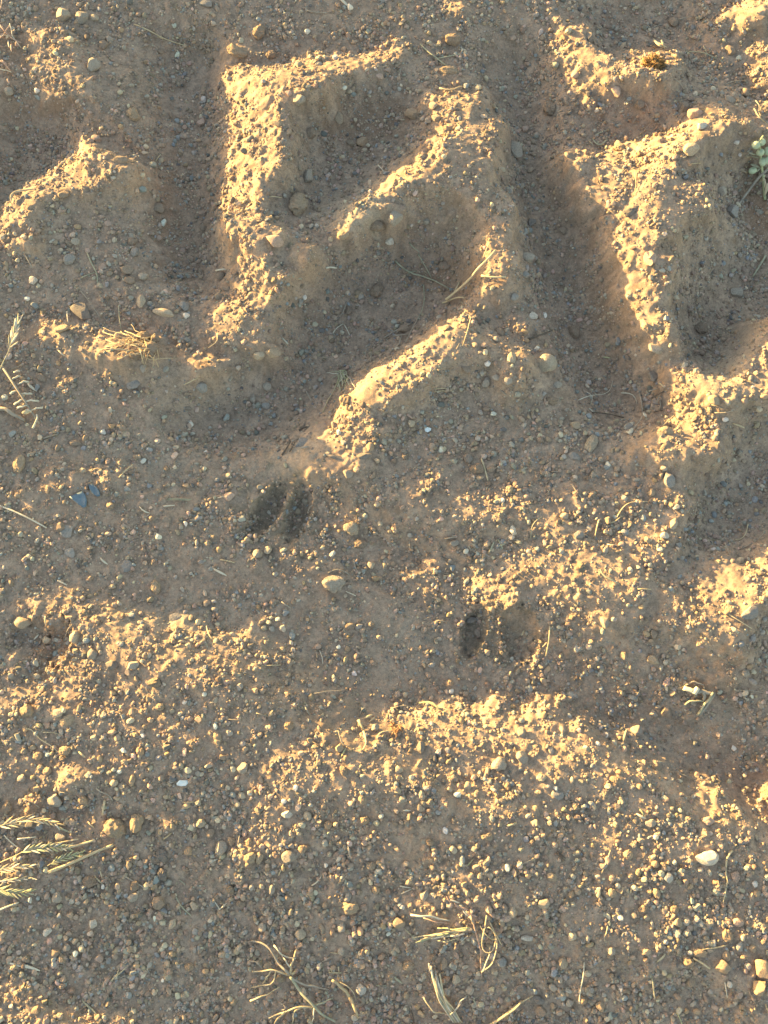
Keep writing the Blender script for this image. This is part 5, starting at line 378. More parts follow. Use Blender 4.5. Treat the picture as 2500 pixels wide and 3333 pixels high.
[0,0,0,0,0,0,0,0,0,0,0,0,0,0,1,5,0,-7,-3,-2,-2,-1,-3,4,6,3,4,4,3,3,2,1,-7,-7,-3,-3,-3,-4,-5,-8,-12,-15,-15,-13,-9,-5,-2,1,3,7,13,20,20,11,9,8,7,1,-2,0,2,2,0,3,2,1,1,2,3,2,1,0,0,0,-1,0,-3,-10,-5,-2,-2,-1,-2,-1,-1,2,-3,-9,-6,-3,-9,-13,-15,-14,-9,-6,-1,2,6,10,13,16,12,14,16,11,8,7,5,4,-1,-8,-9,0,2,2,2,2,0,-1,-11,-18,-13,-7,-2,-1,0,-3,-4,-1,0,9,11,10,9,1,-5,1,0,0,1,0,0,0,0,0,0,0,0,0,0,0,0],
[0,0,0,0,0,0,0,0,0,0,0,0,0,0,1,2,1,-7,-2,-2,-1,-2,-1,5,5,3,3,4,3,3,2,-2,-8,-5,-4,-4,-3,-5,-5,-6,-11,-15,-15,-12,-8,-5,-2,1,3,7,13,21,17,9,7,4,-1,-5,1,4,2,-1,5,6,4,3,2,3,2,0,0,0,-1,0,0,0,1,0,-3,-5,-4,-3,-3,-2,-4,-1,-4,-2,-2,-4,-9,-13,-15,-13,-9,-5,-1,2,7,11,15,18,18,13,10,7,5,5,4,-1,-12,-11,-4,7,5,3,1,0,-2,-1,-4,-20,-14,-7,-1,1,0,-2,1,1,1,8,12,9,8,-1,-5,0,0,0,1,0,0,0,0,0,0,0,0,0,0,0,0],
[0,0,0,0,0,0,0,0,0,0,0,0,0,0,0,2,-1,-5,-1,-2,-2,-2,-1,6,5,4,3,4,2,3,1,-4,-9,-5,-4,-5,-4,-3,-3,-6,-12,-14,-14,-12,-7,-4,-2,1,3,7,11,16,16,8,5,1,5,0,0,1,-3,-3,6,10,4,4,3,1,-1,-1,1,-1,-1,1,0,2,2,3,5,-3,-9,-5,-3,-3,-3,-2,-1,-2,-1,-3,-8,-13,-14,-13,-10,-5,0,3,8,11,16,20,18,8,6,6,4,4,-2,-8,-12,-5,2,6,4,0,-1,-2,-2,-1,-4,-17,-11,-6,1,3,3,1,2,0,2,9,10,7,6,-4,-3,0,1,0,1,0,0,0,0,0,0,0,0,0,0,0,0],
[0,0,0,0,0,0,0,0,0,0,0,0,0,0,1,1,-3,-3,-2,-2,-1,-2,-1,5,5,5,4,3,3,2,0,-9,-7,-6,-4,-4,-2,-2,-3,-6,-12,-14,-14,-10,-7,-4,-1,1,3,6,11,16,18,10,6,9,5,-7,-5,-2,-1,-2,0,6,7,3,-2,-3,-1,3,-1,-2,-1,3,2,3,4,4,3,-1,-8,-3,-3,-2,-2,-1,-1,-1,0,-3,-7,-11,-14,-12,-10,-5,0,4,8,11,15,17,15,6,6,6,5,1,-12,-12,-8,-2,8,6,-2,-2,-2,-1,0,0,-1,-15,-12,-3,2,6,5,3,1,-1,4,9,6,5,6,-5,-4,2,2,0,1,0,0,0,0,0,0,0,0,0,0,0,0],
[0,0,0,0,0,0,0,0,0,0,0,0,0,0,1,1,-4,-3,-1,-2,-1,-2,-1,7,4,4,4,4,2,1,-4,-11,-7,-4,-3,-1,-2,-2,-2,-6,-12,-13,-13,-9,-6,-3,-1,0,3,6,11,15,21,13,6,2,-3,-7,1,-2,-1,-1,0,2,4,1,-4,0,0,3,-3,0,-1,0,0,6,7,3,5,-2,-6,-3,-1,-1,-1,-1,-1,0,1,-2,-6,-10,-12,-12,-9,-4,0,5,7,10,11,11,12,8,7,6,4,-6,-17,-14,-6,-1,6,4,-1,-1,1,0,1,-1,3,-12,-12,-2,5,7,6,3,0,-1,4,6,5,5,3,-3,-2,4,2,0,1,0,0,0,0,0,0,0,0,0,0,0,0],
[0,0,0,0,0,0,0,0,0,0,0,0,0,0,1,0,-4,-2,-1,-2,-1,-2,-1,7,5,4,2,2,1,-2,-9,-7,-3,-2,-1,-2,-2,-1,-2,-5,-10,-12,-11,-9,-5,-2,-1,1,2,6,9,14,17,12,2,-1,0,-2,-1,0,0,1,1,1,0,0,0,0,1,0,-1,-1,-1,-1,-1,2,5,6,6,-5,-2,-1,-1,-2,0,0,0,1,-1,-1,-5,-8,-10,-10,-8,-3,1,4,7,8,6,7,12,7,7,7,0,-15,-16,-14,-7,-2,1,1,1,2,2,1,2,-3,3,-6,-7,1,6,8,7,2,0,0,1,2,8,7,1,-1,2,1,1,1,0,0,0,0,0,0,0,0,0,0,0,0,0],
[0,0,0,0,0,0,0,0,0,0,0,0,0,0,1,0,-4,-2,-2,-1,-1,-2,1,6,5,2,1,0,0,-7,-6,-2,-2,-1,-2,-1,-2,-1,-1,-4,-8,-10,-8,-7,-4,-2,-1,1,2,5,7,11,12,10,2,0,0,-1,0,1,1,1,1,-1,0,0,1,0,0,-1,-1,-2,0,0,0,1,1,5,4,-2,0,-1,-1,0,0,1,0,-1,0,-1,-3,-5,-8,-8,-6,-3,1,4,6,5,3,4,10,8,7,5,2,-18,-22,-14,-8,-4,-1,1,0,1,2,0,1,0,0,-1,0,4,8,9,6,3,0,2,3,6,12,4,-3,-2,-1,0,0,0,0,0,0,0,0,0,0,0,0,0,0,0,0],
[0,0,0,0,0,0,0,0,0,0,0,0,0,0,1,0,-4,-2,-2,-1,-1,-2,5,3,2,0,1,-1,-4,-3,-2,-1,-2,-1,-2,-1,-1,-1,-2,-2,-5,-6,-6,-5,-3,-1,0,0,2,4,5,8,8,6,3,0,0,0,1,1,1,0,0,0,0,0,0,-1,-1,-1,-1,0,1,0,1,2,1,2,2,0,-1,-1,0,1,0,0,-1,0,-1,-1,-1,-3,-6,-5,-4,-2,1,3,3,3,1,1,9,8,4,0,-3,-10,-22,-15,-8,-4,-2,0,0,1,0,1,0,0,1,1,4,6,9,9,7,3,-1,11,14,11,9,-3,-11,-6,-2,-2,0,-1,0,0,0,0,0,0,0,0,0,0,0,0,0],
[0,0,0,0,0,0,0,0,0,0,0,0,0,0,1,0,-5,-1,-1,-2,-2,0,5,1,-3,0,2,0,-2,-2,-1,-2,-1,-1,-1,-1,-2,-1,-1,0,-1,-4,-3,-3,-2,-1,0,1,1,3,3,5,5,4,1,1,0,1,1,0,0,0,0,1,0,-1,-1,-1,-1,0,0,1,0,1,2,1,1,1,0,0,-1,0,1,0,0,-1,-1,-1,0,1,-1,-2,-4,-4,-3,0,0,2,2,0,0,0,8,5,-4,-4,-1,-3,-19,-15,-9,-4,-2,0,0,0,0,0,1,0,1,3,5,7,10,10,7,5,3,16,14,9,4,-5,-10,-7,-4,-2,-2,0,-1,0,0,0,0,0,0,0,0,0,0,0,0],
[0,0,0,0,0,0,0,0,0,0,0,0,0,0,1,-1,-4,-1,-2,-1,-1,1,1,1,0,0,1,-1,-1,-2,-1,-2,-1,-1,-1,-1,-1,-1,1,1,0,-1,-2,-1,0,0,0,0,1,1,3,2,3,2,1,0,1,1,0,-1,0,1,0,-1,0,-2,-1,0,0,1,1,0,1,1,1,1,0,0,0,0,0,0,0,-1,0,-1,1,5,2,-4,-4,-3,-3,-3,-1,0,1,1,0,-1,-1,1,9,-4,-7,-3,-2,-1,-16,-14,-8,-3,-2,-1,0,0,1,0,0,1,1,3,6,9,9,10,8,9,7,9,8,8,8,-1,-9,-5,-7,-5,-2,-1,-1,0,0,0,0,0,0,0,0,0,0,0,0],
[0,0,0,0,0,0,0,0,0,0,0,0,0,0,2,-2,-4,-1,-1,0,0,1,0,1,0,0,-1,-1,-1,-2,-1,-1,-1,-1,-2,0,0,1,1,1,1,0,-1,0,1,0,1,0,0,1,1,1,2,0,1,1,0,0,0,0,0,-1,0,-1,-1,0,0,0,1,0,1,0,1,0,1,0,0,0,0,0,0,-1,0,-2,-1,0,5,7,4,-8,-7,-4,-3,0,0,1,0,0,-1,-1,-2,4,2,-5,-3,-3,-6,-7,-11,-10,-6,-3,-2,0,0,0,0,0,0,1,2,3,7,8,9,8,4,8,9,8,8,6,6,6,2,-3,-15,-6,-4,-1,-1,0,0,0,0,0,0,0,0,0,0,0,0],
[0,0,0,0,0,0,0,0,0,0,0,0,0,0,2,-2,-4,0,0,0,1,0,0,0,0,0,-2,-1,-1,-1,-1,-2,-1,-1,0,1,1,1,1,1,0,-1,0,2,1,1,0,1,0,0,1,0,1,0,0,1,0,0,0,-1,0,0,-1,-1,0,0,1,0,0,1,0,0,0,1,0,0,0,0,0,0,-1,-1,-1,-2,-3,2,7,4,2,-10,-4,-2,0,1,0,0,0,-2,-1,0,-1,3,-3,-3,-1,-4,-7,-9,-9,-8,-5,-2,-2,0,0,0,0,0,0,1,2,4,7,8,9,7,2,2,8,9,6,6,6,6,6,2,-15,-8,-4,-1,0,0,0,0,0,0,0,0,0,0,0,0,0],
[0,0,0,0,0,0,0,0,0,0,0,0,0,0,2,-2,-2,0,0,0,0,0,1,-1,0,-1,-2,-1,-1,-1,-1,-1,0,0,1,1,1,1,0,0,0,0,1,2,1,0,1,0,0,0,0,0,1,0,0,0,0,0,0,0,-1,0,-1,0,0,1,0,0,1,0,0,0,0,0,0,0,-1,0,0,-1,0,-2,-2,-2,-2,4,2,2,0,-6,0,1,0,1,-1,-1,-1,-1,0,-1,0,2,-1,-5,0,-4,-8,-9,-8,-7,-4,-2,-1,0,-1,0,0,1,0,1,2,4,6,8,9,6,2,1,1,4,5,9,7,4,2,3,-4,-11,-1,-1,1,0,0,0,0,0,0,0,0,0,0,0,0],
[0,0,0,0,0,0,0,0,0,0,0,0,0,1,3,1,-3,-1,-1,0,-1,0,0,0,-1,-1,-1,-1,-1,-2,0,0,1,1,1,1,0,0,0,0,1,1,1,1,0,1,0,0,0,0,0,0,0,0,0,0,0,0,0,0,0,0,0,-1,0,1,0,1,0,-1,0,0,-1,0,0,0,0,-1,0,-1,-1,-2,-2,-2,0,1,0,1,2,-1,1,0,0,0,-1,-1,-1,0,-1,-1,-2,0,0,0,0,-4,-7,-8,-8,-5,-4,-2,-1,0,0,0,0,0,1,1,1,4,6,7,7,6,2,1,0,0,1,5,3,1,2,4,4,-9,1,2,0,1,0,0,0,0,0,0,0,0,0,0,0],
[0,0,0,0,0,0,0,0,0,0,0,0,0,1,7,3,-6,-2,-1,-1,-1,0,0,-1,-1,-1,-1,-1,-1,1,0,1,1,1,0,0,0,0,0,1,1,1,1,0,1,0,0,0,1,-1,0,-1,0,0,1,0,-1,1,-1,1,0,1,-1,0,0,0,1,1,0,-1,-1,-1,-1,0,-1,0,0,-1,-1,-1,-1,-2,0,0,1,0,1,0,0,1,0,0,-1,-1,0,-1,0,-2,-1,-1,0,1,1,1,-1,-4,-6,-7,-6,-4,-3,-2,0,0,0,0,0,0,0,1,1,3,5,6,6,4,2,0,0,0,1,0,0,1,0,2,2,-1,3,2,1,1,0,0,0,0,0,0,0,0,0,0,0],
[0,0,0,0,0,0,0,0,0,0,0,0,0,1,9,6,-8,-3,-2,-1,-1,-1,0,0,-1,-1,-1,0,0,1,0,1,1,1,1,-1,0,0,0,1,2,2,0,0,0,-1,0,2,1,-1,-2,-1,-1,1,1,0,1,-1,1,-1,3,2,-1,-3,-1,0,3,4,-2,-2,-3,-2,-1,-1,0,0,0,-1,-2,-1,-1,0,2,1,0,0,0,0,0,0,0,-1,-1,0,0,-2,-1,-1,0,0,1,1,3,1,-1,-4,-5,-6,-5,-3,-2,-1,-1,0,0,0,0,1,0,0,1,3,3,4,5,2,0,1,0,2,1,0,0,0,0,0,-1,1,3,1,1,1,0,0,0,0,0,0,0,0,0,0,0],
[0,0,0,0,0,0,0,0,0,0,0,0,0,1,4,8,-1,-4,-3,-2,-1,-1,0,1,1,-1,0,0,-1,0,-1,1,1,3,4,-1,-2,-2,-1,1,4,4,0,3,-2,-4,-2,4,5,-2,-5,-3,-1,1,5,-1,1,1,-1,0,9,3,-7,-5,-3,-1,4,8,0,-5,-4,-4,-3,-1,-1,0,1,0,-1,1,-1,0,1,3,1,-3,-1,-1,0,2,-1,-1,-1,0,-1,-2,0,-1,0,1,1,2,4,3,-1,-5,-5,-5,-4,-2,-2,-1,0,0,0,0,1,0,0,0,1,1,2,3,3,3,0,2,2,-1,1,1,-1,-2,-1,-1,0,0,2,1,0,1,0,0,0,0,0,0,0,0,0,0,0],
[0,0,0,0,0,0,0,0,0,0,0,0,0,0,3,5,4,-1,-4,-3,-2,-1,0,1,2,1,2,1,-2,-3,-1,0,1,4,9,1,-6,-5,-2,0,3,3,2,5,1,-7,-3,2,5,3,-6,-5,-2,1,4,0,0,3,-1,-1,5,5,2,-7,-7,-2,3,5,5,1,-6,-6,-4,-3,0,0,0,1,0,3,1,-3,0,2,4,-3,-3,-2,0,2,2,-1,-2,-1,-1,-1,1,0,-1,-1,1,2,3,4,3,-4,-6,-4,-3,-2,-1,-1,0,0,0,0,1,0,0,0,0,0,1,2,2,3,0,1,1,-1,1,2,-1,-2,-2,-1,0,0,1,0,1,0,0,0,0,0,0,0,0,0,0,0,0],
[0,0,0,0,0,0,0,0,0,0,0,0,0,0,2,3,4,3,-3,-4,-2,-1,-1,1,1,2,5,7,-6,-6,-3,0,1,4,5,5,-2,-8,-3,-1,1,2,2,3,2,-4,-2,1,3,6,-2,-7,-3,0,0,1,1,0,0,1,2,4,5,-3,-7,-3,1,3,5,5,1,-9,-6,-3,-1,-1,1,0,1,3,1,-3,0,2,3,1,-5,-2,-1,1,1,-1,0,-1,1,2,3,-3,-3,-1,0,1,2,3,4,1,-4,-4,-4,-2,-1,0,0,0,1,-1,1,2,0,-1,-2,0,0,1,1,1,1,0,0,1,0,1,0,-1,-2,-1,0,0,0,1,0,0,0,0,0,0,0,0,0,0,0,0,0],
[0,0,0,0,0,0,0,0,0,0,0,0,0,0,1,2,3,4,1,-5,-3,-1,-1,0,1,2,5,4,-4,-5,-2,0,1,1,3,3,-1,-3,-3,-1,1,0,2,1,0,-1,0,0,2,3,0,-4,-2,-1,0,0,0,1,0,1,1,2,1,-1,-2,-2,1,1,4,4,4,-7,-6,-2,-2,0,0,0,1,1,1,-1,0,1,2,2,-3,-2,-1,0,0,0,0,0,2,3,5,-5,-4,-2,0,1,1,2,4,4,1,-6,-4,-3,0,0,0,1,0,-1,0,2,2,-2,-3,-1,0,0,1,0,0,1,0,0,0,0,0,0,-1,0,0,0,0,0,0,0,0,0,0,0,0,0,0,0,0,0,0],
[0,0,0,0,0,0,0,0,0,0,0,0,0,0,1,1,2,2,1,-3,-2,-1,0,0,1,1,2,0,0,-2,-1,-1,1,1,1,1,0,-2,-1,0,0,0,0,1,0,0,0,0,1,1,0,-2,-1,0,0,0,0,0,0,1,0,1,0,0,-1,0,0,1,1,3,1,-2,-3,-2,-1,0,0,0,0,1,0,0,0,0,1,1,-1,-1,-1,0,0,0,0,1,1,1,2,-1,-2,-2,0,0,1,2,3,5,5,-7,-5,-3,-1,0,1,0,0,-1,1,1,1,-1,-2,-1,0,0,0,0,0,0,0,0,1,0,0,-1,0,0,0,0,0,0,0,0,0,0,0,0,0,0,0,0,0,0,0],
[0,0,0,0,0,0,0,0,0,0,0,0,0,0,0,1,1,1,0,0,-1,-1,0,0,0,1,0,0,0,0,-1,0,0,0,1,0,0,0,-1,0,0,0,0,0,1,-1,1,0,0,0,0,0,-1,0,0,0,0,0,0,0,1,0,0,0,0,0,0,0,1,1,0,-1,-1,-1,0,0,-1,1,0,0,0,0,0,0,1,0,-1,0,0,0,0,0,0,0,1,0,1,-1,0,-1,0,0,0,2,1,3,1,-2,-2,-2,-1,0,0,0,0,0,0,1,0,0,-1,0,-1,0,0,0,0,0,0,0,0,0,0,0,0,0,0,0,0,0,0,0,0,0,0,0,0,0,0,0,0,0,0],
[0,0,0,0,0,0,0,0,0,0,0,0,0,0,0,1,0,0,0,0,0,0,-1,0,1,0,0,0,0,0,0,0,0,0,0,0,0,0,0,0,0,0,0,0,0,0,0,0,0,0,0,0,0,0,0,-1,1,0,0,0,0,0,0,0,0,0,0,0,1,0,0,0,-1,0,-1,0,0,0,0,0,0,0,1,0,0,0,0,0,-1,0,0,0,0,1,0,0,0,0,0,0,0,0,0,1,0,1,1,-1,-1,0,-1,0,0,0,0,0,0,0,0,0,0,-1,0,0,0,0,0,0,0,0,0,0,0,0,0,0,0,0,0,0,0,0,0,0,0,0,0,0,0,0,0,0,0],
[0,0,0,0,0,0,0,0,0,0,0,0,0,0,0,0,1,0,0,0,-1,0,0,0,0,0,0,1,0,-1,0,0,0,0,0,0,0,0,0,0,0,0,0,0,0,0,0,0,0,1,0,-1,0,0,0,0,0,0,0,0,0,0,0,0,1,0,0,0,0,0,0,0,0,-1,0,0,0,0,0,0,0,0,0,0,0,0,0,0,0,0,0,0,0,0,0,1,0,0,-1,0,0,0,1,0,0,1,0,-1,0,0,0,-1,0,0,0,0,0,0,0,0,0,0,0,0,0,0,0,0,0,0,0,0,0,0,0,0,0,0,0,0,0,0,0,0,0,0,0,0,0,0,0,0,0],
[0,0,0,0,0,0,0,0,0,0,0,0,0,0,0,0,0,0,0,0,0,0,0,0,0,0,0,0,0,0,0,0,0,0,0,0,0,0,0,0,0,0,0,0,0,0,0,0,0,0,0,0,0,0,0,0,0,0,0,0,0,0,0,0,0,0,0,0,0,0,0,0,0,0,0,0,0,0,0,0,0,0,0,0,0,0,0,0,0,0,0,0,0,0,0,0,0,0,0,0,0,0,0,0,1,0,0,0,0,-1,0,0,0,0,0,0,0,0,0,0,0,0,0,0,0,0,0,0,0,0,0,0,0,0,0,0,0,0,0,0,0,0,0,0,0,0,0,0,0,0,0,0,0],
[0,0,0,0,0,0,0,0,0,0,0,0,0,0,0,0,0,0,0,0,0,0,0,0,0,0,0,0,0,0,0,0,0,0,0,0,0,0,0,0,0,0,0,0,0,0,0,0,0,0,0,0,0,0,0,0,0,0,0,0,0,0,0,0,0,0,0,0,0,0,0,0,0,0,0,0,0,0,0,0,0,0,0,0,0,0,0,0,0,0,0,0,0,0,0,0,0,0,0,0,0,0,0,0,0,0,0,0,0,0,0,0,0,0,0,0,0,0,0,0,0,0,0,0,0,0,0,0,0,0,0,0,0,0,0,0,0,0,0,0,0,0,0,0,0,0,0,0,0,0,0,0,0],
[0,0,0,0,0,0,0,0,0,0,0,0,0,0,0,0,0,0,0,0,0,0,0,0,0,0,0,0,0,0,0,0,0,0,0,0,0,0,0,0,0,0,0,0,0,0,0,0,0,0,0,0,0,0,0,0,0,0,0,0,0,0,0,0,0,0,0,0,0,0,0,0,0,0,0,0,0,0,0,0,0,0,0,0,0,0,0,0,0,0,0,0,0,0,0,0,0,0,0,0,0,0,0,0,0,0,0,0,0,0,0,0,0,0,0,0,0,0,0,0,0,0,0,0,0,0,0,0,0,0,0,0,0,0,0,0,0,0,0,0,0,0,0,0,0,0,0,0,0,0,0,0,0],
[0,0,0,0,0,0,0,0,0,0,0,0,0,0,0,0,0,0,0,0,0,0,0,0,0,0,0,0,0,0,0,0,0,0,0,0,0,0,0,0,0,0,0,0,0,0,0,0,0,0,0,0,0,0,0,0,0,0,0,0,0,0,0,0,0,0,0,0,0,0,0,0,0,0,0,0,0,0,0,0,0,0,0,0,0,0,0,0,0,0,0,0,0,0,0,0,0,0,0,0,0,0,0,0,0,0,0,0,0,0,0,0,0,0,0,0,0,0,0,0,0,0,0,0,0,0,0,0,0,0,0,0,0,0,0,0,0,0,0,0,0,0,0,0,0,0,0,0,0,0,0,0,0],
[0,0,0,0,0,0,0,0,0,0,0,0,0,0,0,0,0,0,0,0,0,0,0,0,0,0,0,0,0,0,0,0,0,0,0,0,0,0,0,0,0,0,0,0,0,0,0,0,0,0,0,0,0,0,0,0,0,0,0,0,0,0,0,0,0,0,0,0,0,0,0,0,0,0,0,0,0,0,0,0,0,0,0,0,0,0,0,0,0,0,0,0,0,0,0,0,0,0,0,0,0,0,0,0,0,0,0,0,0,0,0,0,0,0,0,0,0,0,0,0,0,0,0,0,0,0,0,0,0,0,0,0,0,0,0,0,0,0,0,0,0,0,0,0,0,0,0,0,0,0,0,0,0],
[0,0,0,0,0,0,0,0,0,0,0,0,0,0,0,0,0,0,0,0,0,0,0,0,0,0,0,0,0,0,0,0,0,0,0,0,0,0,0,0,0,0,0,0,0,0,0,0,0,0,0,0,0,0,0,0,0,0,0,0,0,0,0,0,0,0,0,0,0,0,0,0,0,0,0,0,0,0,0,0,0,0,0,0,0,0,0,0,0,0,0,0,0,0,0,0,0,0,0,0,0,0,0,0,0,0,0,0,0,0,0,0,0,0,0,0,0,0,0,0,0,0,0,0,0,0,0,0,0,0,0,0,0,0,0,0,0,0,0,0,0,0,0,0,0,0,0,0,0,0,0,0,0]]
HG = np.cumsum(np.array(HM), 1) * 0.0005

def cubic_w(f):
    return (-.5 * f + f * f - .5 * f ** 3, 1 - 2.5 * f * f + 1.5 * f ** 3, .5 * f + 2 * f * f - 1.5 * f ** 3, -.5 * f * f + .5 * f ** 3)

def upsample(grid, fx, fy):
    """separable Catmull-Rom sampling of a grid at index positions fx (columns) and fy (rows)"""
    def axis(g, f):
        i = np.floor(f).astype(int)
        ws = cubic_w(f - i)
        out = 0
        for k, wk in enumerate(ws):
            out = out + g[np.clip(i - 1 + k, 0, len(g) - 1)] * wk[:, None]
        return out
    return axis(axis(grid, fy).T, fx).T

ST = 0.00145
X0, X1, Y0, Y1 = -0.74, 0.74, -0.74, 0.94
xs = np.arange(X0, X1, ST)
ys = np.arange(Y0, Y1, ST)
NX, NY = len(xs), len(ys)
Z = upsample(HG, (xs + 0.76) / 0.010, (ys + 0.76) / 0.010)
XX, YY = np.meshgrid(xs, ys)

def band(lo, hi, seed):
    """random field with wavelengths between lo and hi metres, unit rms"""
    r = np.random.default_rng(seed)
    f = np.fft.rfft2(r.standard_normal((NY, NX)))
    kx = np.fft.rfftfreq(NX, ST)[None, :]
    ky = np.fft.fftfreq(NY, ST)[:, None]
    k = np.hypot(kx, ky)
    f *= np.exp(-(k * lo) ** 2) * (1 - np.exp(-(k * hi) ** 2))
    a = np.fft.irfft2(f, (NY, NX))
    return a / a.std()

def w2px(x, y, z):
    ry = y + DIST * math.sin(TILT)
    rz = z - DIST * math.cos(TILT)
    f = ry * math.sin(TILT) - rz * math.cos(TILT)
    u = ry * math.cos(TILT) + rz * math.sin(TILT)
    return x / f / TH * 1250 + 1250, 1666.5 - u / f / TV * 1666.5

ZS = Z.copy()
def shifted(A, dx, dy):
    fx = np.clip(np.arange(NX)[None, :] + dx / ST, 0, NX - 1.001)
    fy = np.clip(np.arange(NY)[:, None] + dy / ST, 0, NY - 1.001)
    i, j = fx.astype(int), fy.astype(int)
    a, b = fx - i, fy - j
    return (A[j, i] * (1 - a) + A[j, i + 1] * a) * (1 - b) + (A[j + 1, i] * (1 - a) + A[j + 1, i + 1] * a) * b
Z = shifted(Z, 0.0014 * band(0.016, 0.06, 41), 0.0014 * band(0.016, 0.06, 42))    # crumbling, uneven edges
PXX, PYY = w2px(XX, YY, Z)       # where each bit of ground shows, in the photograph's pixels: used to set out the prints and soil patches

def lobe(cx, cy, a, b, deg):
    """squared distance of every ground point in an ellipse's own units; hoof prints are laid out with these"""
    c, s = math.cos(R(deg)), math.sin(R(deg))
    dx, dy = PXX - cx, PYY - cy
    return ((dx * c + dy * s) / a) ** 2 + ((-dx * s + dy * c) / b) ** 2

rough = np.clip(1.0 + 0.35 * band(0.03, 0.2, 11), 0.45, 1.7)
for cx, cy, a, b, dg, k in ((560, 560, 90, 420, 5, .95), (980, 1430, 330, 90, -38, .75), (1250, 950, 260, 120, -25, .95), (1820, 850, 60, 380, -16, .95),
                            (600, 1250, 330, 160, 8, .65), (950, 1500, 160, 70, -25, .4), (2300, 2500, 220, 160, 0, .6), (1250, 2080, 220, 200, 0, .7), (550, 1900, 420, 120, 5, .65)):
    rough *= 1 - (1 - k) * np.exp(-lobe(cx, cy, a, b, dg) ** 2)
rough *= 1 + 0.35 * np.clip((PYY - 2450) / 500, 0, 1)
fz = np.fft.rfft2(ZS)
kk = np.hypot(np.fft.rfftfreq(NX, ST)[None, :], np.fft.fftfreq(NY, ST)[:, None])
crest = np.clip((ZS - np.fft.irfft2(fz * np.exp(-(kk * 0.16) ** 2), (NY, NX))) / 0.006, 0, 1)     # ridges stand above their surroundings and crumble more
crumb = band(0.0016, 0.006, 3)
lump = band(0.006, 0.03, 2)
Z = Z + rough * (0.00024 * lump + 0.0004 * band(0.012, 0.07, 6) * (1 + .5 * crest) + 0.00010 * crumb)
# fallen crumbs and slumped flakes below the ridges
slump = np.clip(band(0.01, 0.05, 8) - 0.9, 0, 1)
Z += 0.0012 * slump * (1 - crest) * np.clip(0.6 + 0.5 * lump, 0, 1.5)
for cx, cy, a, b, dg, dp in ((905, 1672, 140, 112, 10, .004), (1622, 2058, 140, 118, 10, .004), (130, 2085, 120, 100, 0, .005), (866, 1660, 92, 42, -55, .020), (968, 1668, 96, 39, -72, .020),
                             (1543, 2050, 92, 40, -75, .020), (1694, 2060, 90, 58, 78, .019), (182, 2090, 80, 42, -72, .013), (84, 2076, 70, 54, -40, .011), (1690, 1690, 60, 34, 10, .008)):
    q = lobe(cx, cy, a, b, dg) * (1 + 0.07 * lump) + 0.02 * crumb
    Z -= dp * np.clip(1.2 - q, 0, 1) ** 0.75

tint = np.empty((NY, NX, 3), np.float32)
tint[:] = SOIL
wob = band(0.02, 0.12, 21)
wob2 = band(0.006, 0.05, 22)
for c in range(3):
    tint[..., c] *= 1 + 0.08 * wob + 0.06 * wob2 * (1.0, 0.9, 0.8)[c]
def soil_shade_patch(cx, cy, a, b, dg, col, k):
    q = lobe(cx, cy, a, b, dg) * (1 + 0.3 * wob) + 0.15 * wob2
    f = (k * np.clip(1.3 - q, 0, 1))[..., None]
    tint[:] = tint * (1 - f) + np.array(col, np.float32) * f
RED, DUST, PRINT_SHADE = (0.235, 0.155, 0.105), (0.34, 0.285, 0.225), (0.175, 0.145, 0.105)   # fresh reddish soil, pale dust, shade of the hoof-print hollows painted in as darker soil
for s in ((1210, 400, 170, 90, -20, RED, .6), (2470, 660, 70, 170, 0, RED, .7), (60, 330, 90, 120, 0, RED, .5), (190, 360, 60, 40, 0, RED, .6), (600, 680, 110, 260, 0, RED, .35),
          (1480, 900, 110, 80, 0, RED, .5), (620, 1140, 150, 40, 0, RED, .4), (160, 2120, 90, 110, 10, RED, .75), (2330, 2230, 160, 120, 0, RED, .3), (50, 160, 60, 80, 0, RED, .6),
          (100, 2640, 80, 40, 0, RED, .6), (1980, 1050, 110, 220, -10, RED, .35), (1170, 680, 120, 70, -30, DUST, .7), (980, 1470, 130, 60, -30, DUST, .5), (430, 1480, 160, 90, 0, DUST, .4),
          (2380, 1200, 100, 160, 0, DUST, .45), (1290, 2100, 120, 140, 0, DUST, .35), (640, 2010, 240, 90, 0, DUST, .35), (2200, 2400, 200, 90, 0, DUST, .35), (1440, 1150, 170, 50, -30, DUST, .3),
          (905, 1672, 135, 108, 10, PRINT_SHADE, .55), (1622, 2058, 132, 112, 10, PRINT_SHADE, .5)):
    soil_shade_patch(*s)

def hz(x, y):
    fx = np.clip((np.asarray(x, float) - X0) / ST, 0, NX - 1.001)
    fy = np.clip((np.asarray(y, float) - Y0) / ST, 0, NY - 1.001)
    i, j = fx.astype(int), fy.astype(int)
    a, b = fx - i, fy - j
    return (Z[j, i] * (1 - a) + Z[j, i + 1] * a) * (1 - b) + (Z[j + 1, i] * (1 - a) + Z[j + 1, i + 1] * a) * b

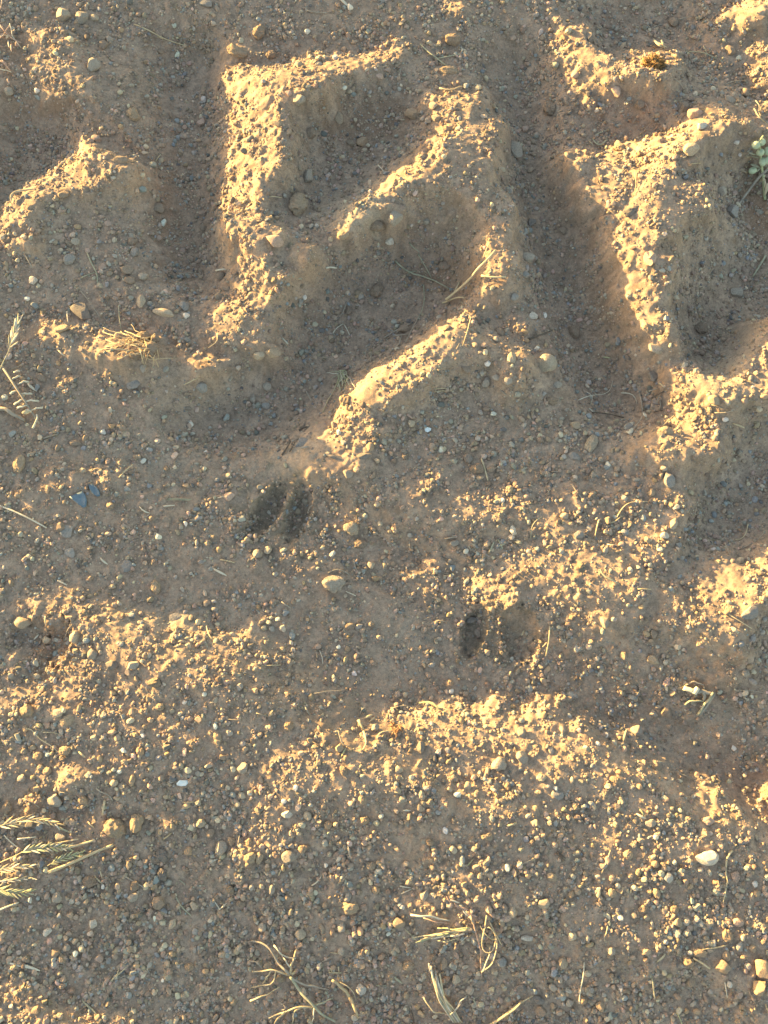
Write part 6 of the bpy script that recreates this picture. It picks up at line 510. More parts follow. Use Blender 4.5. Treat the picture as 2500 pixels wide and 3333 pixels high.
def build_ground():
    gx = [0.0]; step = 0.004
    while gx[-1] < 60:
        gx.append(gx[-1] + step); step *= 1.22
    g = np.array(gx[1:])
    ax = np.concatenate([(xs[0] - g)[::-1], xs, xs[-1] + g])
    ay = np.concatenate([(ys[0] - g)[::-1], ys, ys[-1] + g])
    ng = len(g)
    zz = np.pad(Z, ng, mode='edge')
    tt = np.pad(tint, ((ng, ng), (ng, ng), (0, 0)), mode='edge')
    AX, AY = np.meshgrid(ax, ay)
    out = np.maximum.reduce([xs[0] - AX, AX - xs[-1], ys[0] - AY, AY - ys[-1], np.zeros_like(AX)])
    k = np.exp(-out / 0.12)
    zz = zz * k + (1 - k) * (-0.012 + 0.006 * np.sin(AX * 5.1 + 1.3 * np.sin(AY * 3.7)) * np.sin(AY * 4.3 + 0.7))
    k3 = np.exp(-out / 0.06)[..., None]
    tt = tt * k3 + (1 - k3) * np.array(SOIL)
    V = np.stack([AX, AY, zz], -1).reshape(-1, 3)
    nx, ny = len(ax), len(ay)
    i = np.arange(nx - 1)[None, :] + nx * np.arange(ny - 1)[:, None]
    F = np.stack([i, i + 1, i + nx + 1, i + nx], -1).reshape(-1, 4)
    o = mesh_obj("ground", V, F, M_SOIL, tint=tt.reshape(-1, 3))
    tag(o, kind="structure")
build_ground()

# ------------------------------------------------------------------ placing things where the photograph shows them
TX, TY, TS = (0, 825, 1650), (0, 830, 1660, 2483), 850 / 1659
def src(t, x, y):
    return TX[t[0]] + x * TS, TY[t[1]] + y * TS
def ground_at(px, py, lift=0.0):
    """the point of the ground (plus lift) seen at a pixel of the photograph, and metres per pixel there"""
    X = (px - 1250) / 1250 * TH
    Yv = (1666.5 - py) / 1666.5 * TV
    dx, dy, dz = X, math.sin(TILT) + Yv * math.cos(TILT), -math.cos(TILT) + Yv * math.sin(TILT)
    z = 0.0
    for _ in range(14):
        k = (z - DIST * math.cos(TILT)) / dz
        x, y = k * dx, -DIST * math.sin(TILT) + k * dy
        z = 0.35 * z + 0.65 * (float(hz(x, y)) + lift)
    return x, y, float(hz(x, y)) + lift, k * TH / 1250
def at(t, x, y, lift=0.0):
    p = ground_at(*src(t, x, y), lift)
    return np.array(p[:3])
def unit(t, x, y):
    return ground_at(*src(t, x, y))[3] * TS       # metres per tile pixel

# ------------------------------------------------------------------ shapes
def ico(level):
    t = (1 + 5 ** .5) / 2
    v = [(-1, t, 0), (1, t, 0), (-1, -t, 0), (1, -t, 0), (0, -1, t), (0, 1, t), (0, -1, -t), (0, 1, -t), (t, 0, -1), (t, 0, 1), (-t, 0, -1), (-t, 0, 1)]
    f = [(0, 11, 5), (0, 5, 1), (0, 1, 7), (0, 7, 10), (0, 10, 11), (1, 5, 9), (5, 11, 4), (11, 10, 2), (10, 7, 6), (7, 1, 8),
         (3, 9, 4), (3, 4, 2), (3, 2, 6), (3, 6, 8), (3, 8, 9), (4, 9, 5), (2, 4, 11), (6, 2, 10), (8, 6, 7), (9, 8, 1)]
    v = [np.array(p) / np.linalg.norm(p) for p in v]
    for _ in range(level):
        mid, nf = {}, []
        def m(a, b):
            key = (min(a, b), max(a, b))
            if key not in mid:
                q = v[a] + v[b]
                v.append(q / np.linalg.norm(q))
                mid[key] = len(v) - 1
            return mid[key]
        for a, b, c in f:
            ab, bc, ca = m(a, b), m(b, c), m(c, a)
            nf += [(a, ab, ca), (b, bc, ab), (c, ca, bc), (ab, bc, ca)]
        f = nf
    return np.array(v), np.array(f)
ICO = [ico(k) for k in range(4)]

def waves(p, r, freq, n=10):
    out = np.zeros(len(p))
    for _ in range(n):
        k = r.standard_normal(3)
        k *= freq * r.uniform(.6, 1.5) / np.linalg.norm(k)
        out += np.sin(p @ k + r.uniform(0, 6.3))
    return out / n ** .5

def pebble_shape(level, r, cuts=11):
    v, f = ICO[level]
    v = v.copy()
    for _ in range(cuts):
        n = r.standard_normal(3)
        n /= np.linalg.norm(n)
        d = r.uniform(.52, .88)
        h = v @ n - d
        v -= np.where(h > 0, h * r.uniform(.8, 1.0), 0)[:, None] * n
    v *= (1 + 0.05 * waves(v, r, 2.2) + (0.018 * waves(v, r, 7) if level > 1 else 0))[:, None]
    return v / np.abs(v).max(0), f

def clod_shape(level, r):
    v, f = ICO[level]
    v = v.copy()
    for _ in range(4):
        n = r.standard_normal(3)
        n /= np.linalg.norm(n)
        h = v @ n - r.uniform(.6, .9)
        v -= np.where(h > 0, h * .7, 0)[:, None] * n
    w_ = 0.12 * waves(v, r, 3.0) + 0.11 * np.abs(waves(v, r, 6.0)) + 0.07 * waves(v, r, 12.0) + 0.03 * waves(v, r, 24.0)
    v *= (1 + w_)[:, None]
    return v / np.abs(v).max(0), f

def rotz(v, a):
    c, s = math.cos(a), math.sin(a)
    return np.stack([v[:, 0] * c - v[:, 1] * s, v[:, 0] * s + v[:, 1] * c, v[:, 2]], 1)

def tube_arrays(pts, rad, sides=7, flat=1.0, roll=0.0):
    """swept tube through pts with a radius per point; flat < 1 squashes it into a blade"""
    P = np.asarray(pts, float)
    n = len(P)
    T = np.gradient(P, axis=0)
    T /= np.linalg.norm(T, axis=1)[:, None] + 1e-12
    S = np.cross(T, (0, 0, 1.0))
    S /= np.linalg.norm(S, axis=1)[:, None] + 1e-9
    U = np.cross(S, T)
    a = np.linspace(0, 2 * math.pi, sides, endpoint=False)
    if roll:
        S, U = S * math.cos(roll) + U * math.sin(roll), U * math.cos(roll) - S * math.sin(roll)
    rad = np.asarray(rad, float)
    V = P[:, None] + rad[:, None, None] * (np.cos(a)[None, :, None] * S[:, None] + flat * np.sin(a)[None, :, None] * U[:, None])
    V = V.reshape(-1, 3)
    F = []
    for i in range(n - 1):
        for j in range(sides):
            k = (j + 1) % sides
            F.append((i * sides + j, i * sides + k, (i + 1) * sides + k, (i + 1) * sides + j))
    F.append(tuple(range(sides))[::-1])
    F.append(tuple((n - 1) * sides + j for j in range(sides)))
    return V, F

class Mesh:
    def __init__(self): self.v, self.f, self.n = [], [], 0
    def add(self, V, F):
        self.v.append(np.asarray(V, float))
        self.f += [tuple(int(i) + self.n for i in q) for q in F]
        self.n += len(V)
    def build(self, name, mat, parent=None, origin=(0, 0, 0)):
        return mesh_obj(name, np.concatenate(self.v) - np.asarray(origin), self.f, mat, parent)

def resample(P, step):
    P = np.asarray(P, float)
    if len(P) > 2:                                   # round the corners a little
        Q = [P[0]]
        for a, b in zip(P[:-1], P[1:]):
            Q += [a * .75 + b * .25, a * .25 + b * .75]
        Q.append(P[-1])
        P = np.array(Q)
    d = np.concatenate([[0], np.cumsum(np.linalg.norm(np.diff(P, axis=0), axis=1))])
    n = max(4, min(26, int(d[-1] / step) + 2))
    s = np.linspace(0, d[-1], n)
    return np.stack([np.interp(s, d, P[:, k]) for k in range(P.shape[1])], 1)

def stalk_points(t, pts, rad, arch=0.0, lift=0.0):
    """a line of tile pixels laid over the ground: stiff, so it bridges the dips between crumbs"""
    W = np.array([at(t, x, y) for x, y in pts])
    W = resample(W, 0.006)
    z = hz(W[:, 0], W[:, 1])
    zz = z.copy()
    for k in range(1, 4):
        zz[k:] = np.maximum(zz[k:], z[:-k] - .0006 * k)
        zz[:-k] = np.maximum(zz[:-k], z[k:] - .0006 * k)
    if len(zz) > 4:
        zz = np.convolve(np.pad(zz, 2, mode='edge'), np.ones(5) / 5, 'valid')
        zz = np.maximum(zz, z - rad * .5)
    s = np.linspace(0, 1, len(W))
    W[:, 2] = zz + rad * .8 + lift + arch * np.sin(s * math.pi)
    return W

# ------------------------------------------------------------------ loose stones and clods: tile pixel centre, half length, half width, turn, colour
STONES = {
(0, 0): """405 110 50 45 0 g;528 115 45 45 0 g;605 118 28 25 0 y;450 258 28 20 0 y;240 580 22 18 0 w;60 590 30 30 0 g;1295 637 22 26 0 w;1280 783 30 28 0 p;1127 350 14 24 0 w;1108 165 16 20 0 w
850 735 45 40 0 T;700 255 20 30 0 g;660 290 35 30 0 n;600 420 45 45 0 g;615 885 32 25 0 p;770 1025 50 25 0 n;408 1245 38 28 0 n;885 1165 20 32 -20 b;865 1215 18 25 0 p;1040 1415 24 24 0 w
495 1445 24 22 0 o;465 1497 30 20 0 y;865 1610 32 32 0 b;630 1540 20 22 0 b;480 1535 30 25 0 g;730 1530 22 24 0 g;845 1540 30 28 0 n;1285 1360 26 24 0 n;1295 1450 28 24 0 n;1335 1200 26 24 0 t
40 1165 24 18 0 g;1585 885 26 22 0 g;1010 1330 44 30 0 n;20 1510 26 22 0 p;150 1510 22 20 0 y;1133 880 20 20 0 b;930 935 22 20 0 y;1550 965 22 20 0 d;1310 25 45 25 20 b;825 15 30 20 0 d
1510 330 80 42 15 T;975 1055 25 25 0 g;100 1490 20 18 0 y;60 1530 20 18 0 n""",
(1, 0): """345 205 22 18 0 w;285 425 26 30 0 y;520 370 20 20 0 w;820 160 12 22 0 y;730 205 20 20 0 g;805 485 30 22 20 p;575 560 16 18 0 w;290 640 42 38 0 g;225 595 38 16 0 p;540 750 28 55 -10 t
450 855 26 22 0 d;365 855 36 36 0 n;1005 730 46 34 10 o;810 805 16 18 0 p;1145 675 30 26 0 y;1160 755 30 24 0 y;1075 765 18 24 0 y;690 910 40 30 0 o;345 1130 42 40 30 g;285 1310 65 75 0 T
140 1535 68 42 20 p;905 1390 45 58 15 g;785 1430 55 45 0 N;870 1540 34 28 0 w;1095 1410 20 22 0 g;570 1500 40 30 0 T;1425 565 25 25 0 y;1465 745 22 22 0 y;1265 260 50 35 0 N;1240 455 75 32 10 T
615 50 20 25 0 w;940 1140 18 16 0 g;155 790 32 26 0 t;35 205 40 50 0 N;115 360 40 30 0 N;680 235 22 18 0 g;1265 1585 24 20 0 n;490 1520 22 20 0 y;620 910 20 26 0 n;400 1440 18 18 0 g""",
(2, 0): """690 585 32 40 -30 p;835 670 36 30 0 n;1195 730 52 42 0 p;1235 810 36 26 0 w;1125 685 28 35 0 n;390 200 26 20 0 y;215 210 20 26 0 g;305 415 24 20 0 g;520 690 22 20 0 y;180 100 24 20 0 g
520 245 28 34 0 d;1470 372 24 12 0 w;1195 600 16 22 0 y;1410 635 42 22 20 g;1505 600 30 30 0 n;1055 150 34 28 0 n;735 295 30 18 0 t;695 190 18 20 0 g;520 600 14 28 -20 d;1170 955 50 42 0 y
1430 1350 36 45 -10 b;1360 1220 30 35 -10 g;1130 1510 20 24 0 y;780 1350 55 32 -15 D;710 950 40 30 0 T;150 1420 34 34 0 d;355 1465 36 26 0 n;110 820 30 22 0 p;45 950 45 70 -30 g;910 1640 36 40 -20 p
130 1640 50 30 0 g;1415 325 36 32 0 n;270 700 42 44 0 N;1460 905 20 18 0 w;430 485 24 20 0 p;1480 985 18 16 0 w;700 920 30 24 0 y;1060 1100 20 18 0 y""",
(0, 1): """215 165 28 26 30 w;72 195 18 22 0 b;450 40 40 40 0 b;525 360 75 52 15 d;900 300 30 42 -10 y;1045 370 75 26 10 y;1175 325 34 36 0 b;1185 385 26 18 0 w;955 312 20 22 0 g;835 278 24 22 0 g
395 475 48 28 -10 t;910 140 38 26 0 g;800 95 50 30 0 n;830 160 36 30 0 n;695 60 26 18 0 g;1445 215 40 18 0 n;1400 130 34 34 0 n;1135 215 26 24 0 b;1390 265 30 26 0 t;172 280 20 14 0 w
228 325 24 22 0 b;1640 645 36 28 0 t;1515 718 24 20 0 y;1610 915 22 36 -5 g;1640 960 20 24 0 g;1285 850 36 36 0 b;1440 1035 26 20 0 b;1215 1078 22 16 0 w;1310 1255 22 12 10 w;850 820 45 40 0 b
265 780 40 24 20 n;480 1195 46 18 0 n;125 1330 40 58 10 T;330 1110 22 18 0 n;660 1125 20 18 0 w;1045 1030 16 24 0 g;1175 1140 20 20 0 g;1170 1180 24 14 0 g;1055 730 24 18 0 g;910 720 22 32 10 g
950 620 34 38 -15 N;1460 1535 36 28 0 p;1445 1495 24 18 0 n;1250 1615 24 22 0 b;705 1590 24 26 0 n;35 910 30 20 20 w;85 1135 26 22 0 b;370 1230 24 20 0 n;740 1520 22 20 0 b;915 1310 28 12 0 w
700 120 22 20 0 n;1000 1185 20 20 0 g;1430 1300 20 18 0 g;1060 1355 22 18 0 n;670 1200 18 22 0 g;970 560 24 20 0 n""",
(1, 1): """780 235 45 40 0 N;1215 70 38 28 0 n;325 270 20 18 0 w;470 232 18 20 0 b;610 355 26 30 0 n;960 475 48 26 -15 n;305 620 26 24 0 g;85 835 30 28 0 g;35 640 45 30 0 y;120 620 60 35 0 t
585 925 40 42 0 O;540 1128 28 18 20 w;1000 1070 26 26 0 y;1525 1010 22 26 -20 w;1475 810 28 36 30 g;1115 770 26 22 0 y;820 815 18 20 0 b;1190 1235 20 26 0 w;740 1225 26 32 0 o;1370 1295 32 32 0 d
1250 1060 26 22 0 g;1280 1180 22 16 0 g;1420 1360 50 36 0 N;1465 1280 26 20 0 g;1510 1360 30 22 0 n;565 495 18 20 0 g;830 1185 24 20 0 g;710 1195 18 18 0 y;890 1310 22 16 0 n;960 1280 24 20 0 n
535 1290 60 16 10 d;700 1280 56 20 0 d;600 1390 36 30 0 g;720 1590 28 16 0 y;1575 1565 26 16 0 w;310 1200 48 40 0 b;305 795 22 18 0 g;270 1005 20 18 0 n;1490 690 20 22 0 w;1540 780 30 26 0 g
1635 665 28 34 0 y;1620 800 28 26 0 g;1440 1000 20 18 0 g;80 960 30 22 0 b;30 960 18 26 0 b;110 1075 22 18 0 b;130 1020 18 18 0 b;235 1040 18 20 0 n;310 945 20 20 0 n;1275 1310 26 24 0 g
655 1365 22 20 0 t;1225 470 24 20 0 N;45 1475 26 20 0 g;1350 730 34 28 0 n;1470 620 22 18 0 y;1565 490 34 22 40 n;400 570 16 26 20 n;500 545 22 18 0 n;1320 855 18 16 0 g;1640 1030 20 18 0 g
950 970 18 16 0 g;690 950 18 18 0 n""",
(2, 1): """240 695 74 58 15 y;905 30 36 44 -20 p;1455 240 40 36 0 g;920 780 42 42 0 d;905 855 22 22 0 d;535 1200 36 58 30 Y;425 1280 42 26 25 b;1315 920 42 40 0 t;1030 1430 36 50 0 b;950 600 58 36 10 g
1385 1048 20 22 0 w;1600 980 26 20 0 y;235 385 18 28 0 w;165 390 30 28 0 w;195 130 20 28 -30 t;1070 275 22 28 0 y;915 145 24 20 0 g;430 1085 36 24 0 t;645 1335 20 18 0 w;1340 1300 18 16 0 g
690 1395 18 18 0 g;995 1355 20 18 0 g;915 1510 26 28 0 t;745 1545 24 20 0 g;1635 905 26 18 0 o;1230 470 45 40 0 N;425 495 34 40 0 N;770 1095 36 26 0 b;345 1040 22 18 0 g;285 930 40 30 0 N
235 885 18 20 0 g;320 825 28 24 0 g;375 795 18 30 0 g;190 595 28 16 0 w;45 270 30 24 0 b;30 660 30 36 0 y;110 1080 20 18 0 g;210 1175 26 22 0 n;1370 1455 28 22 0 b;1100 1130 24 20 0 t
1010 1125 60 36 -20 T;705 545 18 22 0 b;1165 1510 22 18 0 y;1040 1590 26 18 0 o;115 130 30 24 0 b;1400 940 22 20 0 y;40 1340 22 18 0 g;1280 890 24 18 0 t;990 1220 20 18 0 o""",
(0, 2): """430 135 45 40 0 b;445 275 34 32 0 b;990 490 32 48 -15 T;800 355 44 40 0 b;1115 685 50 30 0 b;1010 170 26 20 0 w;155 715 62 40 20 t;485 805 34 42 20 y;595 915 34 36 0 g;540 925 20 32 0 d
850 990 40 28 -15 g;715 980 40 36 0 d;1260 715 28 20 0 y;1200 862 28 18 -20 y;1145 858 14 10 0 o;1190 815 16 18 0 y;1525 1125 26 28 0 b;300 825 30 22 0 y;180 1275 46 42 0 T;370 1290 34 26 0 y
430 1335 44 36 0 T;830 1340 22 20 0 y;1370 1375 18 18 0 w;905 1430 22 18 0 w;305 1552 24 18 -20 w;600 1445 26 18 0 y;420 1525 42 30 0 T;1405 1330 18 26 0 g;1175 1220 18 16 0 w;1300 1170 16 16 0 w
1020 1250 30 26 0 T;1385 1450 26 50 -20 T;1620 1150 28 22 0 o;1010 1570 24 20 0 b;785 1528 26 20 0 w;760 595 32 14 0 y;1390 255 30 18 -40 o;1640 280 32 30 0 t;245 1565 32 28 0 O;890 1530 30 28 0 O
985 1095 45 30 0 N;70 1055 30 12 0 g;390 110 26 30 0 n;1180 88 18 18 0 w;1385 670 22 24 0 n;75 1300 18 18 0 y;1280 330 20 18 0 g;640 1580 22 22 0 O;1480 790 18 18 0 y;720 1160 26 20 0 O""",
(1, 2): """620 120 55 45 15 Y;680 215 44 30 0 N;500 280 24 24 0 w;750 350 28 26 0 y;25 280 30 28 0 g;90 255 28 26 0 y;195 255 18 18 0 g;510 470 75 55 10 G;155 695 16 22 0 w;205 655 24 20 0 b
670 740 26 20 0 g;615 740 34 22 0 n;245 800 24 26 0 b;1380 695 36 24 0 d;1425 780 26 24 0 n;1520 628 30 20 0 n;1350 260 36 18 0 w;1270 210 36 22 0 g;1240 665 20 22 0 o;1245 1100 26 26 0 O
1255 1150 18 22 0 w;1270 1190 18 16 0 y;225 1370 32 32 0 O;770 1385 30 28 0 g;545 1510 28 26 0 t;1175 1535 26 18 0 w;1150 1435 20 20 0 g;1060 1510 32 40 0 d;1560 1615 50 45 0 g;350 1340 20 18 0 b
640 1040 20 18 0 w;510 1070 20 20 0 g;775 435 28 20 0 o;1470 1380 18 20 0 y;1155 385 20 18 0 y;120 755 22 16 0 g;95 715 20 14 0 y;70 750 20 20 0 y;700 800 20 14 0 g;540 870 18 16 0 w
690 985 20 14 0 g;1410 1360 16 16 0 w;690 1270 22 20 0 d;805 90 20 18 0 y;610 490 20 16 0 g;1320 1340 20 18 0 o;980 1450 22 20 0 t;1240 1600 26 18 0 t""",
(2, 2): """365 40 30 22 0 y;1000 165 30 24 0 w;1055 85 26 40 20 y;620 710 34 42 0 g;885 785 24 26 0 o;930 785 24 30 0 n;740 920 24 28 0 o;930 950 40 28 10 t;975 1000 22 18 0 g;1085 865 22 24 0 y
520 865 22 24 0 y;1545 650 64 42 -30 b;1510 1035 28 24 0 g;1555 1090 30 20 0 g;1255 1010 18 18 0 o;1450 1070 16 14 0 y;815 1400 42 38 0 g;1010 1275 36 40 0 n;930 1290 30 24 0 g;860 1330 20 18 0 g
90 1410 26 36 -20 g;100 1570 44 38 0 g;625 1430 20 22 0 w;575 1485 24 20 0 w;680 1480 26 18 0 y;1440 1510 22 16 0 w;660 1275 20 20 0 b;910 1060 20 18 0 b;1510 1165 24 22 0 y;1555 1185 16 16 0 w
850 620 22 20 0 o;40 130 24 30 0 w;450 160 36 26 0 b;745 145 30 20 0 b;915 30 26 18 0 t;785 380 20 18 0 y;35 1250 26 20 0 O;500 1510 24 20 0 y;1310 250 18 14 30 w;1340 330 24 22 0 o
1480 325 34 24 0 y;440 880 30 14 0 g;1385 510 22 18 0 n;525 120 22 20 0 g;640 60 22 30 0 t;1295 70 18 18 0 b;740 575 18 20 0 y;1440 760 24 16 0 y;280 1530 28 20 0 g;820 820 18 12 0 g""",
(0, 3): """735 420 70 72 0 T;870 375 46 62 0 T;350 235 52 42 0 g;45 280 34 40 0 N;1035 585 44 40 0 D;1035 705 34 42 0 D;1405 540 42 42 0 g;845 855 42 26 -40 g;1010 885 42 40 0 n;1235 910 30 30 0 y
1095 1020 24 32 0 y;590 1018 30 30 0 w;305 1070 30 22 -35 w;715 665 24 26 0 b;825 615 28 24 0 N;530 235 32 28 0 O;725 130 28 24 0 y;435 80 30 16 40 y;140 95 26 26 0 g;840 110 20 38 0 T
1190 80 20 20 0 g;760 55 16 22 0 w;1280 378 34 30 0 Y;570 750 44 36 0 N;365 855 32 36 0 g;385 470 34 26 0 g;1470 500 26 28 0 O;1580 505 26 28 0 O;1590 600 40 36 0 T;1590 640 34 22 0 n
745 220 22 28 0 t;630 1240 30 26 0 p;695 1255 22 24 0 b;480 1210 22 24 0 w;522 1175 24 26 0 y;355 1200 32 28 0 n;425 1175 26 26 0 g;480 1130 24 18 0 t;870 1290 20 24 0 o;1205 1295 34 26 0 O
1305 1322 22 22 0 o;1348 1322 18 22 0 o;1050 1157 18 20 0 y;1265 1185 24 20 0 b;1505 1190 22 24 0 t;655 785 20 18 0 w;335 810 20 22 0 g;460 875 20 20 0 g;1530 890 30 26 0 N;1600 790 18 18 0 g
860 780 34 34 0 N;1070 755 30 20 0 g;1540 205 24 20 0 y;1590 190 22 20 0 w;1480 40 20 20 0 y;1545 30 36 36 0 g;1340 450 26 30 0 n;1200 560 28 28 0 O;575 1080 20 18 0 y;1040 1380 22 16 0 w
1355 890 24 24 0 b;1400 835 22 18 0 g;760 1040 16 28 0 g;1305 1640 30 24 0 g;980 1455 22 20 0 y;495 680 26 20 0 n;1210 410 22 26 0 y;300 50 34 26 0 T;560 75 28 20 0 y;985 985 20 18 0 w
215 90 22 20 0 t;1480 200 20 22 0 g;190 870 20 18 0 w;1630 860 22 20 0 g;235 1570 30 26 0 n""",
(1, 3): """215 325 36 30 10 w;345 335 26 28 0 y;195 243 22 20 0 w;270 158 24 20 0 w;925 45 26 26 0 y;1295 200 24 22 0 w;1070 205 22 32 0 Y;690 230 28 32 0 T;705 360 30 28 0 O;475 390 30 30 0 O
450 500 22 22 0 y;230 595 50 40 15 g;40 600 28 40 0 T;90 625 20 22 0 t;745 650 36 26 0 T;795 678 18 18 0 w;600 630 22 24 0 n;620 665 20 22 0 g;1220 428 20 22 0 w;1270 550 26 26 0 y
1325 640 28 18 0 y;1120 500 28 24 0 O;310 540 30 28 0 O;780 800 26 28 0 O;600 850 22 32 20 g;615 915 55 40 -20 T;925 1010 40 36 0 t;945 915 20 22 0 w;300 1085 36 30 0 y;560 1045 28 34 0 g
435 1045 18 28 0 t;115 800 24 30 0 g;405 875 22 20 0 b;55 1040 34 28 0 g;270 950 22 20 0 g;690 1290 26 22 0 o;815 1225 24 24 0 O;985 1285 38 30 0 T;1205 1275 24 40 10 o;1290 1370 30 28 0 y
1225 1370 20 24 0 o;1575 1265 36 28 0 b;1375 1445 28 26 0 g;1040 1545 26 24 0 o;685 1430 34 36 -20 w;745 1490 26 14 0 g;50 1443 20 22 0 y;420 1290 24 16 0 y;560 1195 24 30 0 g;1200 1185 24 22 0 g
725 1195 22 20 0 t;860 1085 12 18 0 w;820 950 18 20 0 o;1595 1040 22 20 0 y;1645 945 26 34 0 y;1360 875 24 20 0 y;1495 930 24 26 0 t;1500 720 28 20 0 t;1610 665 20 20 0 w;1085 840 28 32 0 g
1030 935 18 16 0 d;575 45 28 34 0 N;1550 15 36 36 0 g;1360 150 24 30 0 y;1005 90 26 18 0 y;50 105 22 28 0 o;460 650 20 18 0 w;190 670 20 20 0 o;280 425 26 18 0 g;810 335 22 18 0 w
1230 1450 22 20 0 g;885 960 18 26 0 g;500 1070 30 22 0 n;890 1200 28 14 0 g;1535 855 22 22 0 T;1060 335 18 18 0 w;970 640 24 18 0 t;1480 470 40 24 0 T;910 540 22 22 0 t;720 1090 18 20 0 g""",
(2, 3): """1265 600 76 46 -8 w;1020 730 30 34 30 w;350 1265 36 34 0 t;130 1112 42 18 -5 w;230 890 38 34 0 y;285 725 30 28 0 t;770 580 34 34 0 T;320 205 42 28 15 b;308 162 28 16 -10 w;868 740 30 22 0 y
665 825 28 28 0 T;950 830 28 32 0 T;905 820 20 20 0 o;715 980 24 20 0 w;1080 1010 34 26 0 t;1140 1080 28 24 0 g;415 1100 26 28 0 y;40 945 24 34 0 o;1310 1145 26 22 0 g;1475 1160 26 32 0 b
1495 1110 22 20 0 y;1365 1290 48 40 0 o;1615 1300 50 55 0 o;1600 1420 46 50 0 o;1165 1390 30 36 0 o;1220 1205 50 26 0 O;1150 1260 34 36 0 O;1390 1225 26 32 0 o;595 1540 34 34 0 o;480 1500 26 28 0 O
510 1335 22 22 0 y;215 1570 36 30 0 n;195 1500 45 26 20 d;395 1515 28 28 0 g;90 1430 32 26 0 d;295 1425 28 24 0 g;290 1545 22 26 0 n;725 1440 20 18 0 w;660 1190 26 26 0 g;525 1150 24 26 0 O
1450 720 30 36 0 P;1575 768 22 24 0 w;1580 830 26 22 0 t;1490 810 20 22 0 y;1105 685 20 20 0 y;1320 760 24 24 0 O;640 150 24 22 0 y;1275 370 44 28 0 P;1105 345 26 18 0 t;910 380 36 24 0 g
945 470 24 18 20 w;1395 1095 34 40 0 O;1465 1010 36 28 0 p;1180 1530 22 22 0 g;1205 1580 24 22 0 o;1080 1485 20 22 0 o;1140 1575 20 22 0 o;745 1490 34 16 0 b;365 295 22 20 0 t;185 290 22 20 0 o
135 340 20 18 0 y;410 105 20 18 0 y;215 95 36 24 0 Y;700 950 22 20 0 t;860 925 28 24 0 O;1060 930 26 26 0 O;580 830 22 20 0 y;405 830 26 22 0 O;245 1305 22 20 0 o;1330 190 24 32 0 T
245 1385 28 14 20 n;1410 1405 20 18 0 w;940 640 28 24 0 T;1625 1130 26 18 0 o;1000 1330 20 18 0 y;1095 300 20 16 0 y;1560 1180 28 24 0 o;1280 1140 20 18 0 y;690 105 40 24 0 T;840 150 24 20 0 O""",
}
most_things = 300                       # the largest pebbles and clods shown are things of their own; the rest go into the gravel
rows = []
for t, txt in STONES.items():
    for q in txt.replace("\n", ";").split(";"):
        p = q.split()
        cx, cy, a, b, g = map(float, p[:5])
        rows.append((a * b, t, cx, cy, a, b, g, p[5].lower(), p[5].isupper()))
rows.sort(key=lambda q: -q[0])
named = []                                # (object, kind, traits, src x, src y, size) for the labels below
leftover = rows[most_things:]
for area, t, cx, cy, a, b, g, code, clod in rows[:most_things]:
    px, py = src(t, cx, cy)
    x, y, z, mpp = ground_at(px, py)
    u = mpp * TS
    big = max(a, b) > 34
    v, f = (clod_shape if clod else pebble_shape)(3 if (big or clod) else 2, rng)
    wide, long_ = a * u * 1.02, b * u * 1.06
    hgt = min(wide, long_) * (rng.uniform(.62, .85) if not (code in 'bd' and a > 40) else .5)
    if (t, cx) in (((0, 2), 430), ((0, 2), 800), ((0, 2), 1115), ((1, 1), 310), ((0, 1), 850), ((0, 2), 445)):
        hgt *= .45                        # flat stones trodden into the crust
    v = v * np.array([wide, long_, hgt])
    v = rotz(v, -R(g) + (rng.uniform(-.15, .15)))
    kind = "soil_clod" if clod else ("pebble" if max(a, b) < 34 else "stone")
    ring = [float(hz(x + .7 * wide * math.cos(q), y + .7 * long_ * math.sin(q))) for q in np.linspace(0, 6.28, 8, endpoint=False)]
    o = mesh_obj(kind, v, f, (M_CLOD if clod else M_STONE)[code], sharp=(40 if clod else 24))
    o.location = (x, y, float(np.median(ring + [z])) + hgt * .40)
    named.append((o, kind.replace('_', ' '), code, clod, a, b, px, py))

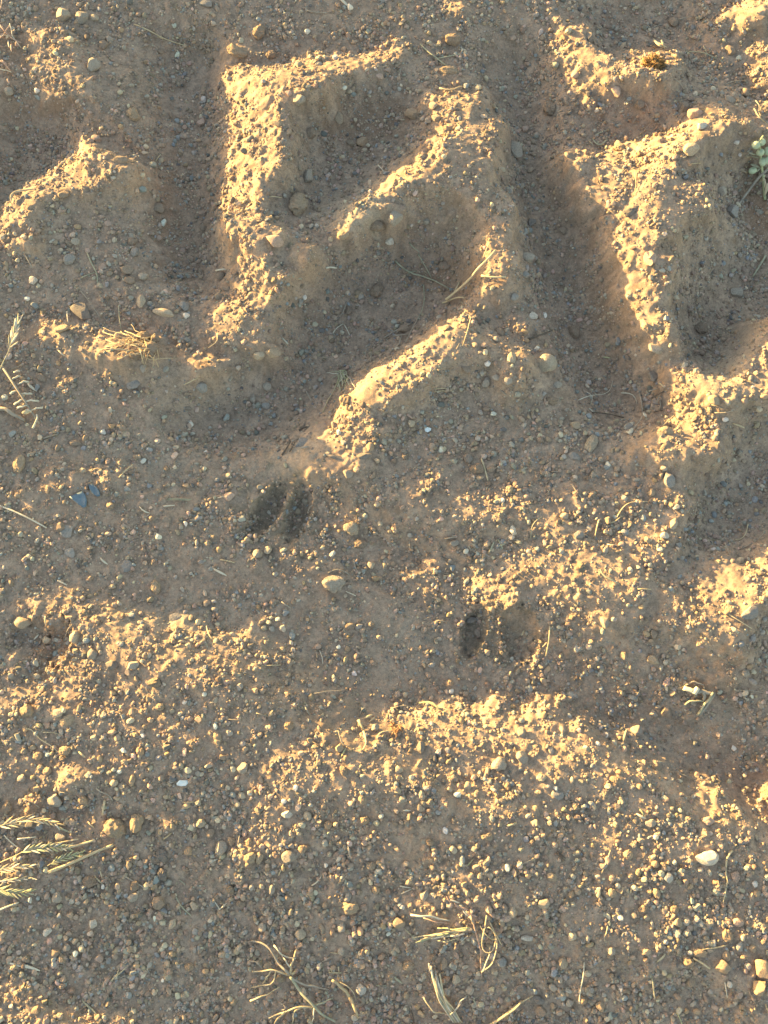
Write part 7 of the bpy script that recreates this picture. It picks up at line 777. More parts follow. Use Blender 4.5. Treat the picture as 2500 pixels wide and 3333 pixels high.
# ------------------------------------------------------------------ gravel: the countless grains and crumbs on the crust
def build_gravel():
    r = np.random.default_rng(99)
    V, F, C, off = [], [], [], 0
    pal = np.array([SOIL] * 14 + [(0.27, 0.21, 0.155)] * 4 + [CW['g'][0]] * 4 + [CW['b'][0]] * 2 + [CW['n'][0]] * 3 + [CW['y'][0]] * 2 + [CW['p'][0], CW['d'][0], CW['o'][0]])
    dens = np.exp(0.75 * band(0.012, 0.08, 31) + 0.45 * band(0.05, 0.3, 32)) * np.clip(rough, .3, 1.8) ** 1.3
    dens *= 1 - 0.25 * crest
    dens *= 0.85 + 0.3 * np.clip((PYY - 1900) / 900, 0, 1)
    inview = (PXX > -160) & (PXX < 2660) & (PYY > -160) & (PYY < 3500)
    dens = np.where(inview, dens, 0)
    for ox, oy, rr_ in keepclear + [(o[0].location[0], o[0].location[1], max(o[0].dimensions[0], o[0].dimensions[1]) * .5 + .0012) for o in named]:   # grains lie round the bigger stones, not over them
        i0, j0, k = int((ox - X0) / ST), int((oy - Y0) / ST), int(rr_ / ST) + 1
        sl = (slice(max(j0 - k, 0), j0 + k + 1), slice(max(i0 - k, 0), i0 + k + 1))
        dens[sl] = np.where((XX[sl] - ox) ** 2 + (YY[sl] - oy) ** 2 < rr_ ** 2, 0, dens[sl])
    cdf = np.cumsum(dens.ravel())
    cdf /= cdf[-1]
    cdf2 = np.cumsum((dens * (1 - 0.55 * crest)).ravel())
    cdf2 /= cdf2[-1]
    def scatter(n, lo, hi, power, level, shapes, sink, clodshare):
        nonlocal off
        sh = [(clod_shape if k < clodshare * shapes and level > 0 else pebble_shape)(level, r) for k in range(shapes)]
        i = np.searchsorted(cdf2 if lo > .001 else cdf, r.random(n))
        x = xs[i % NX] + r.uniform(-.5, .5, n) * ST
        y = ys[i // NX] + r.uniform(-.5, .5, n) * ST
        s = lo * (1 - r.random(n) * (1 - (hi / lo) ** -power)) ** (-1 / power)
        put(x, y, s, sh, r.integers(0, shapes, n), sink, pal[r.integers(0, len(pal), n)])
    def put(x, y, s, sh, which, sink, col):
        nonlocal off
        z = hz(x, y)
        for k, (v, f) in enumerate(sh):
            m = which == k
            n = int(m.sum())
            if not n: continue
            a = r.uniform(0, 6.283, n)
            sx, sy, sz = s[m] * r.uniform(.8, 1.3, n), s[m] * r.uniform(.7, 1.0, n), s[m] * r.uniform(.55, .85, n)
            tl = r.uniform(-.35, .35, n)
            p = v[None] * np.stack([sx, sy, sz], 1)[:, None]
            px_, pz_ = p[..., 0] * np.cos(tl)[:, None] - p[..., 2] * np.sin(tl)[:, None], p[..., 0] * np.sin(tl)[:, None] + p[..., 2] * np.cos(tl)[:, None]
            ca, sa = np.cos(a)[:, None], np.sin(a)[:, None]
            q = np.stack([px_ * ca - p[..., 1] * sa + x[m][:, None], px_ * sa + p[..., 1] * ca + y[m][:, None], pz_ + (z[m] + sz * sink)[:, None]], -1)
            V.append(q.reshape(-1, 3).astype(np.float32))
            F.append((f[None] + (off + np.arange(n) * len(v))[:, None, None]).reshape(-1, 3).astype(np.int32))
            c = col[m] * r.uniform(.82, 1.25, (n, 1)) * (1 + r.uniform(-.05, .05, (n, 3)))
            C.append(np.repeat(c, len(v), 0).astype(np.float32))
            off += n * len(v)
    scatter(150000, .0008, .0019, 1.5, 0, 14, .12, 0)
    scatter(30000, .0017, .0036, 2.0, 1, 30, .38, .35)
    scatter(4400, .0031, .0047, 2.6, 2, 36, .45, .5)
    # the listed pebbles too small to be things of their own
    L = [(ground_at(*src(t, cx, cy)), (a * b) ** .5, code) for _, t, cx, cy, a, b, g, code, clod in leftover]
    if L:
        put(np.array([q[0][0] for q in L]), np.array([q[0][1] for q in L]), np.array([q[1] * q[0][3] * TS for q in L]),
            [pebble_shape(2, r) for _ in range(8)], r.integers(0, 8, len(L)), .45, np.array([CW[q[2]][0] for q in L]))
    o = mesh_obj("gravel", np.concatenate(V), np.concatenate(F), M_GRAIN, tint=np.concatenate(C), smooth=False)
    tag(o, "fine loose grit and soil crumbs scattered all over the dirt", "gravel", kind="stuff")
keepclear = []                             # small flat things that the grit leaves uncovered: x, y, radius

# ------------------------------------------------------------------ straw, twigs, roots and leaves: kind, colour, width in tile pixels, then the line ("|" starts a branch)
LITTER = {
(0, 0): """twig S 9: 855,158 960,215 1040,265 1120,288 1210,300|1000,238 1045,268
twig K 5: 895,302 980,292
straw S 8: 990,1028 1025,985
leaf S 18: 75,1300 85,1265 120,1245 180,1212 230,1204
straw S 10: 545,1585 562,1625 582,1670
straw K 6: 1010,470 1060,540""",
(1, 0): """twig K 10: 340,70 400,92 470,84|395,92 430,75
leaf W 26: 545,-5 575,22 600,50
straw G 14: 1060,285 1100,330 1150,372 1230,425|1150,380 1200,374 1310,352|1120,350 1180,390
straw T 14: 1180,578 1250,585 1320,570
straw W 10: 790,1075 832,1096
straw S 10: 100,1252 180,1270
twig G 13: 990,1545 1010,1590 1055,1625
straw S 10: 1455,1655 1480,1590 1500,1540""",
(2, 0): """straw G 9: 1150,340 1230,347 1330,375|1230,345 1270,355|1245,300 1268,352
straw K 9: 905,195 935,175 980,160|930,160 950,180|985,250 1025,208
twig K 8: 1080,142 1120,130 1180,108
twig K 9: 1058,508 1080,550 1112,592
twig P 8: 868,650 885,690 893,740
twig K 8: 790,800 830,740
leaf G 16: 540,880 565,925 600,930 640,880|560,860 620,840 640,828|575,900 575,925|520,905 545,930
twig S 7: 1160,1045 1215,1065
straw T 9: 680,1195 790,1195
straw T 7: 805,1100 820,1180 800,1250
twig K 8: 1380,540 1440,530 1490,524
twig K 7: 1570,655 1600,690 1580,735
straw K 7: 860,850 900,800 915,780
straw K 8: 195,290 205,330 190,355""",
(0, 1): """twig K 9: 60,732 120,712 190,684
twig K 5: 510,225 560,285 600,340 645,412
straw G 8: 755,322 765,400 772,480
straw G 12: 558,-4 585,60 620,118 622,180|515,152 565,128 612,112
straw K 10: 160,-5 190,45 210,88
straw W 10: 430,362 436,432
root S 6: 890,630 960,682 1050,668 1140,660
root S 9: 1382,518 1385,555 1360,585 1330,602
straw S 10: 1180,838 1225,812 1262,782
twig K 8: 1128,134 1200,126 1280,126
straw W 16: 1380,122 1440,95
straw P 8: 1468,110 1480,170
straw S 11: 758,1415 800,1375 852,1338
straw G 9: 1060,1550 1140,1552 1222,1556|1060,1558 1210,1562
straw W 13: 1040,1598 1112,1592
straw W 16: -10,1590 90,1628 200,1680 300,1735
twig K 12: 270,1170 320,1155 372,1140
leaf W 16: 888,1600 915,1630 955,1642
leaf W 14: 370,604 390,625 412,645
leaf W 24: 178,818 205,845 238,868
straw W 8: 1380,1545 1430,1535
straw S 7: 480,1150 505,1110""",
(1, 1): """twig G 14: 900,40 930,80 990,122 1110,152 1240,216|1045,-5 1080,70 1100,100 1130,152|980,118 1040,108
straw G 9: 1080,190 1088,300 1062,380 1020,450
straw W 18: 460,86 532,120
twig K 8: 590,295 580,350 560,385 520,425
twig W 12: 505,502 530,465 572,440|576,445 595,478 612,512
straw K 14: 830,532 900,490 1005,438|885,522 985,508|922,582 940,530|965,560 1010,480 1040,420|905,500 960,470
twig K 9: 748,592 782,540|745,680 750,630|710,660 715,600 740,595
straw S 9: 440,1002 470,930 510,870 552,778
straw W 14: 182,530 226,586
twig K 12: 338,872 355,905 372,935
twig D 16: 290,1115 320,1100 345,1095
straw D 15: 180,1272 210,1235 240,1190|230,1252 250,1225 266,1195
leaf K 18: 288,1232 320,1228 355,1218
straw S 8: 1150,850 1190,853 1232,852
straw S 8: 1148,870 1190,866 1228,868
straw S 8: 1374,425 1355,500 1328,580
twig P 20: 975,1014 1010,1042
straw S 15: 1448,1295 1468,1360 1490,1440
twig K 10: 1395,870 1405,905 1420,925
twig K 9: 1568,860 1605,892
twig K 10: 1170,1330 1210,1342
straw S 14: 1195,325 1270,300 1350,280
twig K 7: 1290,600 1310,560
twig K 8: 1500,1190 1540,1120
straw K 8: 350,1640 360,1610 380,1590""",
(2, 1): """root W 9: 450,925 540,905 610,895 655,862 672,800|500,872 540,908 528,960
root W 11: 718,885 775,888 810,910 826,952
twig K 13: 838,880 848,950 858,1012
twig K 13: 938,952 955,915 972,880
twig D 13: 898,930 950,898 1002,868
twig K 15: 968,920 975,950 964,985
straw S 15: 948,832 1000,845
twig K 12: 878,892 920,872 965,850
twig D 11: 928,1002 990,988
twig D 11: 540,1002 640,1018 742,1032
straw W 12: 520,975 560,1010
leaf W 34: 745,1110 775,1085 808,1068
leaf W 30: 850,1018 885,1035
twig K 12: 785,1130 830,1068 855,1022|820,1112 880,1088
twig D 18: 138,538 210,520 282,500
leaf L 12: 600,655 660,657
root S 11: 690,1680 720,1620 755,1585 800,1568 890,1572
twig K 11: 405,1460 450,1520 500,1570
straw G 18: 1642,5 1600,75 1558,142
leaf S 20: 1428,1072 1460,1092 1495,1110
twig P 6: 1558,1388 1600,1415 1632,1442
straw K 10: 1298,952 1370,978
twig K 10: 280,1380 350,1374
straw S 8: 985,1090 1060,1020
straw K 8: 1310,1010 1380,1015 1440,988""",
(0, 2): """leaf W 18: 638,304 660,328 688,346
twig S 11: 1402,315 1450,326 1492,336
leaf W 18: 1352,370 1390,392 1442,418
twig W 18: 372,450 400,462 428,478
straw S 14: 290,675 292,728
leaf S 13: 1318,738 1322,770 1340,808 1366,836
root S 11: 148,1390 202,1388 235,1428 270,1462 340,1500 385,1552 436,1560|278,1412 350,1412 402,1434
leaf S 20: 502,1535 525,1552 546,1572
straw K 8: 428,810 445,765 462,728
leaf W 15: 218,824 252,790
straw K 6: 622,75 645,112
straw W 8: 1235,50 1270,50
straw K 7: 40,560 42,610
straw K 6: 720,1320 740,1350
straw K 7: 1440,1328 1530,1335
straw K 6: 930,1135 940,1160""",
(1, 2): """twig K 14: 178,584 205,602 240,626
root K 11: 478,398 510,382 545,380 580,392 612,416
straw K 11: 638,310 642,355 662,390
straw W 9: 588,518 650,546
straw W 7: 420,890 438,930 440,978
root K 7: 378,1166 430,1160 470,1148 530,1150 585,1138
twig K 15: 328,1242 340,1268 358,1302
leaf L 20: 1050,1225 1100,1218 1130,1222 1160,1248 1192,1272
root K 10: 868,1272 900,1252 950,1240 1020,1254
straw S 24: 668,1330 682,1360 702,1400
straw S 16: 700,1400 716,1450 718,1485 690,1532
leaf K 14: 540,1400 555,1450 565,1490 605,1500
leaf L 13: 556,1570 572,1540 588,1512
leaf D 16: 378,1470 410,1490 452,1522
root S 13: 788,1440 805,1412 840,1400 905,1412
twig K 9: 1160,700 1200,706 1240,716
twig K 14: 1215,186 1250,178 1290,168
twig K 11: 990,200 992,248
twig D 8: 380,62 395,38 412,10
leaf G 16: 1490,282 1510,245 1530,198
leaf G 17: 1552,185 1570,215 1582,250|1540,240 1580,222 1610,210
root K 9: 18,1290 50,1298 92,1312
leaf S 20: 700,1325 735,1308 758,1298
straw K 12: 672,1310 690,1262 712,1252
leaf S 14: 735,1345 775,1312
twig K 8: 600,630 690,645
twig K 9: 1080,700 1120,680
straw S 8: 60,990 180,985
straw K 8: 1200,400 1280,418""",
(2, 2): """straw S 13: 272,735 262,800 255,850 240,930|258,835 222,870
twig S 13: 586,58 566,105 556,182
straw G 8: 222,48 185,65 152,110 150,182
root S 13: 640,82 680,82 720,42 742,38
twig K 9: 678,62 695,30 712,-2
leaf G 18: 588,378 605,415 650,440 712,472
straw W 12: 635,220 702,226
straw S 10: 828,502 910,506
straw S 9: 1398,660 1470,705 1552,755
straw S 9: 1522,95 1510,160 1485,188 1448,190
root K 9: 1480,1145 1560,1146 1620,1160
leaf S 17: 742,1385 735,1430 738,1472
straw K 9: 820,1172 846,1135
twig K 8: 1360,220 1385,255 1412,282
straw S 8: 1640,750 1656,802
straw K 8: 1480,250 1560,210
twig K 8: 1570,205 1620,150
leaf S 16: 90,800 110,760
twig K 11: 1050,1170 1062,1135""",
(0, 3): """leaf S 12: 600,714 630,742 656,770|632,668 645,700 655,745
straw K 12: 785,712 825,735 870,755 905,782 938,800
straw S 20: 668,238 662,285 656,330
straw K 11: 610,160 645,180 700,205 722,240|655,210 700,220
straw G 10: 1115,835 1130,870 1160,912 1212,968|1140,890 1150,960
leaf W 14: 1335,640 1350,622 1385,610
straw T 11: 1165,250 1235,248
twig K 12: 1510,545 1518,500 1525,450
twig S 15: 705,1386 740,1350 785,1315 850,1250|740,1370 760,1300
twig K 9: 742,1372 790,1352 832,1342
leaf G 20: 522,1500 555,1530 590,1560 625,1605
leaf W 26: 50,1266 140,1282 190,1290 262,1315
straw W 11: 1358,870 1385,905 1400,930|1400,925 1440,890
straw K 7: 675,886 692,862 712,838
straw G 9: 1140,742 1178,772
twig K 8: 160,222 210,248 258,280
leaf G 22: 350,392 400,420 450,440
straw W 10: 30,458 80,505 130,548
leaf S 16: 560,372 600,410
straw T 12: 1040,482 1065,468 1090,445
straw K 8: 430,190 380,185
straw K 9: 1560,1140 1600,1128 1659,1128""",
(1, 3): """twig K 10: 98,1082 118,1030 165,965
root W 13: 372,778 405,755 425,730 436,712
leaf K 18: 598,510 608,560 622,612
straw S 9: 160,712 178,675 192,640
leaf G 18: 890,1350 915,1372 945,1398
straw S 14: 478,1330 560,1332|490,1300 500,1325|540,1290 545,1325
twig K 9: 438,1262 475,1240 512,1220
straw W 12: 930,780 1000,792
straw W 10: 938,830 1005,800
leaf L 13: 1350,662 1375,632 1398,608
root K 7: 130,1150 95,1060
leaf W 16: 950,300 1000,302
twig K 8: 530,540 572,565
straw S 8: 540,1210 490,1205
twig D 12: 1000,1570 1020,1620 1010,1659
straw T 8: 1180,1530 1160,1500
leaf G 20: 1395,1500 1420,1540
straw K 7: 1140,900 1080,905
straw G 7: 780,1412 845,1412
straw S 10: 960,1050 1010,1100""",
(2, 3): """twig S 19: 1430,555 1408,575 1390,615|1390,610 1380,680 1395,760|1395,752 1372,850 1366,885 1376,912
straw S 11: 600,702 625,635 655,550
straw W 12: 455,1520 462,1430 472,1370 490,1265
leaf W 22: 820,320 850,340 882,352
leaf L 14: 842,292 858,315 872,336
twig K 9: 95,642 145,618 190,590
twig D 12: 310,572 340,595 370,622
twig D 10: 322,560 372,604
root S 9: 640,1010 632,1070 608,1108 620,1140 652,1135
twig D 9: 1085,638 1125,655 1165,672
twig D 9: 1090,652 1155,682
leaf T 15: 820,802 845,792 865,768
straw T 14: 1240,1182 1310,1172 1392,1158
leaf S 20: 950,1262 975,1240 1005,1212
straw S 18: 1180,1238 1230,1262 1282,1302
twig W 10: 1382,1390 1386,1480
twig G 12: 922,1370 920,1425 925,1482
straw L 9: 1080,1588 1095,1620 1112,1662
straw K 9: 270,1612 320,1635 372,1665
twig K 11: 1085,66 1130,78 1175,102
twig S 14: -10,1592 60,1530 110,1500 165,1478
straw T 11: 1640,1530 1662,1592
straw S 16: 0,400 60,380
twig S 10: 725,830 738,790
leaf T 16: 780,830 790,790
straw K 9: 1300,310 1340,350
leaf G 18: 1210,905 1235,960""",
}
PROFILE = {'straw': lambda s: 1 - .25 * s, 'twig': lambda s: 1.05 - .45 * s, 'root': lambda s: 1 - .65 * s, 'leaf': lambda s: .15 + .85 * np.sin(np.pi * np.clip(s, .03, .97)) ** .7}
litter = []                                # (object, kind, colour code, bent, length px, branches, src x, src y)
def add_line(mb, t, pts, width, kind, arch=0.0, lift=0.0, tip=None):
    u = unit(t, *pts[0])
    rad = max(width * u * .5, .0006)
    W = stalk_points(t, pts, rad, arch, lift)
    s = np.linspace(0, 1, len(W))
    flat = .22 if kind == 'leaf' else (.75 if kind == 'straw' else 1.0)
    r_ = rad * PROFILE[kind](s) * (1 + .08 * np.sin(s * 23 + width + pts[0][0]))
    V, F = tube_arrays(W, r_, 8, flat, roll=(rng.uniform(-.5, .5) if kind == 'leaf' else 0))
    mb.add(V, F)
for t, txt in LITTER.items():
    for line in txt.split("\n"):
        head, rest = line.split(":")
        kind, code, width = head.split()
        lines = [[tuple(map(float, p.split(','))) for p in br.split()] for br in rest.split("|")]
        mb = Mesh()
        ln = sum(math.dist(a, b) for a, b in zip(lines[0][:-1], lines[0][1:]))
        for k, pts in enumerate(lines):
            add_line(mb, t, pts, float(width) * (.66 if k else .85) * .9, kind, arch=rng.uniform(.0006, .0022) * min(1, ln / 120), lift=.0004 + .0003 * k)
        mid = lines[0][len(lines[0]) // 2] if len(lines[0]) > 2 else tuple((a + b) / 2 for a, b in zip(*lines[0]))
        org = at(t, *mid)
        name = {'straw': 'straw', 'twig': 'twig', 'root': 'root', 'leaf': 'dry_leaf'}[kind]
        o = mb.build(name, M_PL[code], origin=org)
        o.location = org
        a, b = np.array(lines[0][0]), np.array(lines[0][-1])
        m = np.array(mid)
        off = abs((b - a)[0] * (m - a)[1] - (b - a)[1] * (m - a)[0]) / (np.linalg.norm(b - a) + 1e-6)
        litter.append((o, kind, code, off > .09 * ln, ln, len(lines), *src(t, *mid)))

# ------------------------------------------------------------------ plants and other single things
anchors = []                                # (phrase, src x, src y): what the labels below point from
def anchor(phrase, t, x, y):
    anchors.append((phrase, *src(t, x, y)))

def raised(t, pts, lifts):
    """points over the ground at given heights (metres), through tile pixels"""
    return np.array([at(t, x, y, l) for (x, y), l in zip(pts, lifts)])

def stem(parent, org, P, r0, r1, code, name="stem", flat=1.0, mat=None):
    r0, r1 = r0 * .74, r1 * .66
    P = resample(P, .004)
    s = np.linspace(0, 1, len(P))
    P = P + .0007 * np.stack([np.sin(s * 9 + P[0, 0] * 900), np.sin(s * 11 + P[0, 1] * 700), 0 * s], 1) * np.sin(s * math.pi)[:, None]
    mb = Mesh()
    mb.add(*tube_arrays(P, r0 + (r1 - r0) * s, 8, flat))
    return mb.build(name, mat or M_PL[code], parent, org)

def spindle(parent, org, a, b, width, code, name="spikelet", flat=.45, mat=None, bend=.0):
    s = np.linspace(0, 1, 9)
    P = a[None] * (1 - s[:, None]) + b[None] * s[:, None]
    P[:, 2] += bend * np.sin(s * math.pi)
    r_ = .54 * width * (np.sin(np.pi * np.clip(s, .02, .98) ** .8) ** .8 * .95 + .05)
    mb = Mesh()
    mb.add(*tube_arrays(P, r_, 8, flat, roll=rng.uniform(-.6, .6)))
    return mb.build(name, mat or M_PL[code], parent, org)

def seed_head(name, label, t, pts, lifts, n, length, width, codes, start=.3, spread=26, stemw=8, group=None, cat="seed head"):
    """a grass stem lying on the dirt with overlapping spikelets towards its tip"""
    org = at(t, *pts[0])
    root = empty(name, org)
    tag(root, label, cat, group)
    P = resample(raised(t, pts, lifts), .003)
    u = unit(t, *pts[0])
    stem(root, org, P, stemw * u * .5, stemw * u * .28, codes[0])
    for k in range(n):
        s = start + (1 - start) * k / max(1, n - 1)
        f = s * (len(P) - 1)
        i = min(int(f), len(P) - 2)
        p = P[i] + (P[i + 1] - P[i]) * (f - i)
        d = P[i + 1] - P[i]
        d = d / np.linalg.norm(d)
        ang = R((spread if k % 2 else -spread) * rng.uniform(.55, 1.25)) * (1 - .35 * s)
        dd = np.array([d[0] * math.cos(ang) - d[1] * math.sin(ang), d[0] * math.sin(ang) + d[1] * math.cos(ang), rng.uniform(-.05, .25)])
        ll = length * u * rng.uniform(.8, 1.15) * (1.05 - .3 * s)
        e = p + dd / np.linalg.norm(dd) * ll
        e[2] = max(e[2], float(hz(e[0], e[1])) + .0012)
        spindle(root, org, p, e, width * u * .5, codes[1 + k % (len(codes) - 1)])
    return root

# seed heads cut down at the left edge
HEADS = "seed heads lying at the left edge"
seed_head("seed_head", "tawny seed head sunlit at the left edge, topmost of the fallen heads", (0, 3), [(-40, 415), (60, 385), (170, 358), (300, 366), (360, 385)], [.006, .008, .008, .006, .004], 20, 88, 20, "SWTS", .1, 26, 9, HEADS)
seed_head("seed_head", "broad green seed head with a pale stem, under the tawny topmost head", (0, 3), [(-40, 655), (60, 605), (140, 562), (230, 545), (330, 535), (430, 535)], [.004, .006, .008, .009, .008, .006], 20, 84, 22, "SLWG", .42, 30, 9, HEADS)
seed_head("seed_head", "small green seed head tucked against the two long pale stalks", (0, 3), [(300, 655), (360, 620), (430, 595), (510, 575)], [.003, .006, .007, .006], 14, 66, 18, "GLLG", .1, 28, 7, HEADS)
seed_head("seed_head", "pale cream seed head at the left edge below the broad green head", (0, 3), [(-60, 690), (40, 672), (120, 662), (190, 655)], [.005, .007, .007, .005], 12, 80, 20, "SSSW", .2, 22, 9, HEADS)
seed_head("seed_head", "cream wisp of seed head at the left edge above the dark green head", (0, 3), [(-60, 755), (40, 745), (120, 738), (200, 734)], [.004, .005, .005, .004], 9, 66, 15, "WWS", .2, 16, 8, HEADS)
seed_head("seed_head", "dark green seed head fanned out, lowest of the heads at the left edge", (0, 3), [(-70, 800), (30, 815), (100, 825), (170, 820)], [.005, .008, .008, .006], 18, 84, 18, "GLGL", .05, 34, 8, HEADS)
anchor("the green seed heads", (0, 3), 200, 560)
for lab, pts, wd, lf in (("thick pale straw stalk, lower and longer of the two beside the green seed heads", [(318, 690), (440, 640), (560, 585), (650, 545), (730, 515)], 20, .004),
                         ("thinner pale straw stalk running up from the broad green seed head", [(395, 545), (470, 525), (545, 505), (615, 484)], 15, .005),
                         ("faint slender straw behind the broad green seed head", [(280, 522), (390, 500), (510, 478)], 9, .005),
                         ("bleached grass stalk at the left edge under the dark green seed head", [(-30, 945), (60, 905), (130, 880)], 12, .003),
                         ("dull thin stalk at the left edge between the upper two seed heads", [(120, 480), (240, 465)], 9, .003)):
    mb = Mesh()
    add_line(mb, (0, 3), pts, wd, 'straw', .001, lf)
    org = at((0, 3), *pts[1])
    o = mb.build("straw", M_PL['S' if lf > .0035 else 'W'], origin=org)
    o.location = org
    tag(o, lab, "straw", "stalks among the seed heads")
anchor("the long pale stalks by the seed heads", (0, 3), 560, 590)

seed_head("seed_head", "silvery feathery seed head on an upright stem at the left edge", (0, 1), [(-10, 760), (25, 670), (60, 590), (90, 500), (115, 430)], [.004, .010, .016, .020, .022], 14, 92, 22, "GWGW", .5, 30, 9)
anchor("the silvery feathery seed head", (0, 1), 115, 480)

def toothed_sprig():
    t = (0, 1)
    pts = [(10, 705), (70, 790), (140, 900), (175, 955), (205, 1005), (250, 1072)]
    org = at(t, 70, 790)
    root = empty("toothed_sprig", org)
    tag(root, "bleached dry sprig with paired hooked pods, under the silvery seed head", "dry plant")
    stem(root, org, raised(t, pts, [.004, .012, .012, .010, .008, .003]), .0026, .0016, 'K')
    for a, m, b in (((75, 795), (95, 775), (130, 770)), ((88, 745), (100, 738), (125, 738)), ((115, 858), (80, 868), (68, 882)), ((112, 822), (150, 802), (185, 806)), ((130, 885), (165, 878), (205, 882)),
                    ((148, 915), (110, 935), (92, 950)), ((160, 930), (205, 922), (248, 928)), ((175, 955), (140, 962), (112, 972)), ((200, 985), (235, 972), (272, 970)), ((232, 1012), (238, 1045), (208, 1100)), ((200, 1000), (185, 985), (165, 985))):
        stem(root, org, raised(t, [a, m, b], [.010, .012, .009]), .0012, .0022, 'W', "pod")
    spindle(root, org, at(t, 140, 1005, .009), at(t, 205, 985, .009), .006, 'S', "bud", .8)
    stem(root, org, raised(t, [(-20, 972), (50, 985), (100, 1020), (160, 1052)], [.003, .008, .006, .002]), .0042, .003, 'K', "side_stem")
    anchor("the toothed dry sprig", t, 160, 920)
toothed_sprig()

def dry_tuft(name, label, cat, t, cx, cy, blades, code, wmin, wmax, lift=.006, part="blade"):
    org = at(t, cx, cy)
    root = empty(name, org)
    tag(root, label, cat)
    u = unit(t, cx, cy)
    for pts, wd, c in blades:
        k = len(pts)
        P = raised(t, pts, [.002 + lift * math.sin(math.pi * (i + .4) / k) for i in range(k)])
        stem(root, org, P, wd * u * .5, wd * u * .3, c, part, .6)
    return root

# matted root clump on the left
t = (0, 1)
B = []
rr = random.Random(5)
for k in range(34):
    x0, y0 = rr.uniform(820, 1000), rr.uniform(500, 640)
    dx = rr.uniform(-250, -110) if k < 22 else rr.uniform(-90, 70)
    dy = rr.uniform(-70, 40) if k < 22 else rr.uniform(30, 120)
    B.append(([(x0, y0), (x0 + dx * .4, y0 + dy * .2 + rr.uniform(-18, 18)), (x0 + dx * .75, y0 + dy * .6 + rr.uniform(-18, 18)), (x0 + dx, y0 + dy)], rr.uniform(6, 11), 'T' if k % 3 else 'S'))
root = dry_tuft("root_tuft", "matted clump of straw coloured fine roots gripping a lump of soil", "root clump", t, 900, 570, B, 'T', 6, 10, .012, "root_strand")
org = at(t, 900, 570)
for cx, cy, s_ in ((960, 590, 62), (915, 520, 48), (860, 640, 40), (985, 530, 38)):
    u = unit(t, cx, cy)
    v, f = clod_shape(3, rng)
    p = at(t, cx, cy, .004)
    mesh_obj("soil_lump", v * np.array([s_ * u, s_ * u * .8, s_ * u * .6]) + p - org, f, M_CLOD['n'], root)
anchor("the matted root clump", t, 850, 570)

# tuft of cut grass in the furrow
t = (1, 1)
B = []
for k in range(26):
    a = rr.uniform(-.2, 1.9)
    l0 = rr.uniform(60, 130)
    x0, y0 = 560 + rr.uniform(-25, 40), 745 + rr.uniform(-15, 25)
    dx, dy = -math.cos(a) * l0 + 30, math.sin(a) * l0
    B.append(([(x0, y0), (x0 + dx * .5, y0 + dy * .45 + rr.uniform(-8, 8)), (x0 + dx, y0 + dy)], rr.uniform(6, 10), 'LGGW'[k % 4]))
dry_tuft("grass_tuft", "small tuft of cut green grass lying in the shaded furrow", "grass", t, 560, 790, B, 'G', 5, 9, .006)
anchor("the green grass tuft in the furrow", t, 560, 790)

# the long straw on the right furrow wall
mb = Mesh()
add_line(mb, t, [(1215, 318), (1290, 265), (1370, 200), (1400, 160), (1470, 75), (1535, -15)], 16, 'straw', .004, .006)
add_line(mb, t, [(1300, 200), (1320, 150), (1270, 260), (1225, 310)], 10, 'straw', .002, .003)
add_line(mb, t, [(1440, 160), (1520, 165), (1600, 150)], 14, 'straw', .002, .004)
org = at(t, 1370, 200)
o = mb.build("straw", M_PL['S'], origin=org)
o.location = org
tag(o, "longest thick golden straw, leaning up the furrow wall into the sun", "straw")
anchor("the longest golden straw", t, 1370, 200)

# green seed pods at the right edge
def pod_plant():
    t = (2, 0)
    org = at(t, 1625, 1050)
    root = empty("pod_plant", org)
    tag(root, "living sprig with round pale green seed pods at the right edge", "plant")
    stem(root, org, raised(t, [(1640, 1270), (1630, 1170), (1622, 1080), (1618, 1000), (1600, 900), (1625, 870)], [.002, .010, .018, .024, .026, .024]), .003, .0018, 'L')
    for cx, cy, a, b, l in ((1583, 922, 26, 27, .026), (1622, 900, 22, 25, .028), (1611, 968, 24, 25, .028), (1658, 960, 24, 30, .026), (1625, 1028, 22, 30, .028), (1655, 1018, 22, 28, .030), (1562, 1083, 27, 22, .014)):
        u = unit(t, cx, cy)
        v, f = ICO[3]
        v = v * (1 + .02 * np.cos(2 * np.arctan2(v[:, 1], v[:, 0]))[:, None])
        p = at(t, cx, cy, l)
        mesh_obj("seed_pod", rotz(v * np.array([a * u, b * u, min(a, b) * u * .8]), rng.uniform(-.3, .3)) + p - org, f, M_POD, root)
    for pts, l in (([(1545, 985), (1580, 998), (1612, 1005)], [.014, .018, .022]), ([(1545, 958), (1570, 965), (1600, 985)], [.016, .018, .022]), ([(1548, 1042), (1580, 1055), (1610, 1065)], [.012, .014, .018]), ([(1575, 1095), (1600, 1075), (1618, 1060)], [.012, .014, .018])):
        P = raised(t, pts, l)
        spindle(root, org, P[0], P[-1], .0042, 'G', "leaf", .3)
    for a, b in (((1660, 1060), (1600, 1120)), ((1640, 1110), (1605, 1160)), ((1640, 1150), (1650, 1230)), ((1630, 1130), (1640, 1180)), ((1662, 1160), (1638, 1245))):
        spindle(root, org, at(t, *a, .016), at(t, *b, .006), .0045, 'S', "dry_leaf", .35)
    anchor("the pale green seed pods", t, 1590, 1000)
pod_plant()
mb = Mesh()
P = raised((2, 0), [(1655, 1075), (1600, 1125), (1540, 1205), (1470, 1302)], [.018, .016, .009, .002])
mb.add(*tube_arrays(resample(P, .004), np.linspace(.0022, .0016, len(resample(P, .004))), 8))
org = at((2, 0), 1540, 1205)
o = mb.build("twig", M_PL['K'], origin=org)
o.location = org
tag(o, "straight pale grey twig slanting down from the green seed pods", "twig")

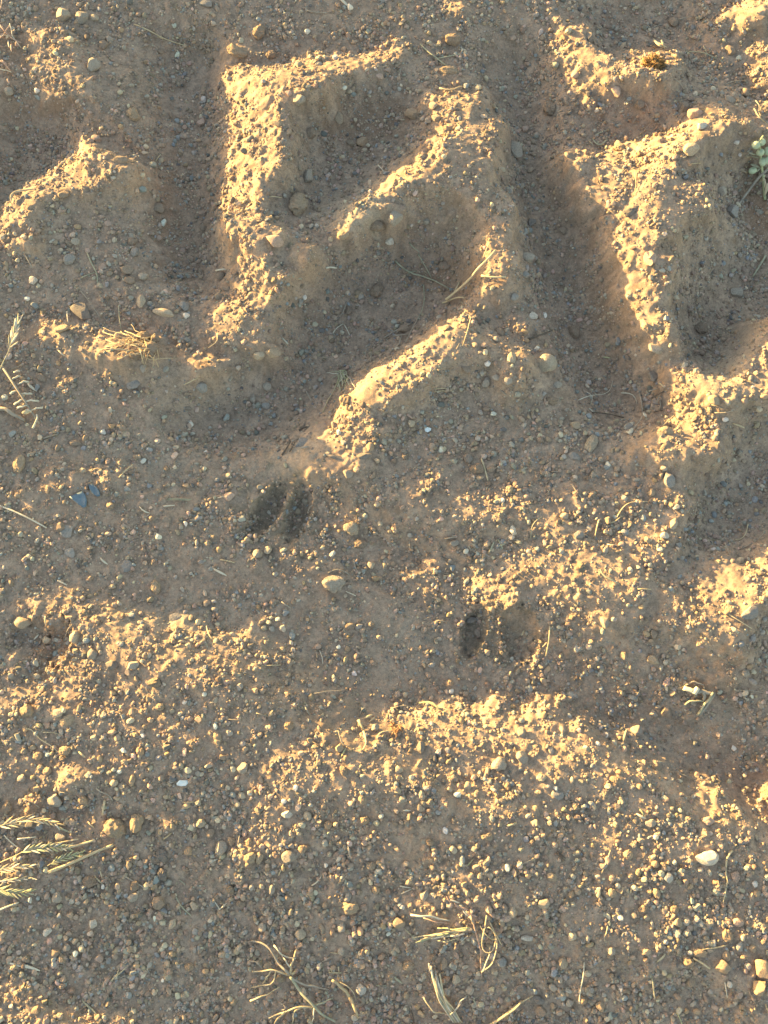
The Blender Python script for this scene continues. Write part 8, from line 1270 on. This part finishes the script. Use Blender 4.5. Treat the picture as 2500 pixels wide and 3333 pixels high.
# cream leaf scrap and brown moss lump, top right
def leaf_scrap(name, label, t, blades, code, cat="leaf", width=18, lift=.004):
    cx = sum(b[0][0] for b in blades) / len(blades)
    cy = sum(b[0][1] for b in blades) / len(blades)
    org = at(t, cx, cy)
    mb = Mesh()
    for b in blades:
        P = resample(raised(t, b, [.002 + lift * (i % 2 + .4) for i in range(len(b))]), .003)
        s = np.linspace(0, 1, len(P))
        mb.add(*tube_arrays(P, width * unit(t, *b[0]) * .5 * PROFILE['leaf'](s), 8, .25, rng.uniform(-.5, .5)))
    o = mb.build(name, M_PL[code], origin=org)
    o.location = org
    tag(o, label, cat)
leaf_scrap("dry_leaf", "cream torn leaf standing up behind the brown moss lump", (2, 0), [[(932, 245), (965, 285), (1000, 305)], [(985, 250), (990, 275), (1005, 310)], [(940, 262), (975, 280), (1018, 300)]], 'S', width=24, lift=.010)
anchor("the cream torn leaf", (2, 0), 970, 275)
t = (2, 0)
org = at(t, 925, 420)
u = unit(t, 925, 420)
v, f = ICO[3]
v = v * (1 + .16 * waves(v, rng, 6) + .12 * waves(v, rng, 15))[:, None]
o = mesh_obj("moss_lump", v * np.array([64 * u, 58 * u, 30 * u]), f, M_MOSS)
o.location = org + np.array([0, 0, 8 * u])
tag(o, "orange brown crumbly moss lump on the sunlit upper right crest", "moss")
fr = Mesh()
for k in range(120):
    d = rng.standard_normal(3)
    d[2] = abs(d[2])
    d /= np.linalg.norm(d)
    p = d * np.array([58, 52, 28]) * u
    fr.add(*tube_arrays(np.array([p, p + d * u * rng.uniform(8, 20) + rng.standard_normal(3) * u * 3, p + d * u * rng.uniform(16, 30) + rng.standard_normal(3) * u * 5]), [u * 3, u * 3, u], 4))
fr.build("moss_frond", M_MOSS, o)
anchor("the orange brown moss lump", t, 925, 420)

# blue grey shards on the left
def shard(label, t, outline, mat, thick, name="shard", cat="shard", lift=.0035, cup=.0025):
    P = np.array([at(t, x, y, lift) for x, y in outline])
    c = P.mean(0)
    P[:, 2] = .35 * P[:, 2] + .65 * c[2]
    org = c.copy()
    n = len(P)
    rings = []
    for k in (1.0, .66, .33):
        q = c + (P - c) * k
        q[:, 2] -= cup * (1 - k * k)
        rings.append(q)
    top = np.concatenate(rings + [(c - (0, 0, cup))[None]])
    V = np.concatenate([top, top - (0, 0, thick)])
    m = len(top)
    F = []
    for b, flip in ((0, 0), (m, 1)):
        for k in range(2):
            for i in range(n):
                q = (b + k * n + i, b + k * n + (i + 1) % n, b + (k + 1) * n + (i + 1) % n, b + (k + 1) * n + i)
                F.append(q[::-1] if flip else q)
        for i in range(n):
            q = (b + 2 * n + i, b + 2 * n + (i + 1) % n, b + m - 1)
            F.append(q[::-1] if flip else q)
    for i in range(n):
        F.append((i, m + i, m + (i + 1) % n, (i + 1) % n))
    o = mesh_obj(name, V - org, F, mat, smooth=True)
    o.location = org
    keepclear.append((org[0], org[1], max(np.ptp(P[:, 0]), np.ptp(P[:, 1])) * .52))
    tag(o, label, cat)
    return o
shard("wide pointed blue grey shard, left of the two by the left edge", (0, 1), [(440, 1535), (470, 1520), (520, 1498), (540, 1520), (550, 1560), (548, 1598), (528, 1606), (490, 1578), (460, 1555)], M_BLUE, .0014)
shard("narrow blue grey shard with a bright rim, right of the two", (0, 1), [(562, 1460), (585, 1452), (612, 1472), (632, 1505), (634, 1530), (615, 1535), (585, 1512), (568, 1485)], M_BLUE, .0014)
anchor("the two blue grey shards", (0, 1), 545, 1530)
shard("flat pale blue flake lying on the dirt above the tan clod pair", (0, 3), [(1122, 128), (1140, 110), (1190, 112), (1196, 128), (1180, 146), (1150, 148), (1125, 142)], M_FLAKE, .001, "flake", "flake", .0025, .0008)
shard("tiny icy white flake in the shaded hollow right of the bright ridge", (1, 1), [(1088, 1105), (1105, 1092), (1130, 1100), (1128, 1114), (1108, 1126), (1092, 1120)], M_FLAKE, .001, "flake", "flake", .0028, .0008)
anchor("the icy white flake", (1, 1), 1110, 1108)
anchor("the pale blue flake", (0, 3), 1160, 128)

# white bony sprig on the right
def bony_sprig():
    t = (2, 2)
    org = at(t, 1215, 1165)
    root = empty("bony_sprig", org)
    tag(root, "broken dry sprig with white knobbly end and two straight grey stalks", "dry plant")
    stem(root, org, raised(t, [(1122, 1128), (1160, 1142), (1190, 1155)], [.006, .008, .008]), .0042, .0046, 'W', "white_stub")
    stem(root, org, raised(t, [(1188, 1165), (1205, 1140), (1215, 1128)], [.008, .009, .009]), .005, .0045, 'W', "white_stub")
    stem(root, org, raised(t, [(1138, 1112), (1165, 1095), (1190, 1088), (1250, 1112)], [.005, .007, .007, .006]), .0014, .0011, 'K', "stem")
    stem(root, org, raised(t, [(1200, 1155), (1250, 1152), (1310, 1168)], [.007, .007, .006]), .0035, .0026, 'K', "stem")
    stem(root, org, raised(t, [(1245, 1155), (1260, 1185), (1248, 1212)], [.007, .006, .004]), .0034, .0026, 'K', "stem")
    stem(root, org, raised(t, [(1212, 1302), (1260, 1235), (1312, 1160)], [.002, .006, .010]), .0024, .0024, 'G', "stalk")
    stem(root, org, raised(t, [(1222, 1306), (1272, 1240), (1318, 1172)], [.002, .005, .008]), .0022, .0022, 'K', "stalk")
    stem(root, org, raised(t, [(1130, 1238), (1150, 1220), (1190, 1210), (1252, 1216)], [.002, .005, .006, .005]), .0018, .0014, 'G', "stem")
    anchor("the white knobbly sprig", t, 1215, 1170)
bony_sprig()

# rust brown rotted root at the centre
t = (1, 2)
B = []
for k in range(16):
    x0, y0 = rr.uniform(870, 960), rr.uniform(1345, 1405)
    B.append(([(x0, y0), (x0 + rr.uniform(-20, 20), y0 + rr.uniform(0, 30)), (x0 + rr.uniform(-35, 35), y0 + rr.uniform(10, 55))], rr.uniform(9, 16), 'R'))
dry_tuft("rotted_root", "rust brown crumbling root poking out of the sunlit crest", "root", t, 915, 1380, B, 'R', 8, 14, .006, "root_strand")
anchor("the rust brown crumbling root", t, 915, 1380)

# dry plants along the bottom
def dry_plant(name, label, t, org_px, stems, cat="dry plant", lift=.012):
    org = at(t, *org_px)
    root = empty(name, org)
    tag(root, label, cat)
    for nm, code, w0, w1, pts in stems:
        u = unit(t, *pts[0])
        k = len(pts)
        if nm == "spikelet":
            spindle(root, org, at(t, *pts[0], .007), at(t, *pts[-1], .006), w0 * u * .5, code)
            continue
        l = [.002 + lift * math.sin(math.pi * (.25 + .7 * i / (k - 1))) * (.5 + .5 * ((i * 7 + int(pts[0][0])) % 3) / 2) for i in range(k)]
        stem(root, org, raised(t, pts, l), w0 * u * .5, w1 * u * .5, code, nm)
    return root
dry_plant("spreading_plant", "spreading dry plant with a blue green stem and pale forking branches", (1, 3), (235, 1350), [
    ("branch", 'K', 22, 14, [(232, 1350), (200, 1312), (165, 1282), (125, 1210), (75, 1150), (-10, 1130)]), ("branch", 'W', 14, 9, [(130, 1160), (165, 1195), (185, 1232), (270, 1242)]),
    ("branch", 'S', 18, 11, [(236, 1345), (238, 1300), (250, 1250), (276, 1178)]), ("branch", 'S', 16, 10, [(228, 1352), (160, 1325), (100, 1316), (-10, 1328)]),
    ("branch", 'S', 13, 9, [(110, 1318), (90, 1360), (58, 1402)]), ("branch", 'S', 13, 9, [(140, 1330), (128, 1392), (90, 1412), (-10, 1426)]), ("branch", 'K', 12, 8, [(60, 1310), (20, 1265), (-30, 1255)]),
    ("branch", 'K', 19, 10, [(248, 1372), (300, 1400), (360, 1418), (480, 1440)]), ("stem", 'G', 26, 18, [(236, 1360), (275, 1415), (320, 1482), (390, 1560), (440, 1600), (520, 1645)]),
    ("branch", 'S', 18, 10, [(375, 1550), (300, 1552), (240, 1566), (160, 1595), (98, 1622)]), ("branch", 'S', 13, 10, [(300, 1555), (258, 1580), (248, 1655)]), ("branch", 'W', 12, 9, [(385, 1560), (384, 1600), (374, 1645)]),
    ("branch", 'G', 16, 9, [(392, 1545), (440, 1522), (505, 1496)]), ("branch", 'S', 15, 8, [(-20, 1512), (40, 1490), (90, 1470), (165, 1425)]), ("branch", 'T', 16, 9, [(200, 1585), (150, 1625), (130, 1665)]),
    ("branch", 'W', 11, 7, [(235, 1300), (205, 1262), (180, 1222)]), ("leaf", 'S', 22, 6, [(245, 1345), (262, 1330), (270, 1310)]), ("branch", 'K', 10, 7, [(180, 1570), (215, 1555), (165, 1520)])])
anchor("the spreading dry plant", (1, 3), 230, 1360)
dry_plant("broken_stalk", "split tan stalk with frayed ends, right of the spreading dry plant", (1, 3), (610, 1480), [
    ("stalk", 'T', 20, 30, [(500, 1382), (550, 1412), (590, 1458), (618, 1500)]), ("stalk", 'T', 30, 16, [(612, 1490), (640, 1545), (655, 1590), (664, 1622)]),
    ("fibre", 'S', 9, 6, [(540, 1390), (590, 1415), (630, 1448), (652, 1505)]), ("fibre", 'K', 12, 7, [(668, 1620), (690, 1600), (722, 1572)]), ("fibre", 'K', 10, 7, [(720, 1580), (728, 1635)]),
    ("fibre", 'D', 7, 5, [(535, 1360), (548, 1385), (540, 1410)]), ("fibre", 'K', 9, 6, [(640, 1600), (690, 1605), (720, 1590)])])
anchor("the split tan stalk", (1, 3), 610, 1490)
sp = [("stalk", 'W', 18, 12, [(1000, 966), (1060, 972), (1120, 976), (1245, 1002)]), ("stalk", 'P', 10, 6, [(1080, 985), (1150, 1010), (1245, 1022)]),
      ("stem", 'P', 13, 11, [(1388, 985), (1405, 1040), (1422, 1100), (1438, 1190), (1445, 1270), (1452, 1368)]), ("stem", 'K', 22, 14, [(1378, 975), (1392, 1000), (1400, 1030)])]
for k in range(6):
    sp.append(("spikelet", 'PWP'[k % 3], 22, 0, [(1225 + 26 * k, 848 + 22 * k), (1262 + 28 * k + (k % 2) * 22, 895 + 22 * k - (k % 2) * 26)]))
for k in range(9):
    sp.append(("spikelet", 'LWGS'[k % 4], 22, 0, [(1370 - 30 * k, 1052 + 5 * k + (k % 3) * 9), (1270 - 30 * k, 1062 + 7 * k + (k % 3) * 12)]))
sp += [("stalk", 'L', 15, 9, [(1372, 1050), (1290, 1058), (1170, 1050)]), ("stalk", 'S', 16, 10, [(1360, 1062), (1180, 1085), (1012, 1112)]), ("stalk", 'W', 13, 8, [(1340, 1085), (1250, 1105), (1168, 1106)]),
       ("stalk", 'G', 9, 6, [(1300, 1110), (1240, 1140), (1170, 1130)]), ("stalk", 'W', 9, 6, [(1362, 1100), (1320, 1135)])]
dry_plant("fallen_grass", "fallen grass stem with pink spikelets above and a greenish head below", (1, 3), (1388, 990), sp, lift=.010)
anchor("the fallen grass with pink spikelets", (1, 3), 1300, 980)
dry_plant("looped_stems", "thin pale stems curled into two loops on the sunlit gravel edge", (1, 3), (1500, 1090), [
    ("loop", 'S', 11, 9, [(1482, 970), (1470, 1040), (1452, 1110), (1450, 1170), (1478, 1208), (1515, 1205), (1540, 1150), (1535, 1085), (1500, 1010)]),
    ("loop", 'S', 10, 8, [(1455, 1060), (1490, 1040), (1530, 1070), (1550, 1110), (1575, 1155)]),
    ("loop", 'S', 11, 9, [(1448, 1330), (1490, 1300), (1528, 1260), (1550, 1190), (1545, 1110), (1510, 1050), (1480, 1045)]),
    ("loop", 'W', 11, 8, [(1452, 1330), (1470, 1300), (1495, 1230), (1505, 1160)]), ("loop", 'S', 9, 8, [(1440, 1035), (1470, 1085), (1500, 1120), (1545, 1120)])], lift=.016)
anchor("the looped pale stems", (1, 3), 1510, 1110)
st = []
for k in range(7):
    st.append(("stalk", 'WGSK'[k % 4], 17, 11, [(1128 + 9 * k, 1290 + 8 * k + (k % 3) * 30), (1140 + 9 * k, 1380 + 6 * k), (1165 + 9 * k, 1470 + 4 * k), (1210 + 9 * k, 1560), (1270 + 9 * k, 1650)]))
st += [("stalk", 'S', 12, 9, [(1080, 1488), (1110, 1540), (1150, 1592), (1222, 1590)]), ("stalk", 'W', 10, 8, [(1350, 1490), (1310, 1520), (1285, 1560), (1270, 1610)]), ("stalk", 'K', 9, 7, [(1250, 1600), (1300, 1560), (1325, 1510)]),
       ("stalk", 'W', 12, 8, [(1115, 1275), (1130, 1350), (1150, 1400)])]
dry_plant("stalk_bundle", "bundle of pale dry stalks rising from the bottom edge", (1, 3), (1200, 1500), st, lift=.010)
anchor("the bundle of pale stalks", (1, 3), 1200, 1490)
mb = Mesh()
add_line(mb, (1, 3), [(1440, 1672), (1500, 1640), (1580, 1590), (1659, 1540), (1700, 1505)], 19, 'twig', .004, .004)
org = at((1, 3), 1560, 1600)
o = mb.build("twig", M_PL['T'], origin=org)
o.location = org
tag(o, "long tan twig slanting out of the bottom edge, right of the stalk bundle", "twig")

# pinkish sprigs at the upper left edge
dry_plant("pink_sprig", "dry pinkish sprig with bare side twigs at the upper left edge", (0, 0), (60, 240), [
    ("stem", 'P', 14, 9, [(-20, 130), (20, 185), (60, 232), (100, 258), (135, 272)]), ("twig", 'W', 8, 5, [(62, 150), (70, 195), (85, 240), (132, 302)]), ("twig", 'P', 8, 5, [(0, 240), (30, 215), (62, 150)]),
    ("twig", 'W', 7, 5, [(-10, 232), (40, 222), (70, 235)]), ("spikelet", 'P', 22, 0, [(70, 280), (74, 330)]), ("spikelet", 'W', 16, 0, [(50, 255), (58, 305)]), ("twig", 'P', 9, 6, [(0, 60), (15, 20), (5, -10)])], lift=.012)
dry_plant("pink_sprig", "second dry pinkish sprig at the left edge, lower and scrappier", (0, 0), (30, 430), [
    ("stem", 'P', 12, 8, [(-20, 370), (25, 400), (70, 455)]), ("twig", 'W', 9, 6, [(-10, 438), (40, 445), (75, 460)]), ("spikelet", 'P', 18, 0, [(10, 380), (45, 410)]), ("spikelet", 'P', 24, 0, [(45, 500), (62, 530)]), ("twig", 'P', 8, 6, [(0, 290), (20, 300)])], lift=.010)
anchor("the pinkish sprigs at the left edge", (0, 0), 50, 330)
# dry sprig in the upper right corner pit
dry_plant("dry_sprig", "thin dry sprig at the right edge, on the lit bank above the seed pods", (2, 0), (1620, 720), [
    ("stem", 'T', 10, 6, [(1570, 690), (1600, 740), (1640, 780), (1670, 800)]), ("twig", 'S', 8, 5, [(1600, 700), (1610, 740)]), ("twig", 'T', 8, 5, [(1650, 640), (1610, 690), (1600, 735)])])
# leaf crumbs near the furrow ends
leaf_scrap("dry_leaf", "crumpled whitish leaf among the litter at the right furrow's end", (2, 1), [[(745, 1100), (770, 1078), (800, 1075)], [(760, 1120), (785, 1128), (800, 1100)]], 'W', width=30, lift=.003)
anchor("the litter heap at the right furrow's end", (2, 1), 930, 920)
for ph, t, x, y in (("the left double hoof print", (1, 2), 175, 20), ("the right double hoof print", (1, 2), 1520, 770), ("the hoof print at the left edge", (0, 2), 270, 850),
                    ("the rusty pit stone", (1, 0), 1005, 730)):
    anchor(ph, t, x, y)

build_gravel()
# ------------------------------------------------------------------ labels: look first, then what each thing lies beside
HAND = [  # tile, x, y, label, phrase others may point from
    ((2, 3), 1265, 600, "largest pale oval stone, smooth and lit on its left face", "the largest pale oval stone"),
    ((0, 3), 735, 420, "broad flat tan clod, left of the touching clod pair", "the tan clod pair"),
    ((0, 3), 870, 375, "tall sunlit tan clod, right of the touching clod pair", None),
    ((0, 1), 525, 360, "big dark grey stone with a dusty lit top, left furrow mouth", "the big dark stone"),
    ((0, 1), 900, 300, "smooth pale cream stone standing upright beside a brown pebble", "the upright cream stone"),
    ((0, 1), 1045, 370, "long cream shard of stone lying flat, right of the upright cream stone", None),
    ((0, 1), 125, 1330, "tall tan clod on the left, above the two blue grey shards", "the tall tan clod on the left"),
    ((2, 0), 1195, 730, "large pinkish white stone on the sunlit crest, upper right", "the pinkish white stone"),
    ((1, 0), 285, 1310, "round tan clod standing in the furrow with a lit left rim", "the round furrow clod"),
    ((1, 0), 1005, 730, "rusty brown blocky stone deep in the shaded pit", None),
    ((1, 0), 140, 1535, "pink slanting stone at the foot of the lit block", "the pink slanting stone"),
    ((1, 0), 905, 1390, "upright grey slab set in the front of the ridge", "the upright grey slab"),
    ((0, 0), 1280, 783, "salmon pink pebble alone in the left furrow", "the salmon pink pebble"),
    ((0, 0), 405, 110, "grey block of stone at the top left, left of a matching one", "the grey blocks at the top left"),
    ((0, 0), 528, 115, "grey block of stone at the top left, right of a matching one", None),
    ((2, 1), 240, 695, "large pale stone with a lit corner, right of the middle ridge", "the large pale stone"),
    ((2, 1), 535, 1200, "bright yellow clod standing out in the shade below the right furrow", "the bright yellow clod"),
    ((2, 1), 1455, 240, "grey rounded stone alone in the shaded hollow at the right", "the lone grey stone at the right"),
    ((2, 1), 920, 780, "round dark grey stone in the end of the right furrow", None),
    ((2, 1), 905, 30, "tall pinkish white stone on the brightest lit slope", "the tall pinkish white stone"),
    ((1, 2), 510, 470, "broad half buried grey lump with a curved root above it", "the half buried grey lump"),
    ((1, 2), 620, 120, "yellow topped lump at the right rim of the left hoof print", "the yellow topped lump"),
    ((1, 2), 1380, 695, "dark slate pebble inside the right hoof print", None),
    ((1, 2), 1425, 780, "brown pebble sunk in the deepest part of the right hoof print", None),
    ((1, 3), 215, 325, "brightest white stone, on the lit gravel left of centre", "the brightest white stone"),
    ((1, 3), 685, 1430, "angular whitish stone beside the split tan stalk", "the angular whitish stone"),
    ((1, 3), 615, 915, "jagged tan clod with a lit left side, lower middle", "the jagged tan clod"),
    ((2, 3), 1020, 730, "angular white stone left of the crooked pale twig", "the angular white stone"),
    ((2, 3), 320, 205, "flat bluish grey disc of stone below a long white pebble", "the flat bluish disc"),
    ((2, 3), 1615, 1300, "largest orange brown stone at the lower right edge", "the orange stones at the right edge"),
    ((0, 2), 155, 715, "big tan clod on the rim of the left edge hoof print", None),
    ((0, 2), 990, 490, "upright tan clod lit on its face, alone in the shade", "the lone upright tan clod"),
    ((0, 3), 590, 1018, "round milky white stone near a smooth bare patch of dirt", "the round milky white stone"),
    ((2, 2), 1545, 650, "slanted bluish grey slab casting shade on the lit right bank", "the slanted bluish slab"),
    ((2, 2), 815, 1400, "angular grey stone beside the curled straw leaf", "the angular grey stone"),
    ((0, 3), 350, 235, "grey flat topped stone above the fallen seed heads", None),
]
done = set()
for t, x, y, lab, ph in HAND:
    px, py = src(t, x, y)
    k = min(range(len(named)), key=lambda i: (named[i][6] - px) ** 2 + (named[i][7] - py) ** 2 if i not in done else 1e12)
    if (named[k][6] - px) ** 2 + (named[k][7] - py) ** 2 > 9: continue
    done.add(k)
    tag(named[k][0], lab, "clod" if named[k][3] else "stone")
    if ph: anchors.append((ph, px, py))
anchors.append(("the crooked pale twig", *src((2, 3), 1385, 720)))
anchors.append(("the forked grey twig in the furrow", *src((1, 1), 1080, 140)))
anchors.append(("the straw beside the right hoof print", *src((2, 2), 255, 840)))
anchors.append(("the branching pale root", *src((0, 2), 280, 1470)))
anchors.append(("the thin twig in the left furrow", *src((0, 0), 1030, 240)))
HAND_LITTER = [((2, 3), 1390, 640, "crooked bleached twig right of the largest pale oval stone"), ((1, 1), 990, 122, "forked grey green twig lying in the middle furrow"),
               ((2, 2), 255, 850, "pale upright straw on the right rim of the right hoof print"), ((0, 2), 270, 1462, "pale branching root winding over the dirt below the left edge print"),
               ((0, 0), 1040, 265, "thin pale forked twig across the left furrow"), ((2, 3), 472, 1370, "pale straw standing over orange clods near the bottom edge"),
               ((1, 2), 702, 1400, "curled pale straw on the sunlit crest at the centre"), ((0, 1), 100, 1640, "long whitish straw reaching in from the left edge")]

def where(px, py):
    """the nearest landmark, the direction from it and a word for the distance"""
    d = [(math.hypot(px - a[1], py - a[2]), a) for a in anchors]
    dist, a = min(d, key=lambda q: q[0])
    dx, dy = px - a[1], py - a[2]
    ang = math.degrees(math.atan2(-dy, dx)) % 360
    w8 = ("right of", "above and right of", "above", "above and left of", "left of", "below and left of", "below", "below and right of")[int((ang + 22.5) // 45) % 8]
    return w8, a[0], dist

def settle(items, cat_of):
    """items: (object, plain description, px, py, size); same wording is told apart by size and then by nearness to the landmark"""
    groups = {}
    for it in items:
        w8, ph, dist = where(it[2], it[3])
        groups.setdefault((it[1], w8, ph), []).append((dist, it))
    for (desc, w8, ph), ms in groups.items():
        ms.sort(key=lambda q: q[0])
        n = len(ms)
        for i, (dist, it) in enumerate(ms):
            if n == 1: lab = "%s %s %s" % (desc, w8, ph)
            elif n == 2: lab = "%s %s %s, %s of the two" % (desc, w8, ph, "nearer" if i == 0 else "farther")
            else:
                o = ("nearest", "second nearest", "third nearest", "fourth nearest", "fifth nearest", "sixth nearest", "seventh nearest", "eighth nearest", "ninth nearest")[min(i, 8)] if i < n - 1 else "farthest"
                lab = "%s %s %s, %s of %s" % (desc, w8, ph, o, ("three", "four", "five", "six", "seven", "eight", "nine", "ten")[min(n - 3, 7)])
            if len(lab.split()) > 16: lab = lab.rsplit(" of ", 1)[0]
            tag(it[0], lab, cat_of(it))
items = []
for k, (o, kind, code, clod, a, b, px, py) in enumerate(named):
    o["group"] = "soil clods on the dirt" if clod else "loose stones on the dirt"
    if k in done: continue
    r_ = max(a, b) / min(a, b)
    shape = "long " if r_ > 1.55 else ("big " if a * b > 1300 else ("small " if a * b < 520 else ""))
    items.append((o, "%s%s %s" % (shape, CW[code][1], "clod" if clod else ("pebble" if max(a, b) < 34 else "stone")), px, py, a * b))
settle(items, lambda it: "clod" if "clod" in it[1] else "stone")
items = []
for o, kind, code, bent, ln, nb, px, py in litter:
    o["group"] = {"straw": "loose straws", "twig": "loose twigs", "root": "loose roots", "leaf": "loose dry leaves"}[kind]
    h = [q for q in HAND_LITTER if math.hypot(src(q[0], q[1], q[2])[0] - px, src(q[0], q[1], q[2])[1] - py) < 45]
    if h:
        HAND_LITTER.remove(h[0])
        tag(o, h[0][3], kind)
        continue
    shape = "forked " if nb > 1 else ("curved " if bent else ("short " if ln < 70 else ("long " if ln > 150 else "straight ")))
    items.append((o, "%s%s %s" % (shape, PC[code][0], kind), px, py, ln))
settle(items, lambda it: it[1].split()[-1])
